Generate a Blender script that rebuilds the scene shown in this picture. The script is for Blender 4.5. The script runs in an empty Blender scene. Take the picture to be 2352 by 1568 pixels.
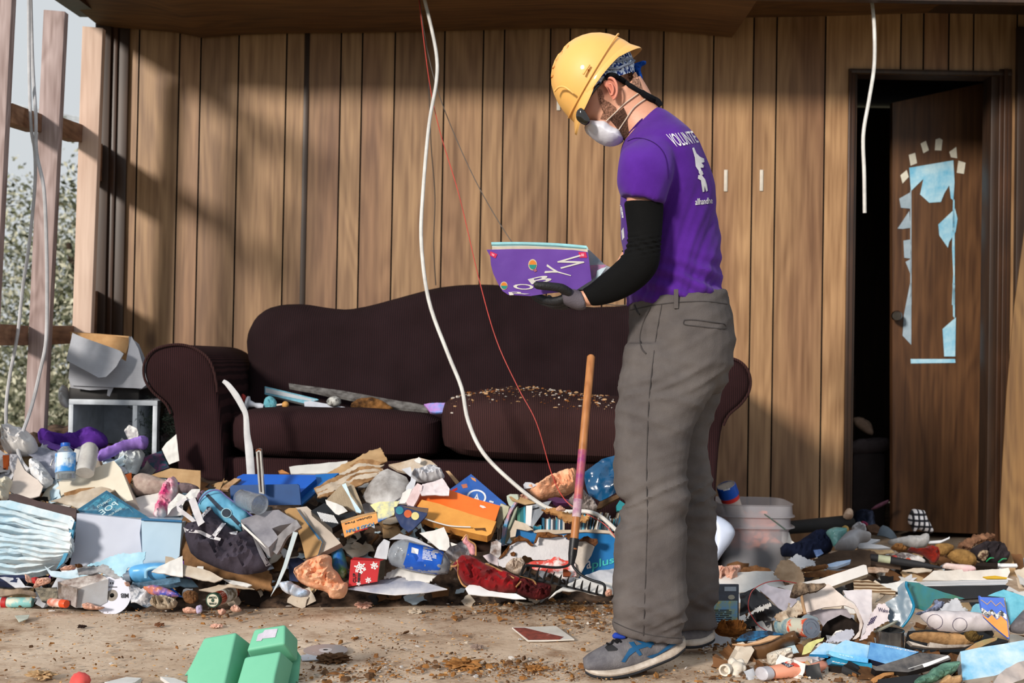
import bpy, bmesh, math, random
from mathutils import Vector, Matrix, noise
from mathutils.bvhtree import BVHTree
from mathutils.geometry import delaunay_2d_cdt
random.seed(7)
SC = bpy.context.scene
# ---------------------------------------------------------------- camera, world, sun, exposure
W, H, FPX = 2352.0, 1568.0, 2800.0
CAM = Vector((0, 0, 0.8))
PITCH, ROLL = math.radians(0.9), math.radians(1.0)
FW = Vector((0, math.cos(PITCH), math.sin(PITCH)))
_r0 = Vector((1, 0, 0)); _u0 = Vector((0, -math.sin(PITCH), math.cos(PITCH)))
RT = _r0 * math.cos(ROLL) + _u0 * math.sin(ROLL)
UP = _u0 * math.cos(ROLL) - _r0 * math.sin(ROLL)
cd = bpy.data.cameras.new('camera'); cam = bpy.data.objects.new('camera', cd); SC.collection.objects.link(cam)
cam.matrix_world = Matrix(((RT.x, UP.x, -FW.x, CAM.x), (RT.y, UP.y, -FW.y, CAM.y), (RT.z, UP.z, -FW.z, CAM.z), (0, 0, 0, 1)))
cd.sensor_width = 36; cd.lens = 36 * FPX / W; cd.clip_end = 200
cd.dof.use_dof = True; cd.dof.focus_distance = 3.35; cd.dof.aperture_fstop = 4.5
SC.camera = cam
SC.view_settings.view_transform = 'Standard'; SC.view_settings.look = 'None'
SC.view_settings.gamma = 1; SC.view_settings.use_curve_mapping = False
SC.view_settings.exposure = 0.12
wd = bpy.data.worlds.new('sky'); SC.world = wd; wd.use_nodes = True
wn = wd.node_tree; wn.nodes.clear()
_o = wn.nodes.new('ShaderNodeOutputWorld'); _b = wn.nodes.new('ShaderNodeBackground')
_tc = wn.nodes.new('ShaderNodeTexCoord'); _sx = wn.nodes.new('ShaderNodeSeparateXYZ'); _cr = wn.nodes.new('ShaderNodeValToRGB')
wn.links.new(_tc.outputs['Generated'], _sx.inputs[0]); wn.links.new(_sx.outputs['Z'], _cr.inputs[0])
_cr.color_ramp.elements[0].position = 0.0; _cr.color_ramp.elements[0].color = (.82, .86, .88, 1)
_cr.color_ramp.elements[1].position = 0.7; _cr.color_ramp.elements[1].color = (.86, .93, 1.0, 1)
wn.links.new(_cr.outputs[0], _b.inputs[0]); _b.inputs[1].default_value = 0.72
wn.links.new(_b.outputs[0], _o.inputs[0])
sl = bpy.data.lights.new('sun', 'SUN'); so = bpy.data.objects.new('sun', sl); SC.collection.objects.link(so)
sl.energy = 3.7; sl.angle = math.radians(8); sl.color = (1.0, .92, .82)
so.location = (-3, -3, 4)
so.rotation_euler = Vector((0.528, 0.809, -0.33)).to_track_quat('-Z', 'Y').to_euler()

# ---------------------------------------------------------------- geometry helpers
def ray(px, py): return FW + RT * ((px - W / 2) / FPX) - UP * ((py - H / 2) / FPX)
def P(px, py, d): return CAM + ray(px, py) * d
def G(px, py, z=0.0):
    r = ray(px, py); return CAM + r * ((z - CAM.z) / r.z)
def px_of(p):
    v = p - CAM; d = v.dot(FW); return (W / 2 + FPX * v.dot(RT) / d, H / 2 - FPX * v.dot(UP) / d, d)
def sm(a, b, x):
    t = max(0., min(1., (x - a) / (b - a))); return t * t * (3 - 2 * t)
def lerpt(tab, x):
    if x <= tab[0][0]: return tab[0][1]
    for (a, b), (c, d) in zip(tab, tab[1:]):
        if x <= c: return b + (d - b) * (x - a) / (c - a)
    return tab[-1][1]
HX = [(-2.2, .50), (-1.75, .50), (-1.5, .42), (-1.2, .38), (-.9, .34), (-.5, .40), (-.2, .37), (.1, .27), (.4, .2), (.52, .12), (.66, .03), (1.2, .02), (3, .02)]
TOE = [(-2.2, 3.9), (-1, 3.93), (-.5, 4.02), (0, 4.1), (.5, 4.12), (.8, 4.2)]
def hm(x, y):
    t = lerpt(TOE, x); return lerpt(HX, x) * sm(t - .12, t + .50, y) * (1 + .0 * y)
def dep(px, py, z0=0.0):
    r = ray(px, py); d = 2.6
    while d < 5.25:
        p = CAM + r * d
        if p.z < hm(p.x, p.y) + z0: return d
        d += .01
    return 5.2
CR = {'c4': (0, 960, 3.41), 'c5': (380, 1020, 3.92), 'c6': (780, 1020, 3.92), 'c7': (1020, 1080, 4.61), 'c8': (380, 850, 3.267),
      'r1': (1620, 1080, 4.9), 'r2': (1940, 1120, 5.6), 'r3': (1620, 1300, 5.85), 'r4': (1960, 1300, 5.85), 'px': (0, 0, 1), 'h': (1200, 50, 4.48)}
def q(c, pts):
    a, b, s = CR[c]; return [(a + x / s, b + y / s) for x, y in pts]
GEO = {}; WO = {}
def link(name, vs, fs, mats, parent=None, mi=None, smooth=True, uv=None):
    n = len(vs)
    if parent is None or True:
        xs = [v[0] for v in vs]; ys = [v[1] for v in vs]; zs = [v[2] for v in vs]
        org = Vector(((min(xs) + max(xs)) / 2, (min(ys) + max(ys)) / 2, min(zs)))
    me = bpy.data.meshes.new(name)
    me.from_pydata([tuple(Vector(v) - org) for v in vs], [], fs)
    if not isinstance(mats, (list, tuple)): mats = [mats]
    for m in mats: me.materials.append(m)
    if mi: me.polygons.foreach_set('material_index', mi)
    me.polygons.foreach_set('use_smooth', [smooth] * len(me.polygons))
    me.update()
    if smooth:
        try: me.set_sharp_from_angle(angle=math.radians(42))
        except Exception: pass
    o = bpy.data.objects.new(name, me); SC.collection.objects.link(o)
    WO[o.name] = org; GEO[o.name] = ([Vector(v) for v in vs], fs)
    if parent is not None:
        o.parent = parent; o.location = org - WO[parent.name]
    else: o.location = org
    return o
def empty(name, loc):
    o = bpy.data.objects.new(name, None); SC.collection.objects.link(o); o.location = loc; o.empty_display_size = .05
    WO[o.name] = Vector(loc); return o
def tag(o, label=None, cat=None, group=None, kind=None):
    if label: o['label'] = label
    if cat: o['category'] = cat
    if group: o['group'] = group
    if kind: o['kind'] = kind
    return o
def struct(o): o['kind'] = 'structure'; return o
def frame(tilt, yaw, spin=0):
    t, y = math.radians(tilt), math.radians(yaw)
    n = Vector((math.sin(y) * math.cos(t), -math.cos(y) * math.cos(t), math.sin(t))).normalized()
    u = Vector((math.cos(y), math.sin(y), 0)); v = n.cross(u).normalized()
    return u, v, n
def inpoly(x, y, poly):
    c = False; j = len(poly) - 1
    for i in range(len(poly)):
        xi, yi = poly[i]; xj, yj = poly[j]
        if (yi > y) != (yj > y) and x < (xj - xi) * (y - yi) / (yj - yi + 1e-12) + xi: c = not c
        j = i
    return c
def pdist(x, y, poly):
    b = 1e9
    for i in range(len(poly)):
        x1, y1 = poly[i - 1]; x2, y2 = poly[i]
        dx, dy = x2 - x1, y2 - y1; l = dx * dx + dy * dy + 1e-14
        t = max(0, min(1, ((x - x1) * dx + (y - y1) * dy) / l))
        b = min(b, (x - x1 - t * dx) ** 2 + (y - y1 - t * dy) ** 2)
    return math.sqrt(b)
def grid(poly, cell):
    """fill a 2-D outline with evenly spaced triangles; returns verts, tris, boundary count"""
    bd = []
    for i in range(len(poly)):
        a = poly[i]; b = poly[(i + 1) % len(poly)]
        L = math.hypot(b[0] - a[0], b[1] - a[1]); k = max(1, int(L / cell))
        for j in range(k): bd.append((a[0] + (b[0] - a[0]) * j / k, a[1] + (b[1] - a[1]) * j / k))
    n = len(bd); xs = [p[0] for p in bd]; ys = [p[1] for p in bd]; pts = list(bd)
    y = min(ys) + cell * .5; r = 0
    while y < max(ys):
        x = min(xs) + (cell * .5 if r % 2 else cell)
        while x < max(xs):
            if inpoly(x, y, bd) and pdist(x, y, bd) > cell * .45: pts.append((x, y))
            x += cell
        y += cell * .87; r += 1
    res = delaunay_2d_cdt([Vector(p) for p in pts], [], [list(range(n))], 1, 1e-7)
    vs = [tuple(v) for v in res[0]]; fs = [tuple(f) for f in res[2]]
    # orient CCW
    out = []
    for f in fs:
        a, b, c = [vs[i] for i in f[:3]]
        out.append(f if (b[0] - a[0]) * (c[1] - a[1]) - (b[1] - a[1]) * (c[0] - a[0]) > 0 else tuple(reversed(f)))
    return vs, out
def rnoise(p, s=1.0): return 1 - 2 * abs(noise.noise(Vector(p) * s))
def plane_map(pts, d, tilt, yaw):
    cx = sum(p[0] for p in pts) / len(pts); cy = sum(p[1] for p in pts) / len(pts)
    o = P(cx, cy, d); u, v, n = frame(tilt, yaw); out = []
    for x, y in pts:
        r = ray(x, y); den = r.dot(n)
        t = (o - CAM).dot(n) / den if abs(den) > .02 else d
        t = max(d * .72, min(d * 1.35, t))
        w = CAM + r * t - o; out.append((w.dot(u), w.dot(v)))
    return o, u, v, n, out
def edges_of(fs):
    e = {}
    for f in fs:
        for i in range(len(f)):
            a, b = f[i], f[(i + 1) % len(f)]; e[(a, b)] = 1
    return [(a, b) for (a, b) in e if (b, a) not in e]
def slab(name, pts, mat, d=None, tilt=40, yaw=0, th=.004, lift=.03, amp=.0, freq=9, cell=None, rag=0, parent=None, side=None, curl=0, back=0, smooth=None, z0=0):
    if d is None:
        cx = sum(p[0] for p in pts) / len(pts); cy = sum(p[1] for p in pts) / len(pts); d = dep(cx, cy, z0) - lift
    o, u, v, n, pl = plane_map(pts, d, tilt, yaw); o = o - n * back
    w = max(max(p[0] for p in pl) - min(p[0] for p in pl), max(p[1] for p in pl) - min(p[1] for p in pl))
    c = (min(cell or 9, w / 22) if (amp or curl or rag) else (cell or w))
    if rag:
        q2 = []
        for i in range(len(pl)):
            a = pl[i]; b = pl[(i + 1) % len(pl)]; L = math.hypot(b[0] - a[0], b[1] - a[1]); k = max(1, int(L / (c * .6)))
            for j in range(k):
                t = j / k; x = a[0] + (b[0] - a[0]) * t; y = a[1] + (b[1] - a[1]) * t
                if j: x += random.uniform(-rag, rag); y += random.uniform(-rag, rag)
                q2.append((x, y))
        pl = q2
    vs2, fs = grid(pl, c); sd = random.uniform(0, 50)
    top = []
    for x, y in vs2:
        z = 0
        if amp: a1 = x * math.cos(sd) + y * math.sin(sd); a2 = y * math.cos(sd) - x * math.sin(sd); z = amp * (.9 * rnoise((a1 + sd, a2 * .45, sd), freq) - .4 + .6 * noise.noise(Vector((x - sd, y, 3)) * freq * .5) + .45 * rnoise((a1 * .5, a2 + sd, sd), freq * 2.4) + .18 * rnoise((x, y, sd), freq * 6))
        if curl: z += curl * (2 * x / w) ** 2 + curl * .5 * (2 * y / w) ** 2
        top.append(o + u * x + v * y + n * z)
    N = len(top); bot = [p - n * th for p in top]
    F2 = [tuple(reversed([i + N for i in f])) for f in fs]; bd = edges_of(fs)
    S = [(b, a, a + N, b + N) for a, b in bd]
    allf = list(fs) + F2 + S; mi = None; mats = [mat]
    if side: mats = [mat, side]; mi = [0] * (len(fs) + len(F2)) + [1] * len(S)
    ob = link(name, top + bot, allf, mats, parent, mi, smooth if smooth is not None else bool(amp or curl))
    GEO[ob.name] = (top, fs); ob['_n'] = 0; del ob['_n']
    return ob
def puff(name, pts, mat, d=None, tilt=30, yaw=0, th=.04, lift=.04, amp=.01, freq=14, cell=None, R=None, parent=None, bk=.8, z0=0, flat=0):
    if d is None:
        cx = sum(p[0] for p in pts) / len(pts); cy = sum(p[1] for p in pts) / len(pts); d = dep(cx, cy, z0) - lift
    o, u, v, n, pl = plane_map(pts, d, tilt, yaw)
    xs = [p[0] for p in pl]; ys = [p[1] for p in pl]; w = max(max(xs) - min(xs), max(ys) - min(ys)); mn = min(max(xs) - min(xs), max(ys) - min(ys))
    # smooth the outline (Chaikin)
    for _ in range(1):
        q2 = []
        for i in range(len(pl)):
            a = pl[i]; b = pl[(i + 1) % len(pl)]
            q2 += [(a[0] * .8 + b[0] * .2, a[1] * .8 + b[1] * .2), (a[0] * .2 + b[0] * .8, a[1] * .2 + b[1] * .8)]
        pl = q2
    c = min(cell or 9, w / 34); vs2, fs = grid(pl, c); R = R or mn * .45; sd = random.uniform(0, 50)
    top = []; bot = []; bmap = {}
    bset = set(a for a, b in edges_of(fs))
    for i, (x, y) in enumerate(vs2):
        t = min(1, pdist(x, y, pl) / R) if i not in bset else 0
        h = th * math.sqrt(max(0, 1 - (1 - t) ** 2))
        wx = x + .012 * noise.noise(Vector((x * 30, y * 30, sd))); wy = y + .012 * noise.noise(Vector((y * 30, x * 30, sd + 5)))
        z = h + amp * (t ** .5) * (rnoise((wx + sd, wy, sd), freq * 1.5) - .5 + .55 * rnoise((wx, wy + sd, sd), freq * 3.4) + .3 * rnoise((wx, wy, sd + 3), freq * 7.5))
        top.append(o + u * x + v * y + n * z)
        if i in bset: bmap[i] = i
        else: bmap[i] = len(vs2) + len(bot); bot.append(o + u * x + v * y - n * h * bk)
    F2 = [tuple(reversed([bmap[i] for i in f])) for f in fs]
    ob = link(name, top + bot, list(fs) + F2, mat, parent); GEO[ob.name] = (top, list(fs)); return ob
def loft(name, rings, mat, parent=None, n=28, cap=True, make=True):
    vs = []; fs = []
    for r in rings: vs += r
    for i in range(len(rings) - 1):
        for j in range(n): a = i * n + j; b = i * n + (j + 1) % n; fs.append((a, b, b + n, a + n))
    if cap:
        c0 = len(vs); vs.append(sum(rings[0], Vector()) / n); c1 = len(vs); vs.append(sum(rings[-1], Vector()) / n)
        L = (len(rings) - 1) * n
        for j in range(n): fs.append((c0, (j + 1) % n, j)); fs.append((c1, L + j, L + (j + 1) % n))
    if not make: return vs, fs
    return link(name, vs, fs, mat, parent)
def spline(pts, k=6):
    out = []
    for i in range(len(pts) - 1):
        p0 = pts[max(i - 1, 0)]; p1 = pts[i]; p2 = pts[i + 1]; p3 = pts[min(i + 2, len(pts) - 1)]
        for j in range(k):
            t = j / k; t2 = t * t; t3 = t2 * t
            out.append(0.5 * ((2 * p1) + (p2 - p0) * t + (2 * p0 - 5 * p1 + 4 * p2 - p3) * t2 + (3 * p1 - 3 * p2 + p3 - p0) * t3))
    out.append(pts[-1]); return out
def tubegeo(path, rad, n=10, flat=1.0, fdir=None):
    rings = []; prev = None
    for i, p in enumerate(path):
        t = (path[min(i + 1, len(path) - 1)] - path[max(i - 1, 0)]).normalized()
        ref = prev if prev else (Vector((0, 1, 0)) if abs(t.y) < .9 else Vector((1, 0, 0)))
        if fdir is not None: ref = fdir
        a = (ref - t * ref.dot(t)).normalized(); b = t.cross(a); prev = a
        r = rad[i] if isinstance(rad, (list, tuple)) else rad
        rings.append([p + a * math.cos(2 * math.pi * j / n) * r * flat + b * math.sin(2 * math.pi * j / n) * r for j in range(n)])
    return rings
def tube(name, path, rad, mat, parent=None, n=10, k=6, flat=1.0, fdir=None):
    pp = spline([Vector(p) for p in path], k) if k else [Vector(p) for p in path]
    if isinstance(rad, (list, tuple)):
        m = len(rad); R = []
        for i in range(len(pp)):
            t = i / (len(pp) - 1) * (m - 1); a = int(min(t, m - 2)); R.append(rad[a] + (rad[a + 1] - rad[a]) * (t - a))
        rad = R
    return loft(name, tubegeo(pp, rad, n, flat, fdir), mat, parent, n)
def lathe(name, a, b, prof, mat, parent=None, n=28, sq=2.0, mats=None, wob=0, cap=True, asp=1.0, up=None):
    """prof: list of (t along a->b, radius)"""
    a = Vector(a); b = Vector(b); ax = (b - a); L = ax.length; ax.normalize()
    ref = up or (Vector((0, 0, 1)) if abs(ax.z) < .8 else Vector((0, 1, 0)))
    u = (ref - ax * ref.dot(ax)).normalized(); v = ax.cross(u); rings = []
    for t, r in prof:
        rg = []
        for j in range(n):
            th = 2 * math.pi * j / n; c, s = math.cos(th), math.sin(th)
            k = (abs(c) ** sq + abs(s) ** sq) ** (-1 / sq)
            rr = r * k * (1 + wob * noise.noise(Vector((c * 2, s * 2, t * 6))))
            rg.append(a + ax * (L * t) + u * (c * rr * asp) + v * (s * rr))
        rings.append(rg)
    o = loft(name, rings, mat if not mats else mats[0], parent, n, cap)
    return o
def box(name, o, u, v, w, mat, parent=None, bev=.0, seg=2, amp=0, sub=0):
    """corner o, edge vectors u v w"""
    o, u, v, w = Vector(o), Vector(u), Vector(v), Vector(w)
    bm = bmesh.new(); vs = [bm.verts.new(o + u * a + v * b + w * c) for a in (0, 1) for b in (0, 1) for c in (0, 1)]
    for f in ((0, 1, 3, 2), (4, 6, 7, 5), (0, 4, 5, 1), (2, 3, 7, 6), (0, 2, 6, 4), (1, 5, 7, 3)): bm.faces.new([vs[i] for i in f])
    bmesh.ops.recalc_face_normals(bm, faces=bm.faces)
    if bev: bmesh.ops.bevel(bm, geom=list(bm.edges), offset=bev, segments=seg, profile=.5, affect='EDGES')
    if sub: bmesh.ops.subdivide_edges(bm, edges=bm.edges, cuts=sub, use_grid_fill=True)
    bm.verts.ensure_lookup_table(); bm.normal_update()
    V = [x.co.copy() + x.normal * (amp * noise.noise(x.co * 6) if amp else 0) for x in bm.verts]; Fs = [tuple(y.index for y in f.verts) for f in bm.faces]; bm.free()
    return link(name, V, Fs, mat, parent)
def prism(name, poly3, ext, mat, parent=None, bev=0, smooth=True):
    """poly3 world-space outline, ext extrusion vector"""
    bm = bmesh.new(); vs = [bm.verts.new(p) for p in poly3]; f = bm.faces.new(vs)
    r = bmesh.ops.extrude_face_region(bm, geom=[f]); nv = [x for x in r['geom'] if isinstance(x, bmesh.types.BMVert)]
    bmesh.ops.translate(bm, verts=nv, vec=Vector(ext)); bmesh.ops.recalc_face_normals(bm, faces=bm.faces)
    if bev:
        E = [e for e in bm.edges if len(e.link_faces) == 2 and e.calc_face_angle(0) > .9]
        bmesh.ops.bevel(bm, geom=E, offset=bev, segments=3, profile=.5, affect='EDGES')
    bmesh.ops.triangulate(bm, faces=[f for f in bm.faces if len(f.verts) > 4])
    bm.verts.ensure_lookup_table(); V = [x.co.copy() for x in bm.verts]; bm.verts.index_update()
    Fs = [tuple(y.index for y in f.verts) for f in bm.faces]; bm.free()
    return link(name, V, Fs, mat, parent, smooth=smooth)
def blob(name, c, r, mat, parent=None, amp=.3, freq=3, sub=3, sq=1):
    bm = bmesh.new(); bmesh.ops.create_icosphere(bm, subdivisions=sub, radius=1); c = Vector(c); sd = Vector((random.random() * 9,) * 3)
    V = [Vector((x.co.x * r[0], x.co.y * r[1], x.co.z * r[2])) * (1 + amp * 1.0 * noise.noise(x.co * freq + sd) + amp * .5 * noise.noise(x.co * freq * 2.6 + sd)) + c for x in bm.verts]
    bm.verts.index_update(); Fs = [tuple(y.index for y in f.verts) for f in bm.faces]; bm.free()
    return link(name, V, Fs, mat, parent)
def remesh(geos, vox, smooth=3):
    vs = []; fs = []
    for a, b in geos: k = len(vs); vs += a; fs += [tuple(i + k for i in f) for f in b]
    me = bpy.data.meshes.new('t'); me.from_pydata([tuple(v) for v in vs], [], fs); ob = bpy.data.objects.new('t', me); SC.collection.objects.link(ob)
    m = ob.modifiers.new('r', 'REMESH'); m.mode = 'VOXEL'; m.voxel_size = vox
    s = ob.modifiers.new('s', 'SMOOTH'); s.factor = .6; s.iterations = smooth
    dg = bpy.context.evaluated_depsgraph_get(); e = ob.evaluated_get(dg); m2 = e.to_mesh()
    V = [v.co.copy() for v in m2.vertices]; Fs = [tuple(p.vertices) for p in m2.polygons]; Nn = [v.normal.copy() for v in m2.vertices]
    e.to_mesh_clear(); bpy.data.objects.remove(ob); bpy.data.meshes.remove(me); return V, Fs, Nn
def ell(c, r, ax=None, n=16):
    """ellipsoid geometry; ax = 3 axes"""
    bm = bmesh.new(); bmesh.ops.create_icosphere(bm, subdivisions=5 if n == 4 else 3, radius=1); ax = ax or (Vector((1, 0, 0)), Vector((0, 1, 0)), Vector((0, 0, 1)))
    V = [Vector(c) + ax[0] * (x.co.x * r[0]) + ax[1] * (x.co.y * r[1]) + ax[2] * (x.co.z * r[2]) for x in bm.verts]
    bm.verts.index_update(); Fs = [tuple(y.index for y in f.verts) for f in bm.faces]; bm.free(); return V, Fs
TX = {}
def textgeo(s, cells=0):
    if (s, cells) in TX: return TX[(s, cells)]
    c = bpy.data.curves.new('t', 'FONT'); c.body = s; c.fill_mode = 'FRONT'; c.resolution_u = 3; c.offset = .012
    ob = bpy.data.objects.new('t', c); SC.collection.objects.link(ob); dg = bpy.context.evaluated_depsgraph_get()
    e = ob.evaluated_get(dg); m = e.to_mesh(); bm = bmesh.new(); bm.from_mesh(m); e.to_mesh_clear()
    xs = [v.co.x for v in bm.verts]; ys = [v.co.y for v in bm.verts]; x0, x1, y0, y1 = min(xs), max(xs), min(ys), max(ys)
    for v in bm.verts: v.co = Vector(((v.co.x - x0) / (x1 - x0), (v.co.y - y0) / (y1 - y0), 0))
    for i in range(1, cells):
        bmesh.ops.bisect_plane(bm, geom=bm.verts[:] + bm.edges[:] + bm.faces[:], plane_co=(i / cells, 0, 0), plane_no=(1, 0, 0))
        if i % 3 == 0: bmesh.ops.bisect_plane(bm, geom=bm.verts[:] + bm.edges[:] + bm.faces[:], plane_co=(0, i / cells, 0), plane_no=(0, 1, 0))
    bm.verts.index_update(); r = ([(v.co.x, v.co.y) for v in bm.verts], [tuple(y.index for y in f.verts) for f in bm.faces])
    bm.free(); bpy.data.objects.remove(ob); bpy.data.curves.remove(c); TX[(s, cells)] = r; return r
def onto(targets, pxs, fs, name, mat, parent, off=.0015):
    V = []; F2 = []
    for t in targets:
        g = GEO[t.name]; k = len(V); V += g[0]; F2 += [tuple(i + k for i in f) for f in g[1]]
    bv = BVHTree.FromPolygons(V, F2); hits = []; ds = []
    for x, y in pxs:
        r = ray(x, y); h = bv.ray_cast(CAM, r.normalized())
        if h[0] is not None: dd = (h[0] - CAM).dot(FW); hits.append(dd); ds.append(dd)
        else: hits.append(None)
    if not ds: return None
    out = []
    for i, (x, y) in enumerate(pxs):
        dd = hits[i]
        if dd is None:
            # nearest hit vertex
            j = min((k for k in range(len(pxs)) if hits[k] is not None), key=lambda k: (pxs[k][0] - x) ** 2 + (pxs[k][1] - y) ** 2); dd = hits[j]
        out.append(P(x, y, dd - off * 1.0))
    N = len(out); back = [p + ray(*pxs[i]).normalized() * off * .8 for i, p in enumerate(out)]
    bd = edges_of(fs)
    al = list(fs) + [tuple(reversed([i + N for i in f])) for f in fs] + [(b, a, a + N, b + N) for a, b in bd]
    ob = link(name, out + back, al, mat, parent); GEO[ob.name] = (out, list(fs)); return ob
def dtext(targets, s, quad, mat, parent, name='lettering', cells=10, off=.0018):
    """quad px: bottom-left, bottom-right, top-right, top-left of the text"""
    vs, fs = textgeo(s, cells); bl, br, tr, tl = quad
    px = [tuple((bl[k] * (1 - a) + br[k] * a) * (1 - b) + (tl[k] * (1 - a) + tr[k] * a) * b for k in (0, 1)) for a, b in vs]
    return onto(targets, px, fs, name, mat, parent, off)
def dpoly(targets, pts, mat, parent, name='printed_patch', cell=None, off=.0012):
    xs = [p[0] for p in pts]; ys = [p[1] for p in pts]; c = cell or max(max(xs) - min(xs), max(ys) - min(ys)) / 10
    pv, fs = grid([(x, -y) for x, y in pts], c)
    return onto(targets, [(x, -y) for x, y in pv], fs, name, mat, parent, off)
def dbars(targets, quad, mat, parent, words=(.22, .34, .18, .2)):
    bl, br, tr, tl = quad; t = 0
    mp = lambda a, b: tuple((bl[k] * (1 - a) + br[k] * a) * (1 - b) + (tl[k] * (1 - a) + tr[k] * a) * b for k in (0, 1))
    for w in words:
        a0, a1 = t, t + w * .86; t += w; dpoly(targets, [mp(a0, .1), mp(a1, .1), mp(a1, .8), mp(a0, .8)], mat, parent, 'print_mark', 6, .002)
# ---------------------------------------------------------------- materials
def lin(c): return tuple(((x / 255) / 12.92 if x / 255 <= .04045 else ((x / 255 + .055) / 1.055) ** 2.4) for x in c)
MC = {}
def M(c, rough=.7, c2=None, sc=12, bump=.15, bs=60, met=0, tr=0, stretch=None, c3=None, sheen=0, ior=1.45, alpha=1, emi=0, contrast=.5, coat=0):
    """procedural material: two/three colour noise blend, bump, optional transmission"""
    key = (c, rough, c2, sc, bump, bs, met, tr, stretch, c3, sheen, alpha, contrast, coat)
    if key in MC: return MC[key]
    m = bpy.data.materials.new('mat'); m.use_nodes = True; t = m.node_tree; b = t.nodes['Principled BSDF']; N = t.nodes.new; Lk = t.links.new
    tc = N('ShaderNodeTexCoord'); mp = N('ShaderNodeMapping'); Lk(tc.outputs['Object'], mp.inputs[0])
    if stretch: mp.inputs['Scale'].default_value = stretch
    nz = N('ShaderNodeTexNoise'); nz.inputs['Scale'].default_value = sc; nz.inputs['Detail'].default_value = 6; nz.inputs['Roughness'].default_value = .62; Lk(mp.outputs[0], nz.inputs['Vector'])
    cr = N('ShaderNodeValToRGB'); Lk(nz.outputs['Fac'], cr.inputs[0]); e = cr.color_ramp.elements
    c2 = c2 or tuple(max(0, x * .84) for x in c)
    e[0].position = .5 - .3 * contrast; e[0].color = lin(c2) + (1,); e[1].position = .5 + .3 * contrast; e[1].color = lin(c) + (1,)
    if c3:
        k = e.new(min(.99, .5 + .45 * contrast)); k.color = lin(c3) + (1,)
    Lk(cr.outputs[0], b.inputs['Base Color']); b.inputs['Roughness'].default_value = rough; b.inputs['Metallic'].default_value = met
    b.inputs['IOR'].default_value = ior
    if rough >= .85: b.inputs['Specular IOR Level'].default_value = .15
    if tr: b.inputs['Transmission Weight'].default_value = tr
    if alpha < 1: b.inputs['Alpha'].default_value = alpha
    if sheen: b.inputs['Sheen Weight'].default_value = sheen
    if coat: b.inputs['Coat Weight'].default_value = coat
    if bump:
        n2 = N('ShaderNodeTexNoise'); n2.inputs['Scale'].default_value = bs; n2.inputs['Detail'].default_value = 4; Lk(mp.outputs[0], n2.inputs['Vector'])
        bp = N('ShaderNodeBump'); bp.inputs['Strength'].default_value = bump; bp.inputs['Distance'].default_value = .004; Lk(n2.outputs['Fac'], bp.inputs['Height']); Lk(bp.outputs[0], b.inputs['Normal'])
    MC[key] = m; return m
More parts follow.
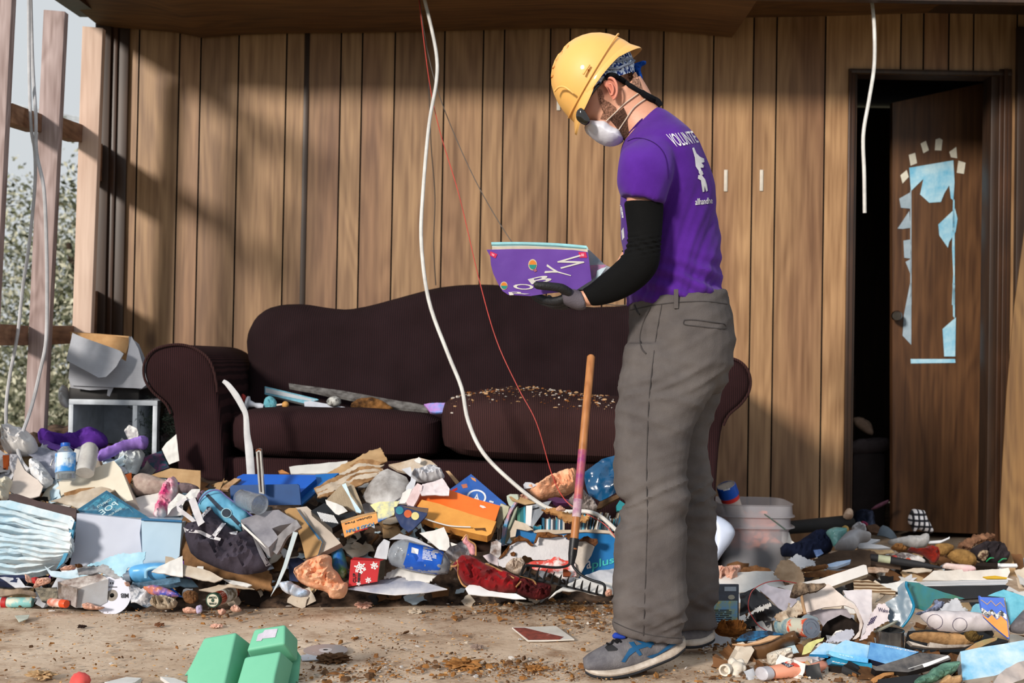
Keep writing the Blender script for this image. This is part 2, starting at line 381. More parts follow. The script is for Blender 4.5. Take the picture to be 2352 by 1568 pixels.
def wood(c, c2, c3, axis='z', sc=1.0, rough=.55, rings=1.0, groove=None, bump=.1, tone=False, stain=None):
    m = bpy.data.materials.new('wood'); m.use_nodes = True; t = m.node_tree; b = t.nodes['Principled BSDF']; N = t.nodes.new; Lk = t.links.new
    tc = N('ShaderNodeTexCoord'); mp = N('ShaderNodeMapping'); Lk(tc.outputs['Object'], mp.inputs[0])
    s = {'z': (1, 1, .16), 'x': (.16, 1, 1), 'y': (1, .16, 1)}[axis]; mp.inputs['Scale'].default_value = tuple(x * sc for x in s)
    if tone:
        at = N('ShaderNodeAttribute'); at.attribute_name = 'tone'; ad = N('ShaderNodeVectorMath'); ad.operation = 'MULTIPLY_ADD'
        Lk(at.outputs['Color'], ad.inputs[0]); ad.inputs[1].default_value = (9, 7, 5); Lk(mp.outputs[0], ad.inputs[2]); src = ad.outputs[0]
    else: src = mp.outputs[0]
    n1 = N('ShaderNodeTexNoise'); n1.inputs['Scale'].default_value = 2.6; n1.inputs['Detail'].default_value = 3; Lk(src, n1.inputs['Vector'])
    ml = N('ShaderNodeMath'); ml.operation = 'MULTIPLY'; ml.inputs[1].default_value = 17 * rings; Lk(n1.outputs['Fac'], ml.inputs[0])
    fr = N('ShaderNodeMath'); fr.operation = 'SINE'; m3 = N('ShaderNodeMath'); m3.operation = 'MULTIPLY'; m3.inputs[1].default_value = 6.283
    Lk(ml.outputs[0], m3.inputs[0]); Lk(m3.outputs[0], fr.inputs[0])
    n2 = N('ShaderNodeTexNoise'); n2.inputs['Scale'].default_value = 60; n2.inputs['Detail'].default_value = 5
    mp2 = N('ShaderNodeMapping'); mp2.inputs['Scale'].default_value = tuple(x if x == 1 else .05 for x in s); Lk(tc.outputs['Object'], mp2.inputs[0]); Lk(mp2.outputs[0], n2.inputs['Vector'])
    mx = N('ShaderNodeMath'); mx.operation = 'MULTIPLY_ADD'; Lk(fr.outputs[0], mx.inputs[0]); mx.inputs[1].default_value = .09; Lk(n2.outputs['Fac'], mx.inputs[2])
    n3 = N('ShaderNodeTexNoise'); n3.inputs['Scale'].default_value = 3.0; n3.inputs['Detail'].default_value = 4; Lk(src, n3.inputs['Vector'])
    cr = N('ShaderNodeValToRGB'); Lk(mx.outputs[0], cr.inputs[0]); e = cr.color_ramp.elements
    e[0].position = .25; e[0].color = lin(c2) + (1,); e[1].position = .72; e[1].color = lin(c) + (1,)
    cr3 = N('ShaderNodeValToRGB'); Lk(n3.outputs['Fac'], cr3.inputs[0]); cr3.color_ramp.elements[0].position = .3; cr3.color_ramp.elements[0].color = lin(c3) + (1,)
    cr3.color_ramp.elements[1].position = .55; cr3.color_ramp.elements[1].color = (1, 1, 1, 1)
    mm = N('ShaderNodeMix'); mm.data_type = 'RGBA'; mm.blend_type = 'MULTIPLY'; mm.inputs[0].default_value = .75
    Lk(cr.outputs[0], mm.inputs[6]); Lk(cr3.outputs[0], mm.inputs[7]); out = mm.outputs[2]
    # dark knots
    vo = N('ShaderNodeTexVoronoi'); vo.inputs['Scale'].default_value = 2.2; mp3 = N('ShaderNodeMapping'); mp3.inputs['Scale'].default_value = tuple(1 if x == 1 else .45 for x in s); Lk(tc.outputs['Object'], mp3.inputs[0]); Lk(mp3.outputs[0], vo.inputs['Vector'])
    kr = N('ShaderNodeValToRGB'); Lk(vo.outputs['Distance'], kr.inputs[0]); kr.color_ramp.elements[0].position = .02; kr.color_ramp.elements[0].color = (.25, .2, .2, 1); kr.color_ramp.elements[1].position = .07; kr.color_ramp.elements[1].color = (1, 1, 1, 1)
    m4 = N('ShaderNodeMix'); m4.data_type = 'RGBA'; m4.blend_type = 'MULTIPLY'; m4.inputs[0].default_value = .8; Lk(out, m4.inputs[6]); Lk(kr.outputs[0], m4.inputs[7]); out = m4.outputs[2]
    if tone:
        mv = N('ShaderNodeMath'); mv.operation = 'MULTIPLY_ADD'; sp = N('ShaderNodeSeparateColor'); Lk(at.outputs['Color'], sp.inputs[0]); Lk(sp.outputs[0], mv.inputs[0]); mv.inputs[1].default_value = .3; mv.inputs[2].default_value = .85
        vm = N('ShaderNodeVectorMath'); vm.operation = 'SCALE'; Lk(out, vm.inputs[0]); Lk(mv.outputs[0], vm.inputs['Scale']); out = vm.outputs[0]
    Lk(out, b.inputs['Base Color']); b.inputs['Roughness'].default_value = rough
    bp = N('ShaderNodeBump'); bp.inputs['Strength'].default_value = bump; bp.inputs['Distance'].default_value = .002; Lk(mx.outputs[0], bp.inputs['Height']); Lk(bp.outputs[0], b.inputs['Normal'])
    return m
def stripes(c, c2, axis=0, freq=250, rough=.9, bump=.6, lo=.35, hi=.65):
    """ribbed cloth / layered page edges"""
    m = bpy.data.materials.new('ribbed'); m.use_nodes = True; t = m.node_tree; b = t.nodes['Principled BSDF']; N = t.nodes.new; Lk = t.links.new
    tc = N('ShaderNodeTexCoord'); sx = N('ShaderNodeSeparateXYZ'); Lk(tc.outputs['Object'], sx.inputs[0])
    nz = N('ShaderNodeTexNoise'); nz.inputs['Scale'].default_value = 9; Lk(tc.outputs['Object'], nz.inputs['Vector'])
    a = N('ShaderNodeMath'); a.operation = 'MULTIPLY_ADD'; Lk(sx.outputs[axis], a.inputs[0]); a.inputs[1].default_value = freq; 
    n2 = N('ShaderNodeMath'); n2.operation = 'MULTIPLY'; n2.inputs[1].default_value = 3.0; Lk(nz.outputs['Fac'], n2.inputs[0]); Lk(n2.outputs[0], a.inputs[2])
    s = N('ShaderNodeMath'); s.operation = 'SINE'; Lk(a.outputs[0], s.inputs[0]); h = N('ShaderNodeMath'); h.operation = 'MULTIPLY_ADD'; Lk(s.outputs[0], h.inputs[0]); h.inputs[1].default_value = .5; h.inputs[2].default_value = .5
    cr = N('ShaderNodeValToRGB'); Lk(h.outputs[0], cr.inputs[0]); cr.color_ramp.elements[0].position = lo; cr.color_ramp.elements[1].position = hi
    cr.color_ramp.elements[0].color = lin(c2) + (1,); cr.color_ramp.elements[1].color = lin(c) + (1,)
    v = N('ShaderNodeTexNoise'); v.inputs['Scale'].default_value = 5; v.inputs['Detail'].default_value = 5; Lk(tc.outputs['Object'], v.inputs['Vector']); vr = N('ShaderNodeValToRGB'); Lk(v.outputs['Fac'], vr.inputs[0])
    vr.color_ramp.elements[0].position = .35; vr.color_ramp.elements[0].color = (.7, .68, .66, 1); vr.color_ramp.elements[1].position = .65; vr.color_ramp.elements[1].color = (1, 1, 1, 1)
    mm = N('ShaderNodeMix'); mm.data_type = 'RGBA'; mm.blend_type = 'MULTIPLY'; mm.inputs[0].default_value = 1; Lk(cr.outputs[0], mm.inputs[6]); Lk(vr.outputs[0], mm.inputs[7]); Lk(mm.outputs[2], b.inputs['Base Color'])
    b.inputs['Roughness'].default_value = rough; b.inputs['Specular IOR Level'].default_value = .12
    bp = N('ShaderNodeBump'); bp.inputs['Strength'].default_value = bump; bp.inputs['Distance'].default_value = .002; Lk(h.outputs[0], bp.inputs['Height']); Lk(bp.outputs[0], b.inputs['Normal'])
    return m
def plaid(): 
    m = bpy.data.materials.new('plaid'); m.use_nodes = True; t = m.node_tree; b = t.nodes['Principled BSDF']; N = t.nodes.new; Lk = t.links.new
    tc = N('ShaderNodeTexCoord'); sx = N('ShaderNodeSeparateXYZ'); Lk(tc.outputs['Object'], sx.inputs[0]); o = []
    for ax, k in ((0, 300), (2, 260)):
        a = N('ShaderNodeMath'); a.operation = 'MULTIPLY'; a.inputs[1].default_value = k; Lk(sx.outputs[ax], a.inputs[0]); s = N('ShaderNodeMath'); s.operation = 'SINE'; Lk(a.outputs[0], s.inputs[0])
        g = N('ShaderNodeMath'); g.operation = 'GREATER_THAN'; g.inputs[1].default_value = 0.35; Lk(s.outputs[0], g.inputs[0]); o.append(g)
    ad = N('ShaderNodeMath'); ad.operation = 'ADD'; Lk(o[0].outputs[0], ad.inputs[0]); Lk(o[1].outputs[0], ad.inputs[1]); h = N('ShaderNodeMath'); h.operation = 'MULTIPLY'; h.inputs[1].default_value = .5; Lk(ad.outputs[0], h.inputs[0])
    cr = N('ShaderNodeValToRGB'); Lk(h.outputs[0], cr.inputs[0]); e = cr.color_ramp.elements; e[0].color = lin((225, 222, 225)) + (1,); e[1].color = lin((8, 8, 12)) + (1,); k = e.new(.5); k.color = lin((45, 45, 55)) + (1,)
    Lk(cr.outputs[0], b.inputs['Base Color']); b.inputs['Roughness'].default_value = .9; return m
# ================================================================ ROOM
def PY(px, py, Y): r = ray(px, py); return CAM + r * (Y / r.y)
YW = 5.34
wallwood = wood((166, 130, 92), (124, 90, 58), (176, 150, 152), 'z', 1.0, .5, tone=True)
groove_m = M((22, 15, 12), .9, bump=0); darkwood = wood((62, 42, 28), (40, 26, 18), (200, 190, 180), 'z', 1.0, .5)
casing_m = wood((74, 48, 32), (46, 30, 20), (200, 190, 180), 'z', 1.2, .4)
gx = [318, 411, 460, 547, 657, 782, 831, 906, 1020, 1109, 1157, 1263, 1308, 1390, 1443, 1523, 1638, 1730, 1783, 1895, 2068, 2120, 2178, 2235, 2335]
gy = 200
def wall_back():
    vs = []; fs = []; mi = []; tone = []
    x0 = PY(229, gy, YW).x; xr = 3.1; dl = PY(1957, 700, YW).x; dr = PY(2290, 700, YW).x; dz = PY(2120, 172, YW).z
    cuts = sorted([PY(g, gy, YW).x for g in gx] + [2.55, 2.8])
    def quad(a, b, ya, yb, z0, z1, m, t):
        k = len(vs); vs.extend([(a, ya, z0), (b, yb, z0), (b, yb, z1), (a, ya, z1)]); fs.append((k, k + 1, k + 2, k + 3)); mi.append(m); tone.extend([t] * 4)
    def col(a, b, m, t, ya=YW, yb=YW):
        pts = sorted(set([a, b] + [x for x in (dl, dr) if a < x < b]))
        for p, r in zip(pts, pts[1:]):
            mid = (p + r) / 2; quad(p, r, ya, yb, dz if dl < mid < dr else -.1, 2.45, m, t)
    cur = x0
    for c in cuts + [xr]:
        t = random.random(); e = c - .0035 if c != xr else xr
        n = 1; col(cur, e, 0, t)
        if c != xr: col(e, c, 1, 0, YW, YW + .004); col(c, c + .0035, 1, 0, YW + .004, YW); cur = c + .0035
    o = link('wall_back', vs, fs, [wallwood, groove_m], None, mi, False)
    ca = o.data.color_attributes.new('tone', 'FLOAT_COLOR', 'CORNER')
    for i, l in enumerate(o.data.loops): t = tone[l.vertex_index]; ca.data[i].color = (t, (t * 7) % 1, (t * 13) % 1, 1)
    return struct(o), x0, dl, dr, dz
wb, WX0, DL, DR, DZ = wall_back()
# backing thickness behind the panelling, either side of and over the door
bk = []
for a, b, z0 in ((WX0, DL, -.1), (DL, DR, DZ), (DR, 3.1, -.1)):
    k = len(bk); bk += [(a, YW + .006, z0), (b, YW + .006, z0), (b, YW + .006, 2.45), (a, YW + .006, 2.45), (a, YW + .1, z0), (b, YW + .1, z0), (b, YW + .1, 2.45), (a, YW + .1, 2.45)]
struct(link('wall_frame', bk, [tuple(i + 8 * j for i in f) for j in range(3) for f in ((0, 1, 2, 3), (5, 4, 7, 6), (0, 4, 5, 1), (3, 2, 6, 7), (0, 3, 7, 4), (1, 5, 6, 2))], darkwood, smooth=False))
def trim(name, a, b, z0, z1, th, mat, y=YW):
    return struct(box(name, (a, y - th, z0), (b - a, 0, 0), (0, th, 0), (0, 0, z1 - z0), mat, bev=.003))
def xa(px, py=gy): return PY(px, py, YW).x
trim('trim_1', WX0 - .01, WX0 + .06, -.05, 2.3, .045, darkwood); trim('trim_13', WX0 + .06, WX0 + .085, -.05, 2.3, .03, casing_m); trim('trim_14', WX0 + .085, WX0 + .13, -.05, 2.3, .02, darkwood)
trim('trim_2', xa(698), xa(710), -.05, 2.3, .006, darkwood)
for i, (a, b, w) in enumerate(((1946, 1957, .012), (1941, 1947, .02))): trim('trim_%d' % (3 + i), PY(a, 700, YW).x, PY(b, 700, YW).x, 0, DZ + .01, w, casing_m)
for i, (a, b, w) in enumerate(((2288, 2297, .012), (2297, 2306, .022), (2306, 2316, .014))): trim('trim_%d' % (5 + i), PY(a, 700, YW).x, PY(b, 700, YW).x, 0, DZ + .03, w, casing_m)
trim('trim_8', DL - .03, DR + .05, DZ, DZ + .02, .015, darkwood)
trim('trim_9', DL - .002, DL + .012, 0, DZ, -.13, darkwood); trim('trim_10', DR - .035, DR, 0, DZ, -.1, darkwood)
trim('trim_11', PY(2330, 300, YW).x, PY(2350, 300, YW).x, 0, 2.3, .03, darkwood)
# ceiling: two boards, the near one sagging
ceil_m = wood((112, 78, 42), (72, 47, 25), (180, 160, 150), 'x', 1.0, .6)
def ceiling(name, line, yb, yf, dz, th=.02):
    vs = []; n = len(line); rows = 6
    for r in range(rows + 1):
        t = r / rows
        for (px, py) in line:
            p = PY(px, py, yb); x = p.x; z = p.z + t * dz(x) + .006 * math.sin(x * 4 + t * 3)*t
            vs.append((x + (0), yb + (yf - yb) * t, z))
    N = len(vs); vs += [(x, y, z + th) for x, y, z in vs]; fs = []
    for r in range(rows):
        for c in range(n - 1): a = r * n + c; fs += [(a, a + n, a + n + 1, a + 1), (a + N, a + 1 + N, a + n + 1 + N, a + n + N)]
    for c in range(n - 1): fs += [(c, c + 1, c + 1 + N, c + N), (rows * n + c, rows * n + c + N, rows * n + c + 1 + N, rows * n + c + 1)]
    for r in range(rows): fs += [(r * n, r * n + N, (r + 1) * n + N, (r + 1) * n), (r * n + n - 1, (r + 1) * n + n - 1, (r + 1) * n + n - 1 + N, r * n + n - 1 + N)]
    return struct(link(name, vs, fs, ceil_m))
ceiling('ceiling', [(228, 60), (300, 66), (400, 74), (465, 87), (560, 80), (650, 77), (850, 75), (1000, 72), (1270, 65), (1400, 66), (1500, 70), (1600, 78), (1681, 86)], YW - .03, 4.72, lambda x: 0.0)
ceiling('ceiling_right', [(1600, 46), (1681, 44), (1900, 40), (2352, 26), (2700, 18)], YW + .02, 4.72, lambda x: 0.0)
# roof deck above everything
struct(box('ceiling_deck', (-1.86, 4.70, 2.36), (5.2, 0, 0), (0, 2.9, 0), (0, 0, .05), darkwood))
struct(box('ceiling_shade_beam', (-1.86, 4.68, 2.215), (5.2, 0, 0), (0, .04, 0), (0, 0, .185), darkwood))  # unseen beam at the roof's front edge, set low to shade the wall top
# floor
fm = M((222, 202, 180), .9, (176, 150, 126), 2.2, .5, 45, c3=(232, 216, 196), contrast=.7)
def floor():
    vs = []; nx, ny = 120, 110
    for j in range(ny + 1):
        for i in range(nx + 1):
            x = -1.95 + 5.2 * i / nx; y = 1.7 + 5.7 * j / ny
            vs.append((x, y, -.004 + .006 * noise.noise(Vector((x * 1.3, y * 1.3, 2))) + .002 * noise.noise(Vector((x * 9, y * 9, 5)))))
    fs = [(j * (nx + 1) + i, j * (nx + 1) + i + 1, (j + 1) * (nx + 1) + i + 1, (j + 1) * (nx + 1) + i) for j in range(ny) for i in range(nx)]
    o = link('floor', vs, fs, fm); return struct(o)
fl = floor()
t = fm.node_tree; b = t.nodes['Principled BSDF']; N = t.nodes.new; Lk = t.links.new   # fine speckle of grit and dark stains
src = b.inputs['Base Color'].links[0].from_socket; tc = N('ShaderNodeTexCoord')
for sc_, lo, hi, col in ((90, .30, .42, (.35, .24, .15)), (5.5, .34, .5, (.55, .46, .4)), (240, .33, .38, (.5, .4, .33))):
    nz = N('ShaderNodeTexNoise'); nz.inputs['Scale'].default_value = sc_; nz.inputs['Detail'].default_value = 8; nz.inputs['Roughness'].default_value = .7; Lk(tc.outputs['Object'], nz.inputs['Vector'])
    r = N('ShaderNodeValToRGB'); r.color_ramp.elements[0].position = lo; r.color_ramp.elements[0].color = col + (1,); r.color_ramp.elements[1].position = hi; r.color_ramp.elements[1].color = (1, 1, 1, 1); Lk(nz.outputs['Fac'], r.inputs[0])
    mx = N('ShaderNodeMix'); mx.data_type = 'RGBA'; mx.blend_type = 'MULTIPLY'; mx.inputs[0].default_value = 1; Lk(src, mx.inputs[6]); Lk(r.outputs[0], mx.inputs[7]); src = mx.outputs[2]
Lk(src, b.inputs['Base Color'])
struct(box('floor_joist', (-1.95, 1.7, -.3), (5.2, 0, 0), (0, .05, 0), (0, 0, .28), darkwood))
struct(box('trim_12', (-1.98, 1.7, -.3), (.06, 0, 0), (0, 3.7, 0), (0, 0, .27), darkwood))
# hallway behind the door
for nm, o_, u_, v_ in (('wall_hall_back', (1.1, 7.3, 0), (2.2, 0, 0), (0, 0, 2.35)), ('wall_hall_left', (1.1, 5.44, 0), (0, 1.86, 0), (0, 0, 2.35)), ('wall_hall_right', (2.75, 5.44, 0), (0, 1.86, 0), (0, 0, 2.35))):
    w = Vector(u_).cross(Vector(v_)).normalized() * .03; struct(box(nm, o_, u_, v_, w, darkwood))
# inner door, standing open in the hall
dd = 5.72; door_m = wood((104, 72, 46), (70, 46, 30), (190, 170, 160), 'z', 1.3, .45)
o, u, v, n, pl = plane_map([(2050, 236), (2262, 190), (2262, 1222), (2050, 1216)], dd, 0, 0)
door = slab('door_1', [(2050, 236), (2262, 190), (2262, 1226), (2050, 1218)], door_m, d=dd, tilt=0, yaw=3, th=.035, cell=.3, smooth=False); struct(door)
c5 = lambda pts: [(1920 + x / 2.613, 100 + y / 2.613) for x, y in pts]; c6_ = lambda pts: [(1920 + x / 2.613, 650 + y / 2.613) for x, y in pts]
tape = M((232, 228, 212), .6, bump=.05); post = M((92, 176, 214), .6, (190, 222, 235), 9, contrast=.5); postg = M((170, 186, 198), .7, (130, 150, 165), 9)
for k, pts in enumerate(([(508, 600), (540, 583), (558, 640), (525, 658)], [(598, 575), (622, 567), (640, 578), (633, 642), (593, 640)], [(437, 668), (475, 655), (487, 718), (448, 733)], [(387, 790), (425, 758), (437, 800), (400, 840)], [(680, 650), (722, 620), (728, 688), (690, 682)], [(735, 702), (778, 715), (768, 782), (725, 775)])):
    dpoly([door], c5(pts), tape, door, 'tape_piece', off=.003)['label'] = 'white square of tape'
pp = [c5([(440, 745), (705, 700), (712, 830), (705, 940), (690, 930), (680, 850), (650, 900), (630, 950), (560, 955), (505, 905), (525, 812), (450, 885)]),
      c5([(380, 930), (445, 893), (448, 990), (390, 985)]), c5([(370, 1110), (440, 1005), (449, 1105), (400, 1112)]), c5([(405, 1182), (450, 1175), (453, 1290), (410, 1285)]), c5([(418, 1310), (452, 1290), (450, 1390)]),
      c5([(615, 1085), (715, 990), (730, 1050), (718, 1130), (680, 1190), (672, 1225), (620, 1150)]), c5([(703, 940), (712, 935), (714, 1568), (696, 1568), (704, 1380), (697, 1230)]), c5([(446, 880), (453, 880), (454, 1568), (446, 1568)]),
      c6_([(408, 190), (445, 0), (453, 0), (452, 370), (400, 315)]), c6_([(640, 275), (720, 205), (716, 440), (650, 440)]), c6_([(448, 455), (715, 455), (718, 478), (450, 482)]), c6_([(700, 0), (714, 0), (714, 210), (703, 200)])]
for i, p_ in enumerate(pp):
    o2 = dpoly([door], p_, post if i in (0, 5, 6, 9, 10, 11) else postg, door, 'poster_remnant', off=.004); o2['label'] = 'torn pale blue poster remnant'
lathe('door_knob', P(2060, 725, dd - .02), P(2060, 725, dd - .09), [(0, .02), (.3, .012), (.6, .025), (1, .02)], M((60, 55, 50), .3, met=.8), door)
# dim bedroom things through the door
bed = M((70, 52, 42), .8)
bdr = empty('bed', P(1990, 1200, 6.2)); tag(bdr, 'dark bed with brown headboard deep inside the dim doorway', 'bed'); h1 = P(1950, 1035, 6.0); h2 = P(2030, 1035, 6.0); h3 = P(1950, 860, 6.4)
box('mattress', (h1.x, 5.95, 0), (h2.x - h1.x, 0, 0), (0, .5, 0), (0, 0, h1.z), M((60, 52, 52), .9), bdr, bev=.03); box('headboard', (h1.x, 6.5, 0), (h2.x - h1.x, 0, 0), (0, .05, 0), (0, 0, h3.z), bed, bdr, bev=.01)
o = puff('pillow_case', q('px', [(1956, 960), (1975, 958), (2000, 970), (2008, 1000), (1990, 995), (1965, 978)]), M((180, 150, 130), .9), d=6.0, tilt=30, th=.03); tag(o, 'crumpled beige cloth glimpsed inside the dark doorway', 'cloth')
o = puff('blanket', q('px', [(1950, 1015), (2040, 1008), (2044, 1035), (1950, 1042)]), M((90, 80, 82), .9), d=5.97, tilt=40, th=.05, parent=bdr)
# left wall studs and blocking
stud_m = wood((212, 188, 172), (188, 162, 146), (235, 222, 216), 'z', 1.5, .75, .6); stud_d = wood((150, 112, 84), (104, 70, 48), (200, 180, 170), 'y', 1.5, .75)
stud_w = wood((176, 158, 156), (128, 108, 104), (220, 210, 205), 'z', 2.5, .8)
def stud(i, tl, tr, bl, br, d, mat):
    a = P(*tl, d); b = P(*tr, d); c = P(*br, d); e = P(*bl, d); zb = -.2
    k = (a.z - zb) / (a.z - e.z); e2 = a + (e - a) * k; c2 = b + (c - b) * k; w = Vector((0, .038, 0))
    vs = [e2, c2, b, a]; o = prism('wall_left_stud', vs, w, mat, bev=.002); o['kind'] = 'structure'; return o
stud(1, (189, 60), (236, 64), (158, 985), (200, 985), 4.98, stud_m)
stud(2, (100, 22), (149, 26), (55, 985), (101, 985), 4.55, stud_w)
stud(3, (-30, -20), (28, -20), (-70, 985), (-22, 985), 4.12, stud_w)
def block(a, b, c, e, d1, d2):
    p = P(*a, d1); r = P(*c, d2); h1 = (P(*a, d1) - P(*e, d1)).length; y0, y1 = p.y, r.y
    z = (p.z + r.z) / 2; xx = (p.x + r.x) / 2
    vs = [Vector((p.x, y0, p.z)), Vector((r.x, y1, r.z)), Vector((r.x, y1, r.z - h1)), Vector((p.x, y0, p.z - h1))]
    o = prism('wall_left_blocking', vs, Vector((-.06, 0, 0)), stud_d, bev=.002); o['kind'] = 'structure'
block((134, 266), 0, (190, 286), (134, 310), 4.6, 4.98); block((30, 237), 0, (97, 262), (30, 283), 4.16, 4.55)
block((108, 748), 0, (170, 748), (108, 792), 4.6, 4.98); block((2, 744), 0, (66, 748), (2, 793), 4.16, 4.55)
block((226, 330), 0, (236, 330), (226, 420), 5.02, 5.3) ; block((205, 668), 0, (225, 668), (205, 792), 5.02, 5.3)
# top plate
a = P(236, 40, 5.3); b = P(60, -90, 4.0); prism('wall_left_plate', [a, a + Vector((-.1, 0, 0)), b + Vector((-.1, 0, 0)), b], (0, 0, .05), darkwood)['kind'] = 'structure'
# leaning panel on the right
lp = slab('leaning_panel', q('px', [(2349, 560), (2420, 20), (2560, 20), (2560, 1340), (2300, 1288), (2296, 1180), (2312, 900), (2330, 700)]), wood((142, 110, 68), (104, 76, 46), (205, 185, 170), 'z', 1.2, .5), d=5.02, tilt=0, yaw=-6, th=.008, amp=.004, freq=2, cell=.09)
tag(lp, 'loose sheet of yellowish wood panelling leaning at the right of the doorway', 'wood panel')
# white adhesive strips on the wall
strip_m = M((215, 208, 196), .5, bump=0)
for x, y, h, l in ((1667, 390, 50, 'white adhesive hook strip on the panelling, nearer the person'), (1749, 390, 49, 'white adhesive hook strip on the panelling, nearer the doorway'), (1283, 228, 26, 'small white adhesive strip on the panelling behind the hard hat')):
    a = PY(x - 4, y, YW); b = PY(x + 4, y, YW); c = PY(x, y + h, YW)
    o = box('adhesive_strip', (a.x, YW - .006, c.z), (b.x - a.x, 0, 0), (0, .005, 0), (0, 0, a.z - c.z), strip_m, bev=.002); tag(o, l, 'adhesive strip')
# outdoors
gm = M((150, 142, 112), 1, (110, 104, 78), .8, c3=(176, 168, 140)); bmg = []
struct(link('ground', [(-60, -20, -.62), (60, -20, -.62), (60, 80, -.62), (-60, 80, -.62)], [(0, 1, 2, 3)], gm, smooth=False))
def bush(c, h, r, nleaf, label, leafm, name='leafy_tree'):
    root = empty(name, c); tag(root, label, 'tree', 'trees beyond the stripped wall'); c = Vector(c)
    tube('trunk', [c, c + Vector((.1, 0, h * .4)), c + Vector((-.1, 0, h * .8))], [.09, .06, .02], M((70, 58, 48), 1), root, 8)
    vs = []; fs = []; mi = []
    cl = [Vector((random.gauss(0, r * .5), random.gauss(0, r * .4), h * (.1 + .85 * random.random()))) for _ in range(60)]
    for _ in range(nleaf):
        q0 = random.choice(cl); p = c + q0 + Vector([random.gauss(0, .17 * r) for _ in range(3)]); s = random.uniform(.016, .036)
        a = Vector([random.gauss(0, 1) for _ in range(3)]).normalized(); b2 = a.cross(Vector([random.gauss(0, 1) for _ in range(3)])).normalized()
        k = len(vs); vs += [p - a * s, p + b2 * s * .5, p + a * s, p - b2 * s * .5]; fs.append((k, k + 1, k + 2, k + 3)); mi.append(random.choice((0, 0, 1)))
    link('foliage', vs, fs, leafm, root, mi, False)
    return root
lm = [M((122, 124, 98), .8, (90, 94, 70), 3, 0), M((206, 204, 182), .8, (180, 178, 154), 3, 0)]
lm2 = [M((98, 102, 82), .8, (70, 76, 56), 3, 0), M((200, 198, 178), .8, (170, 168, 146), 3, 0)]
for x, y, h, r, l, mm in ((-4.6, 10.5, 3.0, 1.3, 'grey-green tree outside behind the two leftmost studs', lm), (-3.3, 9.3, 2.8, 1.0, 'leafy tree outside seen between the middle and right studs', lm2), (-6.6, 13.5, 3.4, 1.6, 'taller pale tree farthest outside at the left', lm), (-4.9, 14.5, 3.5, 1.6, 'distant tree behind the nearer trees outside the stripped wall', lm), (-3.9, 13, 3.4, 1.3, 'dense dark tree outside just left of the panelled wall', lm2), (-2.6, 9.5, 2.2, .9, 'low shrubby tree outside at the wall corner', lm)):
    bush((x, y, -.6), h, r, 9000, l, mm)
for k, (a, b) in enumerate((((-40, 232), (260, 292)), ((-40, 226), (260, 286)))):
    o = tube('utility_line', [P(*a, 14), P(*b, 14)], .012, M((190, 195, 200), .8), None, 6, 0); tag(o, 'thin overhead line against the white sky', 'utility line', 'overhead lines outside')
# ================================================================ SOFA
cord = stripes((54, 32, 34), (34, 20, 23), 0, 900, .95, .5)
cordb = stripes((40, 25, 28), (31, 20, 23), 0, 700, .95, .35); cord2 = stripes((66, 42, 41), (42, 27, 28), 0, 900, .95, .5)
sofa = empty('sofa', P(1027, 1200, 4.45) * 1); tag(sofa, 'dark maroon ribbed camelback sofa with rolled arms against the panelled wall', 'sofa')
SD = 4.42
top = [(566, 790), (570, 762), (588, 728), (615, 708), (650, 699), (700, 698), (760, 708), (800, 711), (850, 702), (930, 680), (1000, 661), (1060, 654), (1120, 653), (1180, 657), (1240, 674), (1290, 692), (1350, 706), (1420, 703), (1480, 697), (1520, 720), (1545, 760), (1560, 800), (1575, 1000), (1570, 1150), (540, 1150), (545, 1000), (575, 850)]
o = puff('backrest', top, cordb, d=5.0, tilt=8, th=.10, amp=.012, freq=4, cell=.035, parent=sofa, R=.12)
def arm(sg):
    prof = [(412, 1215), (408, 1100), (402, 1010), (393, 950), (380, 925), (352, 900), (334, 872), (331, 842), (342, 815), (366, 798), (410, 791), (448, 800), (478, 822), (493, 856), (500, 900), (507, 960), (513, 1050), (515, 1215)]
    if sg > 0: prof = [(2054 - x, y + 27) for x, y in prof]; prof = [(x, y) for x, y in prof]
    sp = [P(x, y, SD - .02) for x, y in prof]; L = []
    for i in range(len(sp)):
        L.append(sp[i])
    ar = prism('armrest', spline(L + [L[0]], 3)[:-1], (0, .78, -.0), cord, sofa, bev=.018)
    pth = spline(sp[3:15], 4); tube('arm_piping', [p + Vector((0, -.004, 0)) for p in pth], .005, cord2, ar, 8, 0)
arm(-1); arm(1)
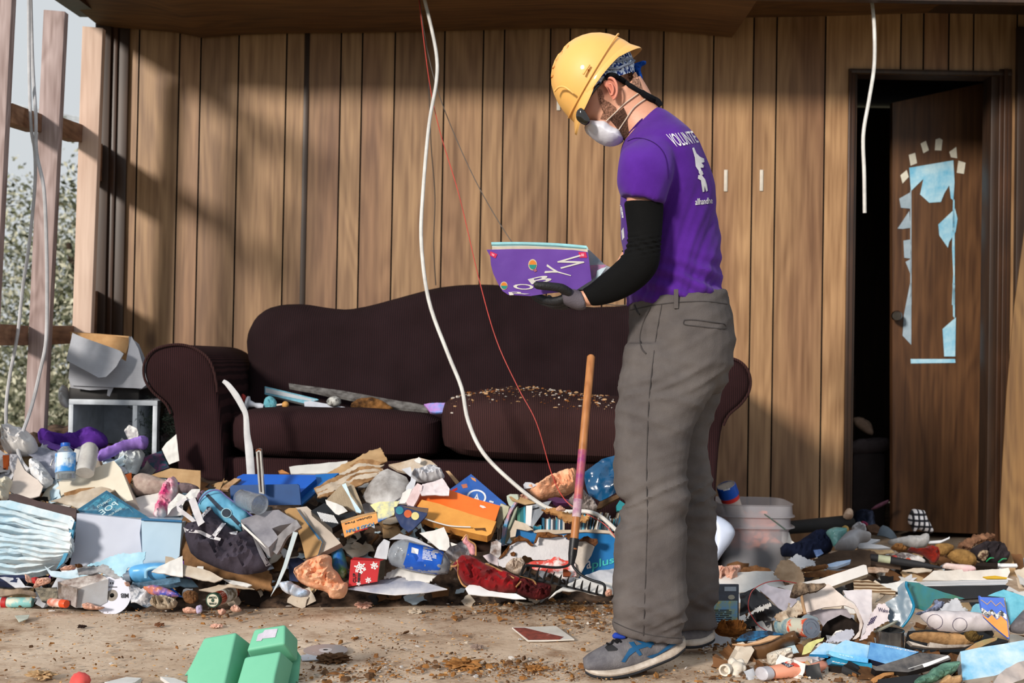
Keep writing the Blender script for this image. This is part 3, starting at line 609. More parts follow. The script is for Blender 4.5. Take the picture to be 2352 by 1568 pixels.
def cushion(x0, x1, yt, yb, dz, label, xsh=0, mat=cord, tilt=0, topx=None):
    a = P(x0, yt, SD); b = P(x1, yt, SD); c = P(x0, yb, SD); h = a.z - c.z
    bm = bmesh.new(); nx, ny, nz = 22, 14, 6; sd = random.random() * 9
    vs = []; idx = {}; fs = []
    def pt(i, j, k):
        u, v, w = i / nx * 2 - 1, j / ny * 2 - 1, k / nz * 2 - 1; ex = 5
        # superellipsoid rounding
        m = max(abs(u), abs(v), abs(w)); l = (abs(u) ** ex + abs(v) ** ex + abs(w) ** ex) ** (1 / ex); s = m / l if l else 1
        u, v, w = u * s, v * s, w * s
        X = (a.x + b.x) / 2 + u * (b.x - a.x) / 2; Y = SD + .30 + v * .32; Z = (a.z + c.z) / 2 + w * h / 2 * (1 + .14 * (1 - u * u) * (1 - v * v)) + (X - (a.x + b.x) / 2) * -.017
        Z += tilt * (v + 1) * .5
        if w > .3: Z += dz * (noise.noise(Vector((X * 3 + sd, Y * 3, 1))))
        Y += .008 * noise.noise(Vector((X * 5, Z * 5, sd)))
        return Vector((X, Y, Z))
    for i in range(nx + 1):
        for j in range(ny + 1):
            for k in range(nz + 1):
                if i in (0, nx) or j in (0, ny) or k in (0, nz): idx[(i, j, k)] = len(vs); vs.append(pt(i, j, k))
    def qd(a_, b_, c_, d_): fs.append((idx[a_], idx[b_], idx[c_], idx[d_]))
    for i in range(nx):
        for j in range(ny): qd((i, j, nz), (i + 1, j, nz), (i + 1, j + 1, nz), (i, j + 1, nz)); qd((i, j, 0), (i, j + 1, 0), (i + 1, j + 1, 0), (i + 1, j, 0))
        for k in range(nz): qd((i, 0, k), (i + 1, 0, k), (i + 1, 0, k + 1), (i, 0, k + 1)); qd((i, ny, k), (i, ny, k + 1), (i + 1, ny, k + 1), (i + 1, ny, k))
    for j in range(ny):
        for k in range(nz): qd((0, j, k), (0, j, k + 1), (0, j + 1, k + 1), (0, j + 1, k)); qd((nx, j, k), (nx, j + 1, k), (nx, j + 1, k + 1), (nx, j, k + 1))
    o = link('seat_cushion', vs, fs, mat, sofa); 
    if label: o['label'] = label
    pts = [pt(i, .6, nz - .9) + Vector((0, -.006, .0)) for i in range(1, nx)]
    tube('cushion_piping', pts, .0045, cord2, o, 6, 0); return o
cushion(512, 1012, 944, 1052, .02, 'seat cushion lying flat', mat=cord); cushion(1008, 1560, 925, 1062, .03, 'seat cushion pushed up and littered with crumbs', tilt=.05, mat=cord2)
a = P(500, 1050, SD + .03); b = P(1590, 1068, SD + .03)
box('front_rail', (a.x, a.y, -.0), (b.x - a.x, 0, 0), (0, .1, 0), (0, 0, a.z), cord, sofa, bev=.012)
box('frame_back', (a.x, a.y + .2, 0), (b.x - a.x, 0, 0), (0, .55, 0), (0, 0, a.z - .04), cordb, sofa)
# crumbs on the right cushion
def crumbs(name, n, fn, mats, s0, s1, label, cat, flat=.35):
    vs = []; fs = []; mi = []
    for _ in range(n):
        p = fn(); s = random.uniform(s0, s1) * random.choice((.5, .7, 1, 1, 1.5)); k = len(vs); m = random.randrange(len(mats)); a = random.random() * 6.3
        R = Matrix.Rotation(a, 3, 'Z') @ Matrix.Rotation(random.gauss(0, .4), 3, 'X'); cn = 5
        top = [R @ Vector((math.cos(6.28 * i / cn) * s * random.uniform(.6, 1.3), math.sin(6.28 * i / cn) * s * random.uniform(.3, .8), 0)) for i in range(cn)]
        hh = s * flat * random.uniform(.5, 1.5)
        vs += [p + t_ for t_ in top] + [p + t_ * random.uniform(.5, .9) + Vector((0, 0, hh)) for t_ in top]
        fs += [tuple(k + i for i in range(cn))[::-1], tuple(k + cn + i for i in range(cn))] + [(k + i, k + (i + 1) % cn, k + cn + (i + 1) % cn, k + cn + i) for i in range(cn)]
        mi += [m] * (cn + 2)
    o = link(name, vs, fs, mats, None, mi, False); tag(o, label, cat, kind='stuff'); return o
def on_cush():
    px = random.uniform(1040, 1410); py = random.uniform(905, 945); r = ray(px, py)
    z = .595 + random.uniform(0, .01); p = CAM + r * ((.675 - CAM.z) / r.z if abs(r.z) > .02 else 4.7); p = P(px, py, 0) if 0 else Vector((p.x, random.uniform(4.5, 4.95), 0)); return p
cv = [Vector(v) for n_ in GEO if n_.startswith('seat_cushion') for v in GEO[n_][0]]
cf = []; k = 0
for n_ in GEO:
    if n_.startswith('seat_cushion'): cf += [tuple(i + k for i in f) for f in GEO[n_][1]]; k += len(GEO[n_][0])
CB = BVHTree.FromPolygons(cv, cf); xl = P(1030, 900, SD).x; xr = P(1420, 900, SD).x
def oncb():
    while 1:
        h = CB.ray_cast(Vector((random.uniform(xl, xr), random.uniform(SD + .02, SD + .5), 2)), Vector((0, 0, -1)))
        if h[0]: return h[0]
crumbs('crumb_litter', 420, oncb, [M((150, 95, 50), 1), M((190, 150, 110), 1), M((110, 60, 35), 1), M((205, 195, 185), 1)], .003, .008, 'brown crumbs and flakes scattered on the raised sofa cushion', 'crumbs')
SEATZ = P(700, 944, SD).z
# ---- things lying on the seat (c8 frame)
Z8 = lambda pts: q('c8', pts)
def onseat(f, name, label, cat, pts, mat, dd_=4.6, **k):
    o = f(name, pts, mat, d=dd_, **k); tag(o, label, cat); return o
silver = M((150, 148, 146), .45, (90, 86, 84), 30, .4, met=.4)
o = onseat(slab, 'foil_faced_board', 'long silvery foil board lying across the sofa seat', 'board', Z8([(925, 100), (1330, 155), (1940, 262), (1970, 300), (1760, 285), (1400, 215), (930, 125)]), silver, 4.72, tilt=60, th=.012, amp=.002)
bk1 = onseat(slab, 'hardcover_book', 'open blue-edged book propped on the left sofa cushion', 'book', Z8([(745, 120), (1140, 215), (1150, 222), (1045, 250), (900, 215), (745, 180)]), M((110, 170, 190), .6, (60, 110, 130)), 4.7, tilt=20, th=.03, side=stripes((226, 226, 224), (150, 165, 175), 2, 2500))
dpoly([bk1], Z8([(752, 132), (1130, 222), (1110, 236), (752, 168)]), stripes((230, 232, 235), (160, 175, 190), 2, 2200), bk1, 'page_edges')
o = onseat(slab, 'white_folder_box', 'flat pale grey box lying on the left sofa cushion beneath the foil board', 'box', Z8([(1040, 235), (1090, 230), (1420, 290), (1400, 312), (1250, 312), (1045, 285)]), M((196, 200, 214), .6), 4.62, tilt=15, th=.05)
o = onseat(slab, 'loose_papers', 'thin white papers flat on the left sofa cushion', 'paper', Z8([(740, 300), (880, 285), (1120, 290), (1210, 302), (1200, 312), (740, 308)]), M((205, 200, 192), .8), 4.6, tilt=60, th=.004, amp=.002)
o = onseat(puff, 'doll', 'small doll in a pale blue dress lying on the sofa', 'doll', Z8([(735, 260), (745, 215), (780, 192), (815, 205), (840, 245), (835, 290), (790, 300), (735, 290)]), M((110, 172, 184), .9, (80, 140, 155)), 4.58, tilt=20, th=.022, amp=.005, freq=40)
blob('head', P(*Z8([(900, 258)])[0], 4.57), (.013, .013, .013), M((205, 150, 80), .7), o, amp=.05); tube('arm', [P(*Z8([(835, 262)])[0], 4.57), P(*Z8([(880, 256)])[0], 4.57)], .004, M((225, 205, 195), .7), o)
o = lathe('goblet_ornament', P(*Z8([(605, 245)])[0], 4.56), P(*Z8([(735, 275)])[0], 4.56), [(0, .026), (.12, .027), (.2, .014), (.5, .008), (.8, .012), (1, .010)], M((196, 200, 212), .4)); tag(o, 'white goblet-shaped ornament lying on its side on the sofa', 'ornament')
o = puff('red_ornament', Z8([(568, 190), (590, 182), (608, 200), (600, 245), (575, 235)]), M((170, 45, 40), .8), d=4.57, th=.012); tag(o, 'small red ornament beside the goblet on the sofa', 'ornament')
wb_ = blob('wire_ball', P(*Z8([(1265, 235)])[0], 4.62), (.028, .028, .02), M((190, 190, 186), .6, (70, 66, 64), 60, contrast=.3), None, .1, 5); tag(wb_, 'small white perforated ball on the sofa seat', 'ball')
o = puff('charred_paper', Z8([(1380, 262), (1450, 215), (1560, 205), (1640, 235), (1730, 300), (1560, 312), (1420, 300)]), M((150, 104, 58), .9, (40, 26, 18), 14, contrast=.4), d=4.6, tilt=30, th=.02, amp=.012); tag(o, 'brown crumpled charred paper in the middle of the sofa seat', 'paper')
o = slab('plastic_wrapper', Z8([(1940, 262), (1975, 253), (2125, 250), (2110, 290), (2080, 320), (1990, 322)]), M((80, 150, 215), .3, (200, 120, 190), 20), d=4.55, tilt=35, th=.01, amp=.006); tag(o, 'shiny blue and pink wrapper on the sofa between the cushions', 'wrapper')
o = blob('fluff_ball', P(1266, 922, 4.55), (.012, .012, .014), M((90, 84, 78), 1), None, .6, 4); tag(o, 'tiny grey tuft on the raised sofa cushion', 'tuft')
# ---- shelf, monitor box, tree at far left
shm = M((196, 204, 214), .5, bump=.03)
sh = empty('cube_shelf', P(250, 1050, 4.75)); tag(sh, 'white open cube shelf beside the sofa arm', 'shelf')
def pl_(a, b, c, d_, n, th=.018, nm='panel', m=shm):   # px quad -> slab panel
    return slab(nm, q('px', [a, b, c, d_]), m, d=n, tilt=0, th=th, parent=sh, smooth=False)
A = P(158, 916, 4.62); B = P(362, 918, 4.62); wS = B.x - A.x; hS = .42; dS = .36
zt = A.z
for nm, o_, u_, v_, w_ in (('top_panel', (A.x, A.y, zt - .02), (wS, 0, 0), (0, dS, 0), (0, 0, .02)), ('side_panel', (A.x, A.y, zt - hS), (.018, 0, 0), (0, dS, 0), (0, 0, hS - .02)), ('divider_panel', (A.x + wS * .72, A.y, zt - hS), (.018, 0, 0), (0, dS, 0), (0, 0, hS - .02)), ('side_panel', (A.x + wS - .018, A.y, zt - hS), (.018, 0, 0), (0, dS, 0), (0, 0, hS - .02)), ('back_panel', (A.x, A.y + dS - .01, zt - hS), (wS, 0, 0), (0, .01, 0), (0, 0, hS - .02)), ('base_panel', (A.x, A.y, zt - hS), (wS, 0, 0), (0, dS, 0), (0, 0, .018))):
    box(nm, o_, u_, v_, w_, shm, sh, bev=.002)
blk = M((28, 26, 28), .6, bump=.05)
o = box('black_player', (P(158, 912, 4.64).x, 4.64, zt), (P(320, 900, 4.64).x - P(158, 900, 4.64).x, 0, 0), (0, .3, 0), (0, 0, .045), blk, None, bev=.004); tag(o, 'flat black electronic box on top of the white cube shelf', 'electronics')
cx_ = empty('cardboard_carton', P(240, 885, 4.62)); tag(cx_, 'crushed grey-printed cardboard carton with torn flap on the cube shelf', 'carton')
gp = stripes((186, 190, 198), (160, 164, 176), 2, 1600, .9, .1, .4, .7); kraft = M((190, 152, 108), .9, (160, 120, 80))
slab('front_side', q('px', [(166, 768), (215, 785), (290, 830), (302, 772), (318, 800), (340, 880), (326, 892), (165, 885), (158, 870)]), gp, d=4.6, tilt=5, th=.006, amp=.006, freq=6, cell=.02, parent=cx_)
slab('torn_flap', q('px', [(168, 765), (190, 775), (275, 805), (284, 812), (268, 842), (245, 866), (228, 868), (195, 850), (153, 828)]), gp, d=4.54, tilt=12, th=.005, amp=.01, freq=5, cell=.02, parent=cx_)['label'] = 'grey torn flap folded forward'
slab('inner_side', q('px', [(162, 763), (215, 766), (300, 776), (290, 812), (262, 800), (240, 798), (190, 780)]), kraft, d=4.66, tilt=10, th=.006, amp=.004, cell=.03, parent=cx_)['label'] = 'brown bare cardboard inside'
slab('lid', q('px', [(158, 762), (200, 764), (298, 772), (292, 782), (200, 772)]), kraft, d=4.7, tilt=40, th=.006, parent=cx_)
slab('side_face', q('px', [(296, 772), (318, 790), (335, 830), (344, 886), (320, 895), (290, 880), (296, 830)]), gp, d=4.64, tilt=0, yaw=40, th=.006, amp=.008, cell=.02, parent=cx_)
slab('back_side', q('px', [(162, 764), (300, 774), (330, 880), (166, 880)]), kraft, d=4.78, tilt=0, th=.006, parent=cx_)
slab('torn_paper', q('px', [(160, 876), (262, 882), (262, 888), (252, 910), (246, 908), (248, 894), (206, 896), (162, 890)]), gp, d=4.6, tilt=2, th=.003, amp=.003, cell=.02, parent=cx_)
o = puff('plastic_bag', q('px', [(136, 900), (150, 888), (158, 892), (160, 930), (150, 936), (138, 928), (134, 915)]), M((205, 205, 205), .5), d=4.7, th=.03, amp=.02); tag(o, 'small white plastic bag sticking out behind the cube shelf', 'bag')
# artificial tree
tr = empty('artificial_tree', P(370, 1050, 4.7)); tag(tr, 'dark green artificial Christmas tree piece between shelf and sofa arm', 'christmas tree')
vs = []; fs = []
cen = P(365, 985, 4.66)
for k in range(60):
    a = Vector([random.gauss(0, .6) for _ in range(3)]); a.y = abs(a.y) * -.3; a.normalize(); st = cen + Vector((random.uniform(-.04, .06), 0, random.uniform(-.12, .05))); L = random.uniform(.05, .13)
    for m in range(45):
        t = random.random(); p = st + a * L * t; dr = (a * .6 + Vector([random.gauss(0, .8) for _ in range(3)])).normalized(); b2 = dr.orthogonal().normalized() * .0009; e = p + dr * .02
        i = len(vs); vs += [p - b2, p + b2, e]; fs.append((i, i + 1, i + 2))
link('needles', vs, fs, M((30, 46, 36), .8, (14, 24, 20)), tr, smooth=False)
tube('branch', [cen + Vector((0, .02, -.2)), cen, cen + Vector((.02, 0, .1))], .008, M((50, 40, 30), .9), tr)
# ---- cables
wht = M((214, 212, 208), .45, bump=0); cabm = M((190, 190, 194), .45, bump=0)
def cable(name, label, pts, r, m, cat='cable'):
    o = tube(name, [P(x, y, d) for x, y, d in pts], r, m, None, 8, 6); tag(o, label, cat); return o
cable('hanging_cable', 'thick white cable hanging from the ceiling and looping down into the debris', [(972, -12, 4.86), (990, 60, 4.82), (1003, 130, 4.75), (1002, 190, 4.7), (985, 290, 4.6), (971, 450, 4.45), (968, 560, 4.35), (985, 690, 4.25), (1028, 810, 4.2), (1060, 890, 4.15), (1075, 965, 4.1), (1110, 1040, 4.05), (1180, 1110, 4.0), (1250, 1162, 3.95), (1300, 1174, 3.93), (1345, 1174, 3.9), (1380, 1186, 3.88), (1420, 1222, 3.86)], .0068, wht)
cable('hanging_cable', 'short white cable end hanging from the ceiling in front of the doorway', [(2001, -12, 4.86), (2008, 60, 4.8), (2008, 150, 4.75), (1996, 230, 4.7), (1983, 310, 4.7), (1985, 400, 4.7), (1986, 489, 4.7)], .0072, wht)
cable('hanging_cable', 'white cable at far left, ending higher and farther left', [(66, -14, 4.4), (67, 143, 4.35), (71, 285, 4.3), (80, 350, 4.3), (80, 430, 4.3), (67, 560, 4.3), (52, 663, 4.3), (41, 763, 4.3), (22, 866, 4.3), (14, 935, 4.3), (15, 1010, 4.3)], .0062, cabm)
cable('hanging_cable', 'white cable at far left that curls down onto the white plastic bag', [(70, -14, 4.42), (75, 150, 4.4), (82, 264, 4.3), (84, 350, 4.28), (100, 428, 4.25), (106, 535, 4.25), (108, 654, 4.25), (106, 779, 4.25), (91, 857, 4.25), (72, 935, 4.25), (47, 1007, 4.2), (41, 1030, 4.2), (50, 1060, 4.2), (66, 1080, 4.18)], .0066, cabm)
cable('thin_wire', 'thin red wire dangling from the ceiling across the sofa', [(961, -12, 4.86), (985, 180, 4.75), (1010, 300, 4.6), (1055, 450, 4.45), (1100, 640, 4.3), (1140, 780, 4.2), (1190, 890, 4.15), (1232, 970, 4.1), (1268, 1090, 4.0), (1300, 1150, 3.92), (1345, 1178, 3.9), (1390, 1205, 3.87), (1418, 1240, 3.85)], .0016, M((190, 60, 50), .5, bump=0), 'wire')
cable('thin_wire', 'thin grey wire slanting from the ceiling behind the held folder', [(963, -12, 4.86), (975, 80, 4.82), (1000, 190, 4.8), (1040, 300, 4.7), (1100, 430, 4.6), (1175, 555, 4.5), (1250, 650, 4.45), (1382, 696, 4.4), (1450, 700, 4.4)], .0018, M((84, 76, 70), .5, bump=0), 'wire')
cable('thin_wire', 'thin black wire against the panelling beside the white cable', [(985, 190, 5.2), (990, 330, 5.2), (999, 450, 5.2), (996, 560, 5.2), (1001, 655, 5.2)], .0022, M((30, 28, 28), .5, bump=0), 'wire')
# ================================================================ DEBRIS PILE
PAPER = (224, 222, 218)
pw = M(PAPER, .8, (192, 190, 188), 6, .15, 30); pg = M((196, 198, 204), .8, (168, 170, 178), 7, .15, 30); pd = M((206, 198, 186), .85, (160, 140, 118), 6, .2, 40, contrast=.6)
pb = M((166, 198, 214), .7, (202, 214, 222), 9, .15, 30); tanp = M((190, 160, 122), .85, (150, 118, 82), 6, .2, 40); brn = M((120, 84, 54), .95, (74, 50, 32), 14, .4, 50)
soggy = M((170, 134, 96), .95, (110, 78, 50), 20, .4, 60, c3=(205, 180, 150)); blk = M((28, 27, 30), .55, (16, 15, 17), 10, .05); blkg = M((24, 24, 28), .2, (14, 14, 16), 10, 0)
dark = M((46, 38, 34), .95, (26, 21, 19), 9, .3, 40); white = M((230, 230, 232), .5, (212, 212, 214), 5, .03); ink = M((40, 38, 44), .8, bump=0); teal = M((30, 128, 150), .6, (20, 92, 112), 10); navy = M((28, 40, 78), .8, (16, 24, 50), 10)
blu = M((22, 92, 190), .4, (14, 74, 165), 4, .02); blud = M((10, 70, 130), .45, (8, 56, 108), 4, .02); cyan = M((30, 140, 196), .5, (16, 112, 170), 6, .05); red = M((190, 36, 34), .6, (140, 22, 24), 8); orange = M((240, 120, 44), .6, (225, 100, 30), 4, .05)
plast = M((214, 218, 222), .25, (196, 200, 206), 8, .2, 25, tr=.35); clear = M((232, 238, 242), .08, (222, 230, 236), 8, .1, 20, tr=.85); film = M((205, 205, 212), .3, (180, 180, 190), 9, .3, 20, tr=.3)
pages = stripes((224, 214, 196), (150, 130, 104), 2, 5000, .9, .3); pagesx = stripes((224, 214, 196), (150, 130, 104), 0, 5000, .9, .3); pgray = stripes((176, 174, 178), (120, 118, 124), 2, 3500, .9, .4)
insul = M((232, 188, 156), .98, (220, 144, 104), 22, .9, 60, c3=(244, 222, 202), contrast=.7); insp = M((222, 186, 170), .98, (196, 146, 126), 22, .8, 60, c3=(236, 212, 198))
def item(f, name, label, cat, c, pts, mat, group=None, **k):
    o = f(name, q(c, pts), mat, **k); tag(o, label, cat, group); return o
# ---- the heap under everything
def heap():
    vs = []; fs = []; nx, ny = 150, 60
    for j in range(ny + 1):
        for i in range(nx + 1):
            x = -2.0 + 3.05 * i / nx; y = 3.75 + 1.4 * j / ny; z = hm(x, y) - .012
            if x > -1.42: z *= sm(4.62, 4.42, y) if y > 4.42 else 1
            z += .03 * noise.noise(Vector((x * 9, y * 9, 1))) * min(1, z * 8) + .016 * noise.noise(Vector((x * 30, y * 30, 4))) * min(1, max(0, z) * 8)
            vs.append((x, y, max(-.03, z)))
    fs = [(j * (nx + 1) + i, j * (nx + 1) + i + 1, (j + 1) * (nx + 1) + i + 1, (j + 1) * (nx + 1) + i) for j in range(ny) for i in range(nx)]
    o = link('debris_heap', vs, fs, M((110, 88, 72), .98, (36, 29, 26), 22, .8, 40, c3=(176, 162, 150), contrast=.5)); tag(o, 'heap of matted dark debris filling the floor in front of the sofa', 'debris', kind='stuff')
heap()
def litter(name, n, mats, s0, s1, reg, label, seed=3, lift=.012):
    """small torn scraps thrown over the heap"""
    R0 = random.Random(seed); vs = []; fs = []; mi = []
    for _ in range(n):
        px = R0.uniform(reg[0], reg[2]); py = R0.uniform(reg[1], reg[3]); d = dep(px, py)
        if d > 5.1: continue
        p = P(px, py, d); 
        if p.y > 4.36 and -1.4 < p.x < .72: continue
        s = R0.uniform(s0, s1); m = R0.randrange(len(mats)); ti = R0.uniform(5, 80); u, v, nn = frame(ti, R0.uniform(-60, 60)); a = R0.uniform(0, 6.28)
        u, v = u * math.cos(a) + v * math.sin(a), v * math.cos(a) - u * math.sin(a); k = len(vs); G_ = 4; asp = R0.uniform(.3, 1); sd = R0.uniform(0, 99)
        p = p + nn * lift; top = []
        for j in range(G_ + 1):
            for i in range(G_ + 1):
                a1 = (i / G_ - .5) * 2; b1 = (j / G_ - .5) * 2; jx = 1 + .3 * noise.noise(Vector((b1 * 2, sd, 1))); 
                top.append(p + u * (a1 * s * jx) + v * (b1 * s * asp) + nn * (.35 * s * noise.noise(Vector((a1 * 1.3 + sd, b1 * 1.3, 0)))))
        N_ = len(top); vs += top + [t_ - nn * .0012 for t_ in top]
        for j in range(G_):
            for i in range(G_):
                q_ = (j * (G_ + 1) + i, j * (G_ + 1) + i + 1, (j + 1) * (G_ + 1) + i + 1, (j + 1) * (G_ + 1) + i)
                fs.append(tuple(k + x for x in q_)); fs.append(tuple(k + N_ + x for x in reversed(q_))); mi += [m, m]
    o = link(name, vs, fs, mats, None, mi); tag(o, label, 'litter', kind='stuff')
litter('scrap_litter', 420, [pw, pg, pd, tanp, brn, pb, dark, dark, blk], .012, .05, (-20, 1060, 1420, 1385), 'small torn scraps of paper and board strewn through the heap before the sofa')
litter('scrap_litter', 170, [pw, pg, film, tanp, M((120, 80, 170), .9), pb, dark, pw], .02, .06, (-20, 1000, 430, 1360), 'torn bags and paper scraps strewn through the heap at far left', 9)
# ================================ far left (c4)
def I4(f, *a, **k): return item(f, a[0], a[1], a[2], 'c4', a[3], a[4], **k)
I4(puff, 'plastic_bag', 'crumpled white plastic bag under the cable end at far left', 'bag', [(30, 110), (100, 85), (200, 95), (270, 150), (300, 220), (250, 280), (160, 290), (80, 290), (20, 240)], M((226, 224, 222), .35, (190, 190, 194), 8, .3, 20), d=4.25, th=.07, amp=.035, freq=16)
I4(puff, 'plastic_bag', 'limp clear-white plastic bag hanging below the cable bag', 'bag', [(80, 290), (160, 290), (180, 360), (150, 430), (110, 450), (80, 400)], film, d=4.2, th=.03, amp=.02)
I4(slab, 'orange_strip', 'orange plastic strip at the far left edge', 'strip', [(25, 290), (80, 290), (70, 400), (60, 450), (0, 490), (0, 440), (30, 400)], orange, d=4.22, tilt=10, th=.006, amp=.008, freq=12)
I4(puff, 'purple_sweatshirt', 'dark purple garment draped in front of the cube shelf', 'clothing', [(290, 150), (330, 85), (420, 125), (520, 150), (640, 120), (720, 85), (800, 110), (840, 150), (850, 210), (780, 230), (700, 260), (560, 250), (440, 245), (330, 215)], M((96, 52, 150), .95, (60, 28, 110), 7, .2, c3=(150, 110, 200)), d=4.45, tilt=35, th=.045, amp=.03, freq=11)
I4(puff, 'lavender_cloth', 'pale lavender cloth bunched right of the dark purple garment', 'clothing', [(765, 340), (780, 270), (860, 230), (980, 190), (1080, 160), (1160, 145), (1165, 200), (1140, 245), (1060, 235), (950, 260), (880, 300), (800, 330)], M((160, 130, 208), .95, (128, 98, 180), 8, .2), d=4.36, tilt=30, th=.04, amp=.02, freq=12)
I4(slab, 'cloth_scrap', 'white cloth tip standing beside the artificial tree', 'cloth', [(980, 100), (1010, 50), (1080, 90), (1085, 130), (1070, 160), (1000, 165)], pw, d=4.42, tilt=20, th=.01, amp=.02, freq=14)
I4(slab, 'paper_sheet', 'white sheet leaning on the left sofa arm', 'paper', [(1265, 240), (1300, 190), (1380, 125), (1400, 330), (1320, 360)], pw, d=4.3, tilt=15, th=.004, amp=.01)
I4(slab, 'newspaper', 'grey crumpled newspaper left of the water bottle', 'newspaper', [(190, 300), (240, 225), (440, 250), (470, 330), (440, 480), (380, 470), (280, 330)], M((178, 182, 200), .85, (60, 62, 72), 8, .3, contrast=.8), lift=.04, tilt=30, amp=.03, freq=11)
# water bottle upright
def bottle(name, label, a, b, r, prof, mat, capm, lab=None, labm=None, cat='bottle', cap=(.9, 1.0, .45), **k):
    root = empty(name, a); tag(root, label, cat); a = Vector(a); b = Vector(b)
    bo = lathe('body', a, b, [(t, r * w) for t, w in prof], mat, root, **k)
    lathe('cap', a + (b - a) * cap[0], a + (b - a) * cap[1], [(0, r * cap[2]), (.1, r * cap[2] * 1.05), (.95, r * cap[2]), (1, r * cap[2] * .9)], capm, root, 18)
    if lab: lathe('label_band', a + (b - a) * lab[0], a + (b - a) * lab[1], [(0, r * lab[2]), (1, r * lab[3])], labm, root, **k)
    return root
bp = [(0, .7), (.03, .95), (.1, 1), (.55, 1), (.68, .97), (.8, .7), (.88, .42), (.93, .36), (1, .34)]
bottle('water_bottle', 'upright plastic water bottle with blue cap at far left', P(*q('c4', [(515, 490)])[0], 4.12), P(*q('c4', [(512, 195)])[0], 4.15), .034, bp, clear, blu, (.22, .72, 1.02, 1.0), M((30, 130, 205), .5, (200, 215, 225), 14, 0, contrast=.2), wob=.06)
o = lathe('plastic_cup', P(*q('c4', [(665, 430)])[0], 4.12), P(*q('c4', [(705, 218)])[0], 4.2), [(0, .030), (.5, .031), (.9, .030), (1, .022)], M((216, 214, 210), .2, (190, 186, 182), 20, .1, tr=.3), None, wob=.04); tag(o, 'clear ribbed plastic cup right of the upright water bottle', 'cup')
I4(slab, 'notebook', 'pink and teal leopard patterned notebook by the sofa arm', 'notebook', [(1065, 325), (1265, 255), (1325, 385), (1150, 450)], M((120, 40, 90), .6, (20, 60, 78), 30, .05, c3=(30, 40, 50), contrast=.3), lift=.06, tilt=45, yaw=10, th=.014, side=M((40, 150, 165), .7))
I4(puff, 'shopping_bag', 'white plastic bag with teal printing beside the patterned notebook', 'bag', [(890, 310), (930, 260), (1040, 225), (1140, 270), (1120, 330), (1080, 430), (1050, 520), (960, 440)], M((222, 226, 226), .4, (196, 204, 206), 10, .3, c3=(110, 190, 195)), lift=.05, tilt=30, th=.04, amp=.03, freq=15)
I4(slab, 'orange_scrap', 'orange scrap under the teal printed bag', 'scrap', [(975, 445), (1028, 425), (1030, 470), (1015, 520)], orange, lift=.09, tilt=30, th=.004)
I4(puff, 'white_cloth', 'white tangle of cloth beneath the crushed newspaper at far left', 'cloth', [(230, 340), (290, 320), (380, 420), (430, 500), (340, 560), (300, 500), (230, 430)], M((226, 226, 228), .8, (186, 190, 196), 9), lift=.05, tilt=35, th=.03, amp=.03, freq=18)
I4(slab, 'curved_plate', 'cream curved plastic sheet at far left', 'plastic sheet', [(160, 350), (200, 420), (300, 490), (350, 560), (330, 650), (200, 640), (85, 590), (120, 450)], M((206, 196, 188), .6, (180, 168, 160), 5), lift=.05, tilt=40, th=.004, curl=.03)
I4(puff, 'white_pouch', 'white looped cloth strap at the far left edge', 'strap', [(0, 480), (60, 455), (100, 490), (70, 560), (60, 640), (0, 645)], M((214, 208, 190), .9), lift=.08, tilt=20, th=.03, amp=.02)
tb = I4(slab, 'storage_bin', 'upturned cream plastic storage bin with muddy rim', 'bin', [(312, 640), (385, 525), (560, 460), (892, 332), (950, 400), (1045, 640), (980, 655), (900, 560), (600, 610), (500, 600), (420, 650)], M((216, 208, 192), .45, (198, 188, 170), 4, .05), lift=.09, tilt=40, yaw=-12, th=.16, cell=.05, amp=.004, freq=5)
dpoly([tb], q('c4', [(500, 585), (620, 550), (740, 540), (735, 580), (610, 605), (505, 610)]), soggy, tb, 'mud_stain', off=.003)
I4(puff, 'rolled_mat', 'rolled greyish cardboard mat below the carton flap', 'roll', [(1040, 480), (1110, 440), (1200, 455), (1290, 490), (1432, 530), (1432, 590), (1290, 590), (1160, 612), (1050, 605)], M((176, 160, 150), .9, (150, 130, 122), 40, .3), lift=.08, tilt=30, th=.05, amp=.006)
item(slab, 'cardboard_flap', 'brown corrugated cardboard flap against the sofa arm base', 'cardboard', 'px', [(338, 1094), (392, 1075), (461, 1081), (460, 1124), (440, 1118), (385, 1097)], tanp, lift=.07, tilt=25, th=.006, amp=.004)
I4(slab, 'paper_sheet', 'broad white sheet under the pink splashed paper bag', 'paper', [(1010, 640), (1240, 590), (1432, 610), (1432, 760), (1200, 790), (1080, 740)], pw, lift=.06, tilt=45, amp=.008)
I4(puff, 'paper_bag', 'white paper bag splashed with pink near the sofa arm', 'bag', [(1195, 780), (1230, 640), (1300, 470), (1390, 460), (1395, 600), (1330, 680), (1300, 780)], M((222, 216, 216), .8, (205, 60, 120), 7, .3, contrast=.25), lift=.13, tilt=25, th=.025, amp=.03, freq=15)
I4(slab, 'paper_sheet', 'muddy white papers between the cream bin and the blue book', 'paper', [(400, 660), (560, 610), (800, 560), (900, 580), (800, 640), (640, 720), (600, 715)], pd, lift=.1, tilt=55, amp=.014)
bp_ = I4(slab, 'poetry_book', 'blue hardcover book sticking out of the clear plastic tub', 'book', [(605, 715), (835, 565), (1175, 785), (640, 752)], M((40, 100, 130), .5, (24, 70, 96), 25, .05), d=4.03, tilt=40, th=.03, side=pages)
dpoly([bp_], q('c4', [(640, 722), (832, 588), (1010, 700), (1080, 780), (700, 757)]), M((20, 62, 88), .5, (60, 130, 155), 40, .05, contrast=.3), bp_, 'cover_border', off=.0008)
lc = M((190, 214, 220), .6, bump=0)
dtext([bp_], 'POE', q('c4', [(930, 678), (800, 760), (770, 728), (898, 650)]), lc, bp_, off=.002)
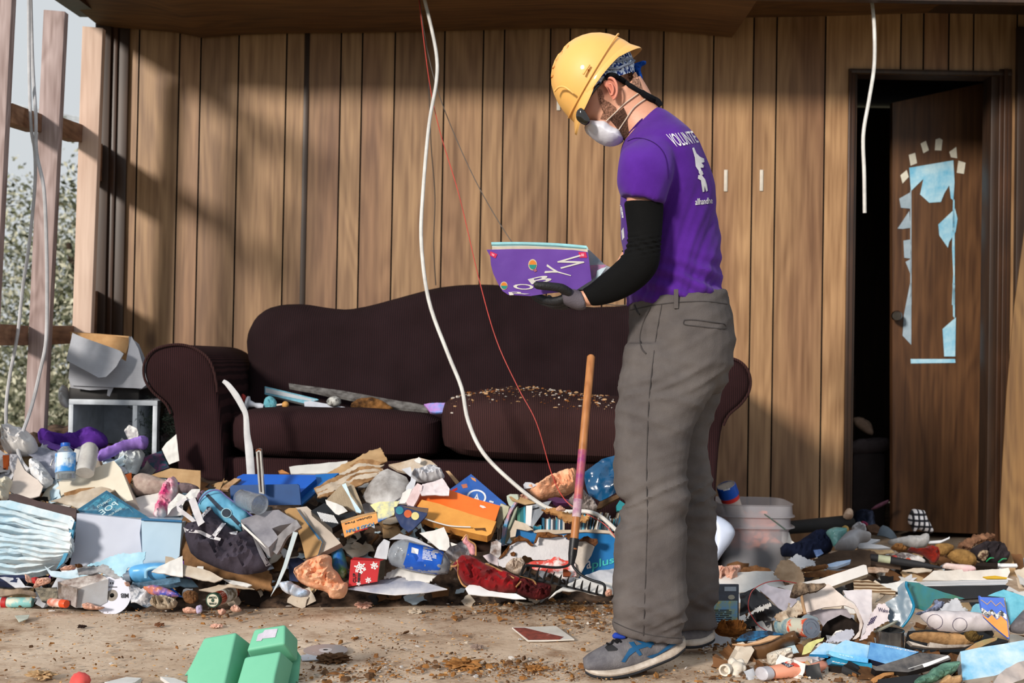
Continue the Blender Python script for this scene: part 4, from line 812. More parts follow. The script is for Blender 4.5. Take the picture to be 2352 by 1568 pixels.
dtext([bp_], 'COMPLETE', q('c4', [(880, 640), (765, 705), (755, 690), (868, 625)]), lc, bp_, off=.002)
dtext([bp_], 'EDGAR ALLAN', q('c4', [(955, 712), (850, 772), (842, 760), (945, 698)]), lc, bp_, off=.002)
# clear tub
tub = empty('plastic_tub', P(297, 1300, 3.98)); tag(tub, 'large frosted plastic tub lying across the front of the heap', 'tub')
tm = M((204, 210, 226), .3, (196, 202, 220), 3, .03, 20, tr=.15); tmb = M((182, 206, 224), .3, (172, 198, 218), 3, .03, tr=.1)
slab('front_panel', q('c4', [(605, 745), (1110, 795), (1095, 900), (1120, 1145), (690, 1170), (545, 1170), (590, 950)]), tm, d=3.97, tilt=3, th=.2, cell=.04, amp=.003, freq=4, parent=tub)
slab('tinted_panel', q('c4', [(1108, 793), (1425, 815), (1405, 1080), (1330, 1150), (1118, 1150)]), tmb, d=3.96, tilt=3, th=.2, cell=.04, amp=.002, freq=4, parent=tub)['label'] = 'pale blue tinted end'
tube('rim', [P(x, y, 3.955) for x, y in q('c4', [(1108, 792), (1240, 798), (1425, 808)])], .004, M((20, 100, 150), .4), tub)
I4(slab, 'brown_board', 'dark brown padded board behind the wet album', 'board', [(70, 600), (130, 595), (300, 650), (600, 710), (590, 800), (480, 765), (70, 650)], M((78, 56, 54), .6, (50, 36, 36), 6), d=4.0, tilt=35, th=.03, amp=.003)
# wet album: many wavy leaves
al = empty('photo_album', P(70, 1320, 3.9)); tag(al, 'swollen wet album of blue-white pages at the far left front', 'album')
am = [M((216, 218, 218), .8, (160, 190, 206), 9, .3, contrast=.5), M((200, 206, 210), .8, (130, 164, 184), 12, .3, contrast=.6), M((206, 200, 192), .85, (150, 150, 150), 8, .2)]
for i in range(32):
    t = i / 31; t = t ** .9
    a0 = (-60, 650 + 540 * t); b0 = (540 + 40 * math.sin(t * 3) - 80 * t * t, 775 + 380 * t + 35 * math.sin(t * 5)); wv = 20 * math.sin(i * 1.7) + 12 * math.sin(i * 4.1)
    pts = [a0, (120, 690 + 520 * t + wv), (330, 735 + 455 * t - wv * .6), b0, (b0[0] - 10, b0[1] + 40), (330, 768 + 445 * t - wv * .6), (120, 722 + 508 * t + wv), (-60, 682 + 535 * t)]
    slab('page', q('c4', pts), am[i % 3], d=3.93 - .05 * math.sin(t * 3) + .012 * (i % 3), tilt=38, th=.03, amp=.010, freq=13, parent=al, cell=.018)
slab('cover', q('c4', [(0, 650), (80, 648), (560, 772), (585, 800), (560, 870), (540, 860), (530, 830), (380, 790), (0, 690)]), am[0], d=3.9, tilt=40, th=.004, amp=.004, parent=al)
slab('binding', q('c4', [(555, 800), (588, 812), (560, 1000), (500, 1130), (440, 1185), (490, 1090), (530, 960)]), M((40, 140, 180), .5), d=3.88, tilt=5, th=.01, amp=.003, parent=al)['label'] = 'blue spine strip'
I4(slab, 'paper_sheet', 'pale blue curled paper below the wet album', 'paper', [(350, 1160), (400, 1195), (500, 1200), (610, 1185), (620, 1250), (500, 1255), (400, 1240)], pb, d=3.84, tilt=50, amp=.01)
I4(slab, 'newspaper', 'grey newspaper strip in front of the frosted tub', 'newspaper', [(610, 1190), (700, 1160), (800, 1155), (900, 1195), (970, 1252), (900, 1262), (780, 1215), (700, 1245), (620, 1240)], M((176, 176, 178), .85, (110, 108, 110), 20, .3), d=3.83, tilt=45, amp=.012)
I4(slab, 'torn_paper', 'torn light blue paper towel in front of the frosted tub', 'paper', [(690, 1165), (800, 1120), (930, 1070), (1060, 1065), (1150, 1055), (1130, 1150), (1010, 1180), (985, 1250), (930, 1240), (850, 1160)], M((170, 204, 220), .8, (140, 184, 204), 9), d=3.84, tilt=25, amp=.014, rag=.003)
db = I4(puff, 'detergent_bottle', 'blue plastic jug lying on its side with grey cap', 'bottle', [(1010, 1200), (1050, 1165), (1150, 1140), (1300, 1135), (1420, 1180), (1432, 1250), (1330, 1290), (1060, 1292), (1020, 1270)], M((96, 170, 222), .35, (80, 152, 208), 3, .02), d=3.85, tilt=25, th=.05, amp=.002)
lathe('jug_cap', P(*q('c4', [(1030, 1235)])[0], 3.83), P(*q('c4', [(968, 1240)])[0], 3.83), [(0, .018), (.9, .018), (1, .015)], M((110, 124, 140), .5), db); tube('jug_handle', [P(x, y, 3.79) for x, y in q('c4', [(1145, 1250), (1150, 1190), (1220, 1170), (1300, 1180)])], .006, M((140, 196, 232), .35), db)
I4(slab, 'paper_sheet', 'crisp white sheet resting on the blue jug', 'paper', [(1190, 1215), (1250, 1165), (1432, 1085), (1432, 1240), (1300, 1225)], pw, d=3.78, tilt=45, amp=.008)
I4(slab, 'black_book', 'black spined book lying at the far left front edge', 'book', [(-20, 1228), (195, 1228), (200, 1250), (140, 1256), (130, 1285), (-20, 1275)], navy, d=3.82, tilt=50, th=.03)
cas = I4(slab, 'clear_case', 'clear plastic case with patterned lid behind the upright disc', 'case', [(452, 1280), (770, 1213), (850, 1260), (605, 1335)], M((214, 206, 200), .4, (120, 100, 92), 28, .2, contrast=.5), d=3.80, tilt=62, th=.006)
slab('case_side', q('c4', [(452, 1282), (605, 1335), (592, 1485), (455, 1405)]), M((176, 170, 168), .25, (110, 96, 88), 24, .1, tr=.2), d=3.78, tilt=0, yaw=-35, th=.004, parent=cas); slab('case_side', q('c4', [(605, 1335), (850, 1262), (840, 1440), (760, 1480), (592, 1485)]), M((196, 200, 206), .2, (180, 176, 176), 8, .05, tr=.35), d=3.78, tilt=0, yaw=15, th=.1, parent=cas)
# upright disc
def disc(name, label, c, r, nrm, mat, hub, thick=.0012):
    a = Vector(c); n_ = Vector(nrm).normalized(); root = lathe(name, a, a + n_ * thick, [(0, r * .13), (0, r), (1, r), (1, r * .13)], mat, None, 64, cap=False); tag(root, label, 'disc')
    GEO[root.name] = (GEO[root.name][0], GEO[root.name][1])
    lathe('hub_ring', a - n_ * .0005, a + n_ * (thick + .0005), [(0, r * .12), (0, r * .3), (1, r * .3), (1, r * .12)], hub, root, 48, cap=False); return root
dm = M((206, 208, 222), .25, (200, 202, 216), 2, 0)
cdc = P(257.5, 1367, 3.80); dnr = Vector((.05, -1, .28)).normalized()
ds = disc('compact_disc', 'white printed disc standing on edge at the front left', cdc, .0585, dnr, dm, M((150, 140, 130), .2, met=.5))
dtext([ds], 'MIB', q('c4', [(1005, 1372), (945, 1372), (945, 1408), (1005, 1408)][::1]), ink, ds); dtext([ds], 'MIB', q('c4', [(812, 1372), (750, 1372), (750, 1395), (812, 1395)]), ink, ds); dtext([ds], 'II', q('c4', [(888, 1285), (862, 1285), (862, 1298), (888, 1298)]), ink, ds); dbars([ds], q('c4', [(915, 1318), (830, 1318), (830, 1326), (915, 1326)]), ink, ds)
o = lathe('patterned_roll', P(-12, 1383, 3.84), P(75, 1383, 3.84), [(0, .0155), (.4, .016), (.96, .016), (1, .013)], M((130, 190, 190), .6, (206, 206, 190), 30, .05, contrast=.2)); tag(o, 'floral teal cylindrical tin lying at the front left edge', 'tin')
lathe('red_band', P(5, 1383, 3.838), P(16, 1383, 3.838), [(0, .0165), (1, .0165)], red, o)
bt = bottle('small_bottle', 'small white bottle with an orange cap at the front left', P(114, 1382, 3.8), P(148, 1386, 3.76), .013, [(0, .8), (.1, 1), (.8, 1), (1, .8)], M((210, 200, 190), .5, (190, 90, 60), 30), M((232, 84, 40), .4), cap=(.7, 1.15, .95))
I4(slab, 'clear_cover_piece', 'small bluish clear lid beside the orange capped bottle', 'lid', [(495, 1415), (535, 1412), (538, 1480), (498, 1488)], M((150, 170, 190), .2, tr=.4), d=3.78, tilt=10, th=.01)
I4(puff, 'red_disc', 'round red lid in the front left debris', 'lid', [(240, 1250), (290, 1240), (330, 1270), (335, 1310), (290, 1305), (250, 1290)], red, d=3.8, th=.01, tilt=20, amp=.001)
for i, (pts, l) in enumerate((([(195, 1215), (240, 1240), (255, 1290), (205, 1285)], 'pink insulation tuft by the red lid'), ([(300, 1250), (400, 1245), (395, 1290), (330, 1310), (260, 1335), (280, 1290)], 'tan insulation clump right of the red lid'), ([(645, 1455), (700, 1440), (760, 1470), (830, 1480), (790, 1500), (700, 1500), (650, 1490)], 'pink insulation tufts at the foot of the upright disc'), ([(975, 1285), (1010, 1282), (1022, 1310), (990, 1320)], 'tiny pink insulation ball right of the upright disc'), ([(465, 1195), (500, 1165), (570, 1145), (600, 1170), (560, 1190)], 'pink insulation on top of the clear case papers'), ([(590, 1145), (640, 1140), (650, 1165), (600, 1175)], 'brown fibre tuft above the clear case'))):
    I4(puff, 'insulation_tuft', l, 'insulation', pts, insp if i < 5 else brn, d=3.76 + (.03 if i in (4, 5) else 0), th=.014, amp=.012, freq=40, tilt=20)
for i, (pts, m, l) in enumerate((([(0, 1290), (30, 1255), (200, 1310), (250, 1330), (100, 1345), (0, 1340)], blk, 'black plastic tray at the far left front'), ([(0, 1335), (160, 1330), (280, 1370), (290, 1395), (100, 1385), (0, 1395)], M((60, 48, 40), .4, (160, 140, 120), 14), 'dark crumpled foil sheet at the far left front'), ([(270, 1330), (450, 1330), (455, 1410), (400, 1470), (330, 1440)], M((36, 32, 30), .4, (150, 140, 120), 16, contrast=.3), 'torn glossy dark bag between foil and clear case'), ([(0, 1255), (150, 1255), (200, 1320), (260, 1328), (120, 1330)], pg, 'white card edge beside the black tray'))):
    I4(slab, 'flat_scrap', l, 'scrap', pts, m, d=3.84 - .01 * i, tilt=45, th=.004, amp=.01)
I4(puff, 'snack_wrapper', 'blue and white snack wrapper in the front left debris', 'wrapper', [(1105, 1320), (1230, 1305), (1330, 1340), (1425, 1395), (1300, 1400), (1180, 1385)], M((24, 90, 200), .35, (200, 120, 70), 12, .4, c3=(235, 235, 240), contrast=.3), d=3.76, th=.012, amp=.014)
I4(slab, 'crumpled_wrapper', 'black and white speckled crumpled wrapper right of the upright disc', 'wrapper', [(1020, 1330), (1110, 1320), (1200, 1390), (1250, 1440), (1150, 1480), (1030, 1450)], M((40, 60, 80), .5, (200, 200, 205), 24, .3, contrast=.3), d=3.77, tilt=35, amp=.02, freq=16)
I4(puff, 'paper_ball', 'crumpled off-white paper ball near the sauce jar', 'paper', [(1165, 1450), (1200, 1395), (1290, 1385), (1400, 1430), (1370, 1490), (1250, 1500)], M((206, 196, 178), .9, (130, 110, 90), 12, .3), d=3.74, th=.02, amp=.03, freq=26)
I4(slab, 'black_dvd_case', 'black and blue case resting by the blue jug', 'case', [(1030, 1295), (1260, 1262), (1432, 1235), (1432, 1275), (1330, 1300), (1100, 1320)], M((110, 150, 180), .5, (20, 24, 30), 14), d=3.79, tilt=50, th=.02)
# ================================ mid left (c5)
def I5(f, *a, **k): return item(f, a[0], a[1], a[2], 'c5', a[3], a[4], **k)
I5(slab, 'torn_cardboard', 'ragged brown board behind the grey tote bag', 'board', [(65, 900), (100, 820), (160, 680), (210, 560), (240, 700), (300, 760), (700, 900), (960, 1180), (965, 1330), (800, 1300), (500, 1210), (180, 1090), (140, 1000), (80, 960)], M((150, 112, 76), .95, (70, 50, 36), 7, .5, 50, c3=(190, 166, 140)), d=3.98, tilt=25, th=.015, amp=.02, freq=6, rag=.006)
tote = empty('tote_bag', P(500, 1290, 3.9)); tag(tote, 'dark grey canvas tote bag with white straps on the heap', 'tote bag')
tgm = M((72, 66, 78), .9, (40, 36, 44), 4, .3, 120)
puff('body', q('c5', [(165, 760), (200, 700), (330, 700), (345, 640), (390, 565), (420, 570), (540, 720), (650, 800), (700, 790), (800, 760), (835, 810), (880, 930), (950, 1090), (900, 1150), (700, 1180), (500, 1130), (240, 1010), (180, 850)]), tgm, d=3.86, tilt=28, th=.055, amp=.05, freq=9, parent=tote, R=.1, cell=.012)
tw = M((206, 204, 208), .85, (176, 174, 180), 12, .2, 90); BT = [tote.children[0]]
for pts in ([(160, 745), (175, 790), (300, 800), (400, 850), (490, 868), (500, 845), (410, 820), (320, 775), (200, 765)], [(420, 815), (510, 705), (545, 712), (450, 835)], [(570, 795), (650, 780), (640, 815), (590, 808)], [(780, 815), (830, 870), (900, 1010), (950, 1085), (905, 1100), (850, 1000)], [(315, 650), (360, 590), (410, 560), (412, 585), (345, 650), (330, 690)]): dpoly(BT, q('c5', pts), tw, tote, 'trim_band', off=.004)
for pts in ([(95, 530), (170, 485), (205, 490), (120, 560), (240, 650), (275, 690), (240, 700), (110, 600)], [(200, 490), (265, 480), (340, 680), (355, 700), (300, 740), (240, 600)]): slab('strap', q('c5', pts), tw, d=3.80, tilt=10, th=.003, amp=.006, parent=tote, cell=.012)
pc = empty('pencil_case', P(520, 1180, 3.95)); tag(pc, 'light blue zip case with dark stripe and round badge', 'pencil case')
pcb = puff('body', q('c5', [(292, 535), (340, 465), (400, 420), (480, 415), (560, 480), (680, 570), (785, 650), (700, 790), (620, 770), (450, 690), (300, 590)]), M((104, 168, 196), .7, (70, 134, 168), 7, .1), d=3.93, tilt=35, th=.035, amp=.004, parent=pc, R=.025, cell=.01)
dpoly([pcb], q('c5', [(358, 458), (385, 445), (500, 560), (610, 640), (700, 740), (680, 760), (590, 670), (480, 590)]), M((40, 50, 66), .8), pc, 'dark_stripe', off=.002)
cc = q('c5', [(548, 618)])[0]; dpoly([pcb], [(cc[0] + 12.5 * math.cos(a / 16 * 6.283), cc[1] + 11.5 * math.sin(a / 16 * 6.283)) for a in range(16)], M((150, 190, 205), .7), pc, 'badge', off=.004); dpoly([pcb], [(cc[0] + 10.3 * math.cos(a / 16 * 6.283), cc[1] + 9.5 * math.sin(a / 16 * 6.283)) for a in range(16)], M((36, 46, 60), .8), pc, 'badge_face', off=.0055)
tube('piping', [P(x, y, 3.9) for x, y in q('c5', [(292, 535), (340, 465), (400, 422), (480, 415), (560, 478), (680, 568), (785, 648)])], .0025, M((100, 96, 150), .6), pc)
# blue boxes
I5(slab, 'blue_folder', 'bright blue plastic box lid lying on the heap against the sofa', 'folder', [(600, 368), (650, 290), (700, 268), (1350, 275), (1358, 310), (1205, 445), (1190, 358)], blu, d=4.1, tilt=45, th=.045)
I5(slab, 'blue_folder', 'darker blue plastic panel standing upright before the bright lid', 'folder', [(580, 385), (600, 368), (1185, 358), (1203, 370), (1222, 545), (860, 548), (590, 520)], blud, d=4.02, tilt=5, th=.012)
I5(slab, 'blue_folder', 'blue plastic panel lying at the right of the bright lid', 'folder', [(1350, 272), (1562, 258), (1222, 545), (1208, 440)], M((14, 100, 176), .4, (10, 84, 150), 4, 0), d=4.12, tilt=40, th=.01)
tum = empty('glass_tumbler', P(*q('c5', [(760, 600)])[0], 3.85)); tag(tum, 'dimpled clear glass tumbler lying below the blue panel', 'glass')
gl = M((236, 240, 244), .05, (226, 232, 238), 60, .9, 160, tr=.9); lathe('tumbler_body', P(*q('c5', [(668, 480)])[0], 3.92), P(*q('c5', [(850, 545)])[0], 3.84), [(0, .024), (.08, .029), (.9, .0315), (1, .032), (1.0, .030), (.15, .026), (.12, .002)], gl, tum, 36, cap=False, wob=.0)
def bracket(name, label, pts, r, m, d, flat): o = tube(name, [P(x, y, d) for x, y in pts], r, m, None, 8, 8, flat=flat, fdir=Vector((0, 1, 0))); tag(o, label, 'metal strip'); return o
bracket('bent_metal_strip', 'tall bent white metal strip leaning beside the sofa arm', q('c8', [(432, 80), (470, 110), (530, 190), (575, 270), (603, 340), (612, 480), (628, 600), (642, 790)]), [.006, .009, .011, .010, .009, .011, .014, .014], M((205, 206, 208), .4, (176, 176, 180), 12, .05), 4.2, .3)
o = slab('door_track', q('c5', [(812, 50), (835, 38), (860, 45), (888, 450), (842, 440)]), M((196, 194, 190), .35, (170, 168, 166), 20, .05, met=.5), d=3.98, tilt=0, th=.02); tag(o, 'short upright silver channel standing in the blue box', 'metal strip')
dpoly([o], q('c5', [(830, 70), (845, 66), (868, 430), (856, 430)]), M((60, 34, 24), .8, (30, 20, 16), 20), o, 'rusty_groove'); dpoly([o], q('c5', [(812, 52), (835, 38), (860, 45), (860, 62), (838, 50), (815, 68)]), M((120, 60, 30), .9), o, 'rusty_end')
I5(slab, 'wood_splinter', 'pale splintered wood piece left of the blue panel', 'wood', [(495, 405), (520, 375), (620, 305), (680, 310), (600, 370), (560, 410)], M((180, 150, 118), .9, (120, 84, 54), 18), d=4.06, tilt=40, th=.012)
bag2 = M((210, 208, 204), .6, (190, 188, 184), 6); I5(slab, 'plastic_piece', 'white curved plastic piece lying along the sofa front above the blue lid', 'plastic piece', [(1115, 210), (1160, 200), (1640, 150), (1635, 225), (1560, 262), (1130, 270)], bag2, d=4.3, tilt=50, th=.012, amp=.004)
I5(slab, 'wood_scrap', 'tiny orange wood chip above the blue lid', 'wood chip', [(1012, 240), (1050, 228), (1115, 262), (1030, 262)], M((190, 130, 80), .9), d=4.3, tilt=40, th=.01)
# soggy grey book
gb = I5(slab, 'swollen_book', 'grey waterlogged paperback splayed open beside the tote bag', 'book', [(680, 700), (780, 650), (900, 605), (1020, 600), (1180, 680), (1150, 700), (960, 760), (1020, 850), (930, 935), (840, 850)], M((150, 148, 154), .85, (110, 108, 116), 8, .3), d=3.84, tilt=48, th=.05, amp=.008, side=pgray)
slab('page_fan', q('c5', [(925, 930), (1000, 840), (1180, 680), (1225, 745), (1100, 830), (1000, 990), (960, 960)]), pgray, d=3.80, tilt=15, th=.03, amp=.012, freq=14, parent=gb, cell=.012)
slab('page_edge', q('c5', [(680, 705), (840, 852), (935, 935), (920, 945), (820, 860), (690, 740)]), pw, d=3.80, tilt=20, th=.02, parent=gb)
I5(slab, 'palette_knife', 'long pale plastic handle leaning out of the dark hollow', 'tool', [(945, 1370), (1000, 1250), (1060, 1090), (1150, 785), (1192, 795), (1090, 1110), (1025, 1250)], M((150, 170, 178), .4, (190, 196, 200), 5), d=3.74, tilt=8, th=.008)
for pts, l, m1 in (([(1070, 600), (1115, 578), (1180, 575), (1300, 720), (1412, 880), (1375, 1000), (1262, 1030), (1240, 930), (1200, 790)], 'thick tan water-stained paperback standing spine down', stripes((190, 154, 108), (150, 116, 78), 0, 3000, .9, .4)), ([(1172, 572), (1275, 560), (1340, 620), (1578, 888), (1392, 985), (1412, 880), (1300, 720)], 'thick cream paperback beside the tan one', stripes((206, 196, 186), (172, 158, 146), 0, 3400, .9, .4))):
    b_ = I5(slab, 'thick_paperback', l, 'book', pts, m1, d=3.88 if 'tan' in l[:12] else 3.9, tilt=30, yaw=-12, th=.03, amp=.003, side=pagesx)
    e = pts[-3] if 'tan' in l[:12] else pts[1]
I5(slab, 'paperback_cover', 'teal edge of a book cover between two thick paperbacks', 'book cover', [(1180, 580), (1200, 600), (1418, 875), (1375, 1005), (1355, 1000), (1395, 880)], M((30, 90, 130), .6), d=3.86, tilt=30, th=.003)
ob = I5(slab, 'open_paperback', 'open paperback with fanned brown pages below the stacked papers', 'book', [(1450, 500), (1530, 420), (1620, 345), (1700, 380), (1760, 520), (1790, 610), (1725, 625), (1640, 560), (1560, 560)], stripes((214, 200, 178), (164, 140, 110), 0, 2600, .9, .8), d=3.95, tilt=30, th=.03, amp=.008, side=pages)
slab('torn_page', q('c5', [(1440, 500), (1600, 560), (1640, 600), (1560, 640), (1530, 630), (1450, 540)]), pw, d=3.88, tilt=35, th=.002, amp=.006, parent=ob); slab('blue_bookmark', q('c6', [(20, 365), (55, 350), (75, 400), (100, 470), (195, 600), (190, 620), (150, 610), (90, 480)]), pb, d=3.92, tilt=30, th=.003, amp=.002, parent=ob)
bb = I5(slab, 'black_pack', 'black package with white barcode on the heap', 'package', [(1310, 600), (1430, 528), (1530, 580), (1560, 640), (1700, 600), (1725, 630), (1500, 755)], blkg, d=3.9, tilt=45, th=.03)
for i in range(11): x = 1365 + i * 14; dpoly([bb], q('c5', [(x, 610 + i * 3), (x + 7, 606 + i * 3), (x + 52, 690 + i * 2), (x + 46, 694 + i * 2)]), white, bb, 'barcode_line', cell=6)
I5(puff, 'orange_insulation', 'large peach insulation clump at the front of the heap', 'insulation', [(1140, 1130), (1260, 1050), (1350, 1010), (1440, 985), (1500, 1010), (1500, 1110), (1560, 1160), (1600, 1240), (1645, 1245), (1640, 1330), (1600, 1390), (1480, 1390), (1460, 1330), (1300, 1290), (1200, 1240)], insul, d=3.82, tilt=15, th=.06, amp=.045, freq=16, cell=.006)
I5(puff, 'printed_cushion', 'green and blue printed bag right of the peach insulation', 'bag', [(1490, 990), (1520, 920), (1580, 910), (1620, 1000), (1650, 1150), (1600, 1215), (1550, 1150), (1500, 1110)], M((80, 140, 60), .5, (20, 90, 170), 9, .1, c3=(160, 200, 170), contrast=.3), d=3.9, th=.025, amp=.005)
I5(puff, 'crumpled_wrapper', 'blue and white crumpled bag under the peach insulation', 'wrapper', [(1010, 1240), (1120, 1230), (1220, 1290), (1310, 1320), (1290, 1370), (1200, 1380), (1060, 1330)], M((120, 160, 200), .4, (220, 220, 226), 12, .3, c3=(30, 100, 180)), d=3.8, th=.02, amp=.02)
I5(slab, 'blue_wrapper', 'deep blue wrapper behind the peach insulation', 'wrapper', [(1100, 1030), (1200, 1020), (1260, 1050), (1180, 1130), (1200, 1240), (1120, 1230)], navy, d=3.9, tilt=20, amp=.01)
# sauce jar
ja = P(*q('c5', [(615, 1335)])[0], 3.88); jb = P(*q('c5', [(425, 1405)])[0], 3.72); jar = empty('sauce_jar', ja); tag(jar, 'pasta sauce jar lying with its round lid towards the viewer', 'jar')
jr = .0225
lathe('jar_body', ja, jb, [(0, jr * .5), (.02, jr * .9), (.1, jr), (.78, jr), (.86, jr * .9), (.9, jr * .9)], M((150, 50, 30), .15, (120, 34, 20), 5, 0, coat=1), jar); lathe('jar_label', ja + (jb - ja) * .14, ja + (jb - ja) * .64, [(0, jr * 1.02), (1, jr * 1.02)], M((206, 206, 200), .6, (120, 110, 90), 40, .05, contrast=.25), jar)
lidm = M((22, 62, 44), .4, bump=0); ld = lathe('jar_lid', ja + (jb - ja) * .88, jb, [(0, jr * .98), (.95, jr), (1, jr * .96)], lidm, jar, 40)
def edisc(tgt, c, rx, ry, m, par, nm, off): return dpoly(tgt, [(c[0] + rx * math.cos(a / 24 * 6.283), c[1] + ry * math.sin(a / 24 * 6.283)) for a in range(24)], m, par, nm, cell=4, off=off)
lp_ = px_of(jb); edisc([ld], lp_, 13.2, 14.2, M((206, 200, 180), .5, bump=0), ld, 'lid_face', .0015)
dtext([ld], 'FRANCESCO', [(lp_[0] - 10, lp_[1] - 4), (lp_[0] + 10, lp_[1] - 4), (lp_[0] + 8, lp_[1] - 9), (lp_[0] - 8, lp_[1] - 9)], lidm, ld, off=.003); dtext([ld], 'RINALDI', [(lp_[0] - 7, lp_[1] + 10), (lp_[0] + 7, lp_[1] + 10), (lp_[0] + 9, lp_[1] + 5), (lp_[0] - 9, lp_[1] + 5)], lidm, ld, off=.003); edisc([ld], lp_, 3.6, 4, lidm, ld, 'lid_emblem', .003)
for i, (pts, l) in enumerate((([(150, 1340), (220, 1310), (290, 1330), (300, 1400), (240, 1440), (170, 1420)], 'brown wrinkled rubber piece left of the sauce jar'), ([(150, 1490), (220, 1465), (300, 1490), (290, 1520), (170, 1520)], 'pink insulation bits in front of the sauce jar'), ([(470, 1500), (530, 1480), (550, 1510), (510, 1540), (480, 1530)], 'pale pink tuft below the sauce jar lid'), ([(580, 1480), (640, 1440), (690, 1490), (660, 1510), (600, 1505)], 'pinkish foam lumps right of the sauce jar'))):
    I5(puff, 'foam_lump', l, 'insulation', pts, brn if i == 0 else insp, d=3.74, th=.014, amp=.012, freq=35)
I5(puff, 'plastic_scrap', 'lilac translucent scrap in front of the sauce jar', 'scrap', [(270, 1460), (330, 1440), (335, 1510), (280, 1530)], M((190, 180, 214), .5), d=3.72, th=.006)
for pts, l, m in (([(0, 1010), (60, 1020), (180, 1100), (400, 1150), (520, 1210), (440, 1240), (200, 1200), (0, 1180)], 'white muddy papers spread below the tote bag', pd), ([(300, 1310), (480, 1270), (640, 1260), (800, 1300), (700, 1300), (560, 1290), (430, 1330)], 'long curled strip of paper above the sauce jar', pd), ([(520, 1215), (640, 1230), (780, 1270), (740, 1290), (600, 1260)], 'white torn strips right of the tote bag bottom', pw), ([(255, 1150), (290, 1105), (345, 1110), (345, 1200), (300, 1230), (265, 1190)], 'small torn white paper hanging under the tote bag', pw), ([(0, 1200), (120, 1180), (240, 1230), (300, 1300), (180, 1300), (60, 1260)], 'dark rolled magazine left of the sauce jar', M((50, 70, 84), .4, (20, 24, 30), 7)), ([(0, 1290), (60, 1300), (150, 1380), (60, 1370)], 'blue wrapper tip near the brown rubber piece', blu)):
    I5(slab, 'paper_strip', l, 'paper', pts, m, d=3.80, tilt=50, amp=.008)
for pts, l in (([(130, 450), (200, 480), (160, 560), (100, 520)], 'white papers piled left of the pencil case'), ([(30, 540), (120, 440), (170, 460), (100, 560), (20, 640)], 'crumpled printed paper left of the pencil case'), ([(180, 470), (240, 415), (315, 410), (300, 470), (220, 500)], 'white paper corner behind the pencil case')): I5(slab, 'paper_scrap', l, 'paper', pts, pw, d=4.0, tilt=35, amp=.01)
I5(puff, 'purple_fluff', 'small mauve cloth behind the pencil case', 'cloth', [(300, 440), (340, 415), (380, 430), (350, 480), (290, 510), (280, 480)], M((120, 96, 110), .95), d=4.0, th=.015, amp=.01)
I5(puff, 'mauve_sleeve', 'mauve cloth below the brown corrugated flap', 'cloth', [(120, 355), (200, 350), (300, 385), (310, 410), (200, 440), (140, 430)], M((120, 104, 108), .95), d=4.05, th=.02, amp=.01)
# ================================ centre (c6)
def I6(f, *a, **k): return item(f, a[0], a[1], a[2], 'c6', a[3], a[4], **k)
# curled layered papers
lay = empty('warped_papers', P(*q('c6', [(200, 300)])[0], 4.1)); tag(lay, 'stack of warped brown-edged papers fanned below the seat cushions', 'papers')
for i in range(8):
    t = i / 7; o_ = 34 * i
    slab('sheet', q('c6', [(-270 + 14 * i, 330 + o_ * .3 + 60), (-60, 250 + o_ * .75), (180, 130 + o_ * .78), (365 + 8 * i, 30 + 130 * (i > 0) + o_ * .55), (430 - 12 * i, 160 + o_ * .45), (330, 205 + o_ * .5), (180, 230 + o_ * .6), (20, 300 + o_ * .55), (-200, 430 + o_ * .3)]), (tanp if i in (0,) else (pd, soggy)[i % 2]), d=4.22 - .022 * i, tilt=50, th=.005, amp=.012, freq=9, parent=lay, cell=.018, rag=.002)
I6(slab, 'round_pad', 'stained round grey pad drooping in the middle of the heap', 'pad', [(200, 420), (240, 350), (320, 260), (370, 215), (430, 200), (520, 240), (600, 260), (630, 320), (610, 390), (560, 440), (480, 500), (400, 525), (300, 510), (230, 470)], M((196, 194, 194), .85, (110, 104, 100), 4.5, .15, contrast=.35), d=3.98, tilt=40, th=.006, curl=-.03, amp=.006)
I6(slab, 'wood_panel_scrap', 'chipped white painted board behind the crumpled papers', 'board', [(440, 180), (520, 165), (720, 125), (820, 150), (880, 200), (760, 240), (640, 260), (520, 230)], M((214, 208, 198), .8, (160, 134, 106), 7), d=4.2, tilt=40, th=.012, amp=.004)
I6(puff, 'crumpled_paper', 'crumpled white tissue in the middle top of the heap', 'paper', [(640, 260), (760, 230), (850, 190), (910, 230), (950, 285), (930, 320), (840, 330), (720, 345), (650, 320)], M((214, 214, 218), .8, (180, 182, 190), 8, .3), d=4.1, tilt=35, th=.03, amp=.03, freq=20)
I6(slab, 'paper_scrap', 'tiny white torn flake against the sofa front', 'paper', [(670, 145), (715, 118), (740, 145), (725, 178), (690, 165)], pw, d=4.18, tilt=20, amp=.006)
I6(slab, 'white_napkin', 'wrinkled white napkin lying over the orange folder', 'napkin', [(720, 430), (745, 360), (840, 335), (925, 300), (960, 350), (990, 400), (985, 468), (860, 460), (740, 468)], M((222, 212, 214), .9, (200, 188, 192), 8, .3), d=3.98, tilt=40, amp=.01, freq=14)
I6(slab, 'folded_sheet', 'big folded grey-white sheet under the round pad', 'paper', [(420, 520), (560, 450), (640, 330), (650, 250), (640, 210), (560, 230), (690, 330), (650, 480), (600, 540), (500, 545)], pg, d=4.0, tilt=35, amp=.01)
I6(slab, 'tube_carton', 'narrow pinkish carton tube left of the orange folder', 'carton', [(598, 520), (660, 400), (700, 350), (745, 370), (740, 410), (700, 500), (665, 560), (620, 550)], M((222, 204, 206), .6, (180, 150, 150), 8), d=3.96, tilt=30, th=.02); 
I6(slab, 'printed_card', 'white torn paper left of the pinkish carton', 'paper', [(560, 440), (620, 400), (655, 400), (610, 500), (590, 530), (540, 530)], pw, d=3.97, tilt=30, amp=.004)
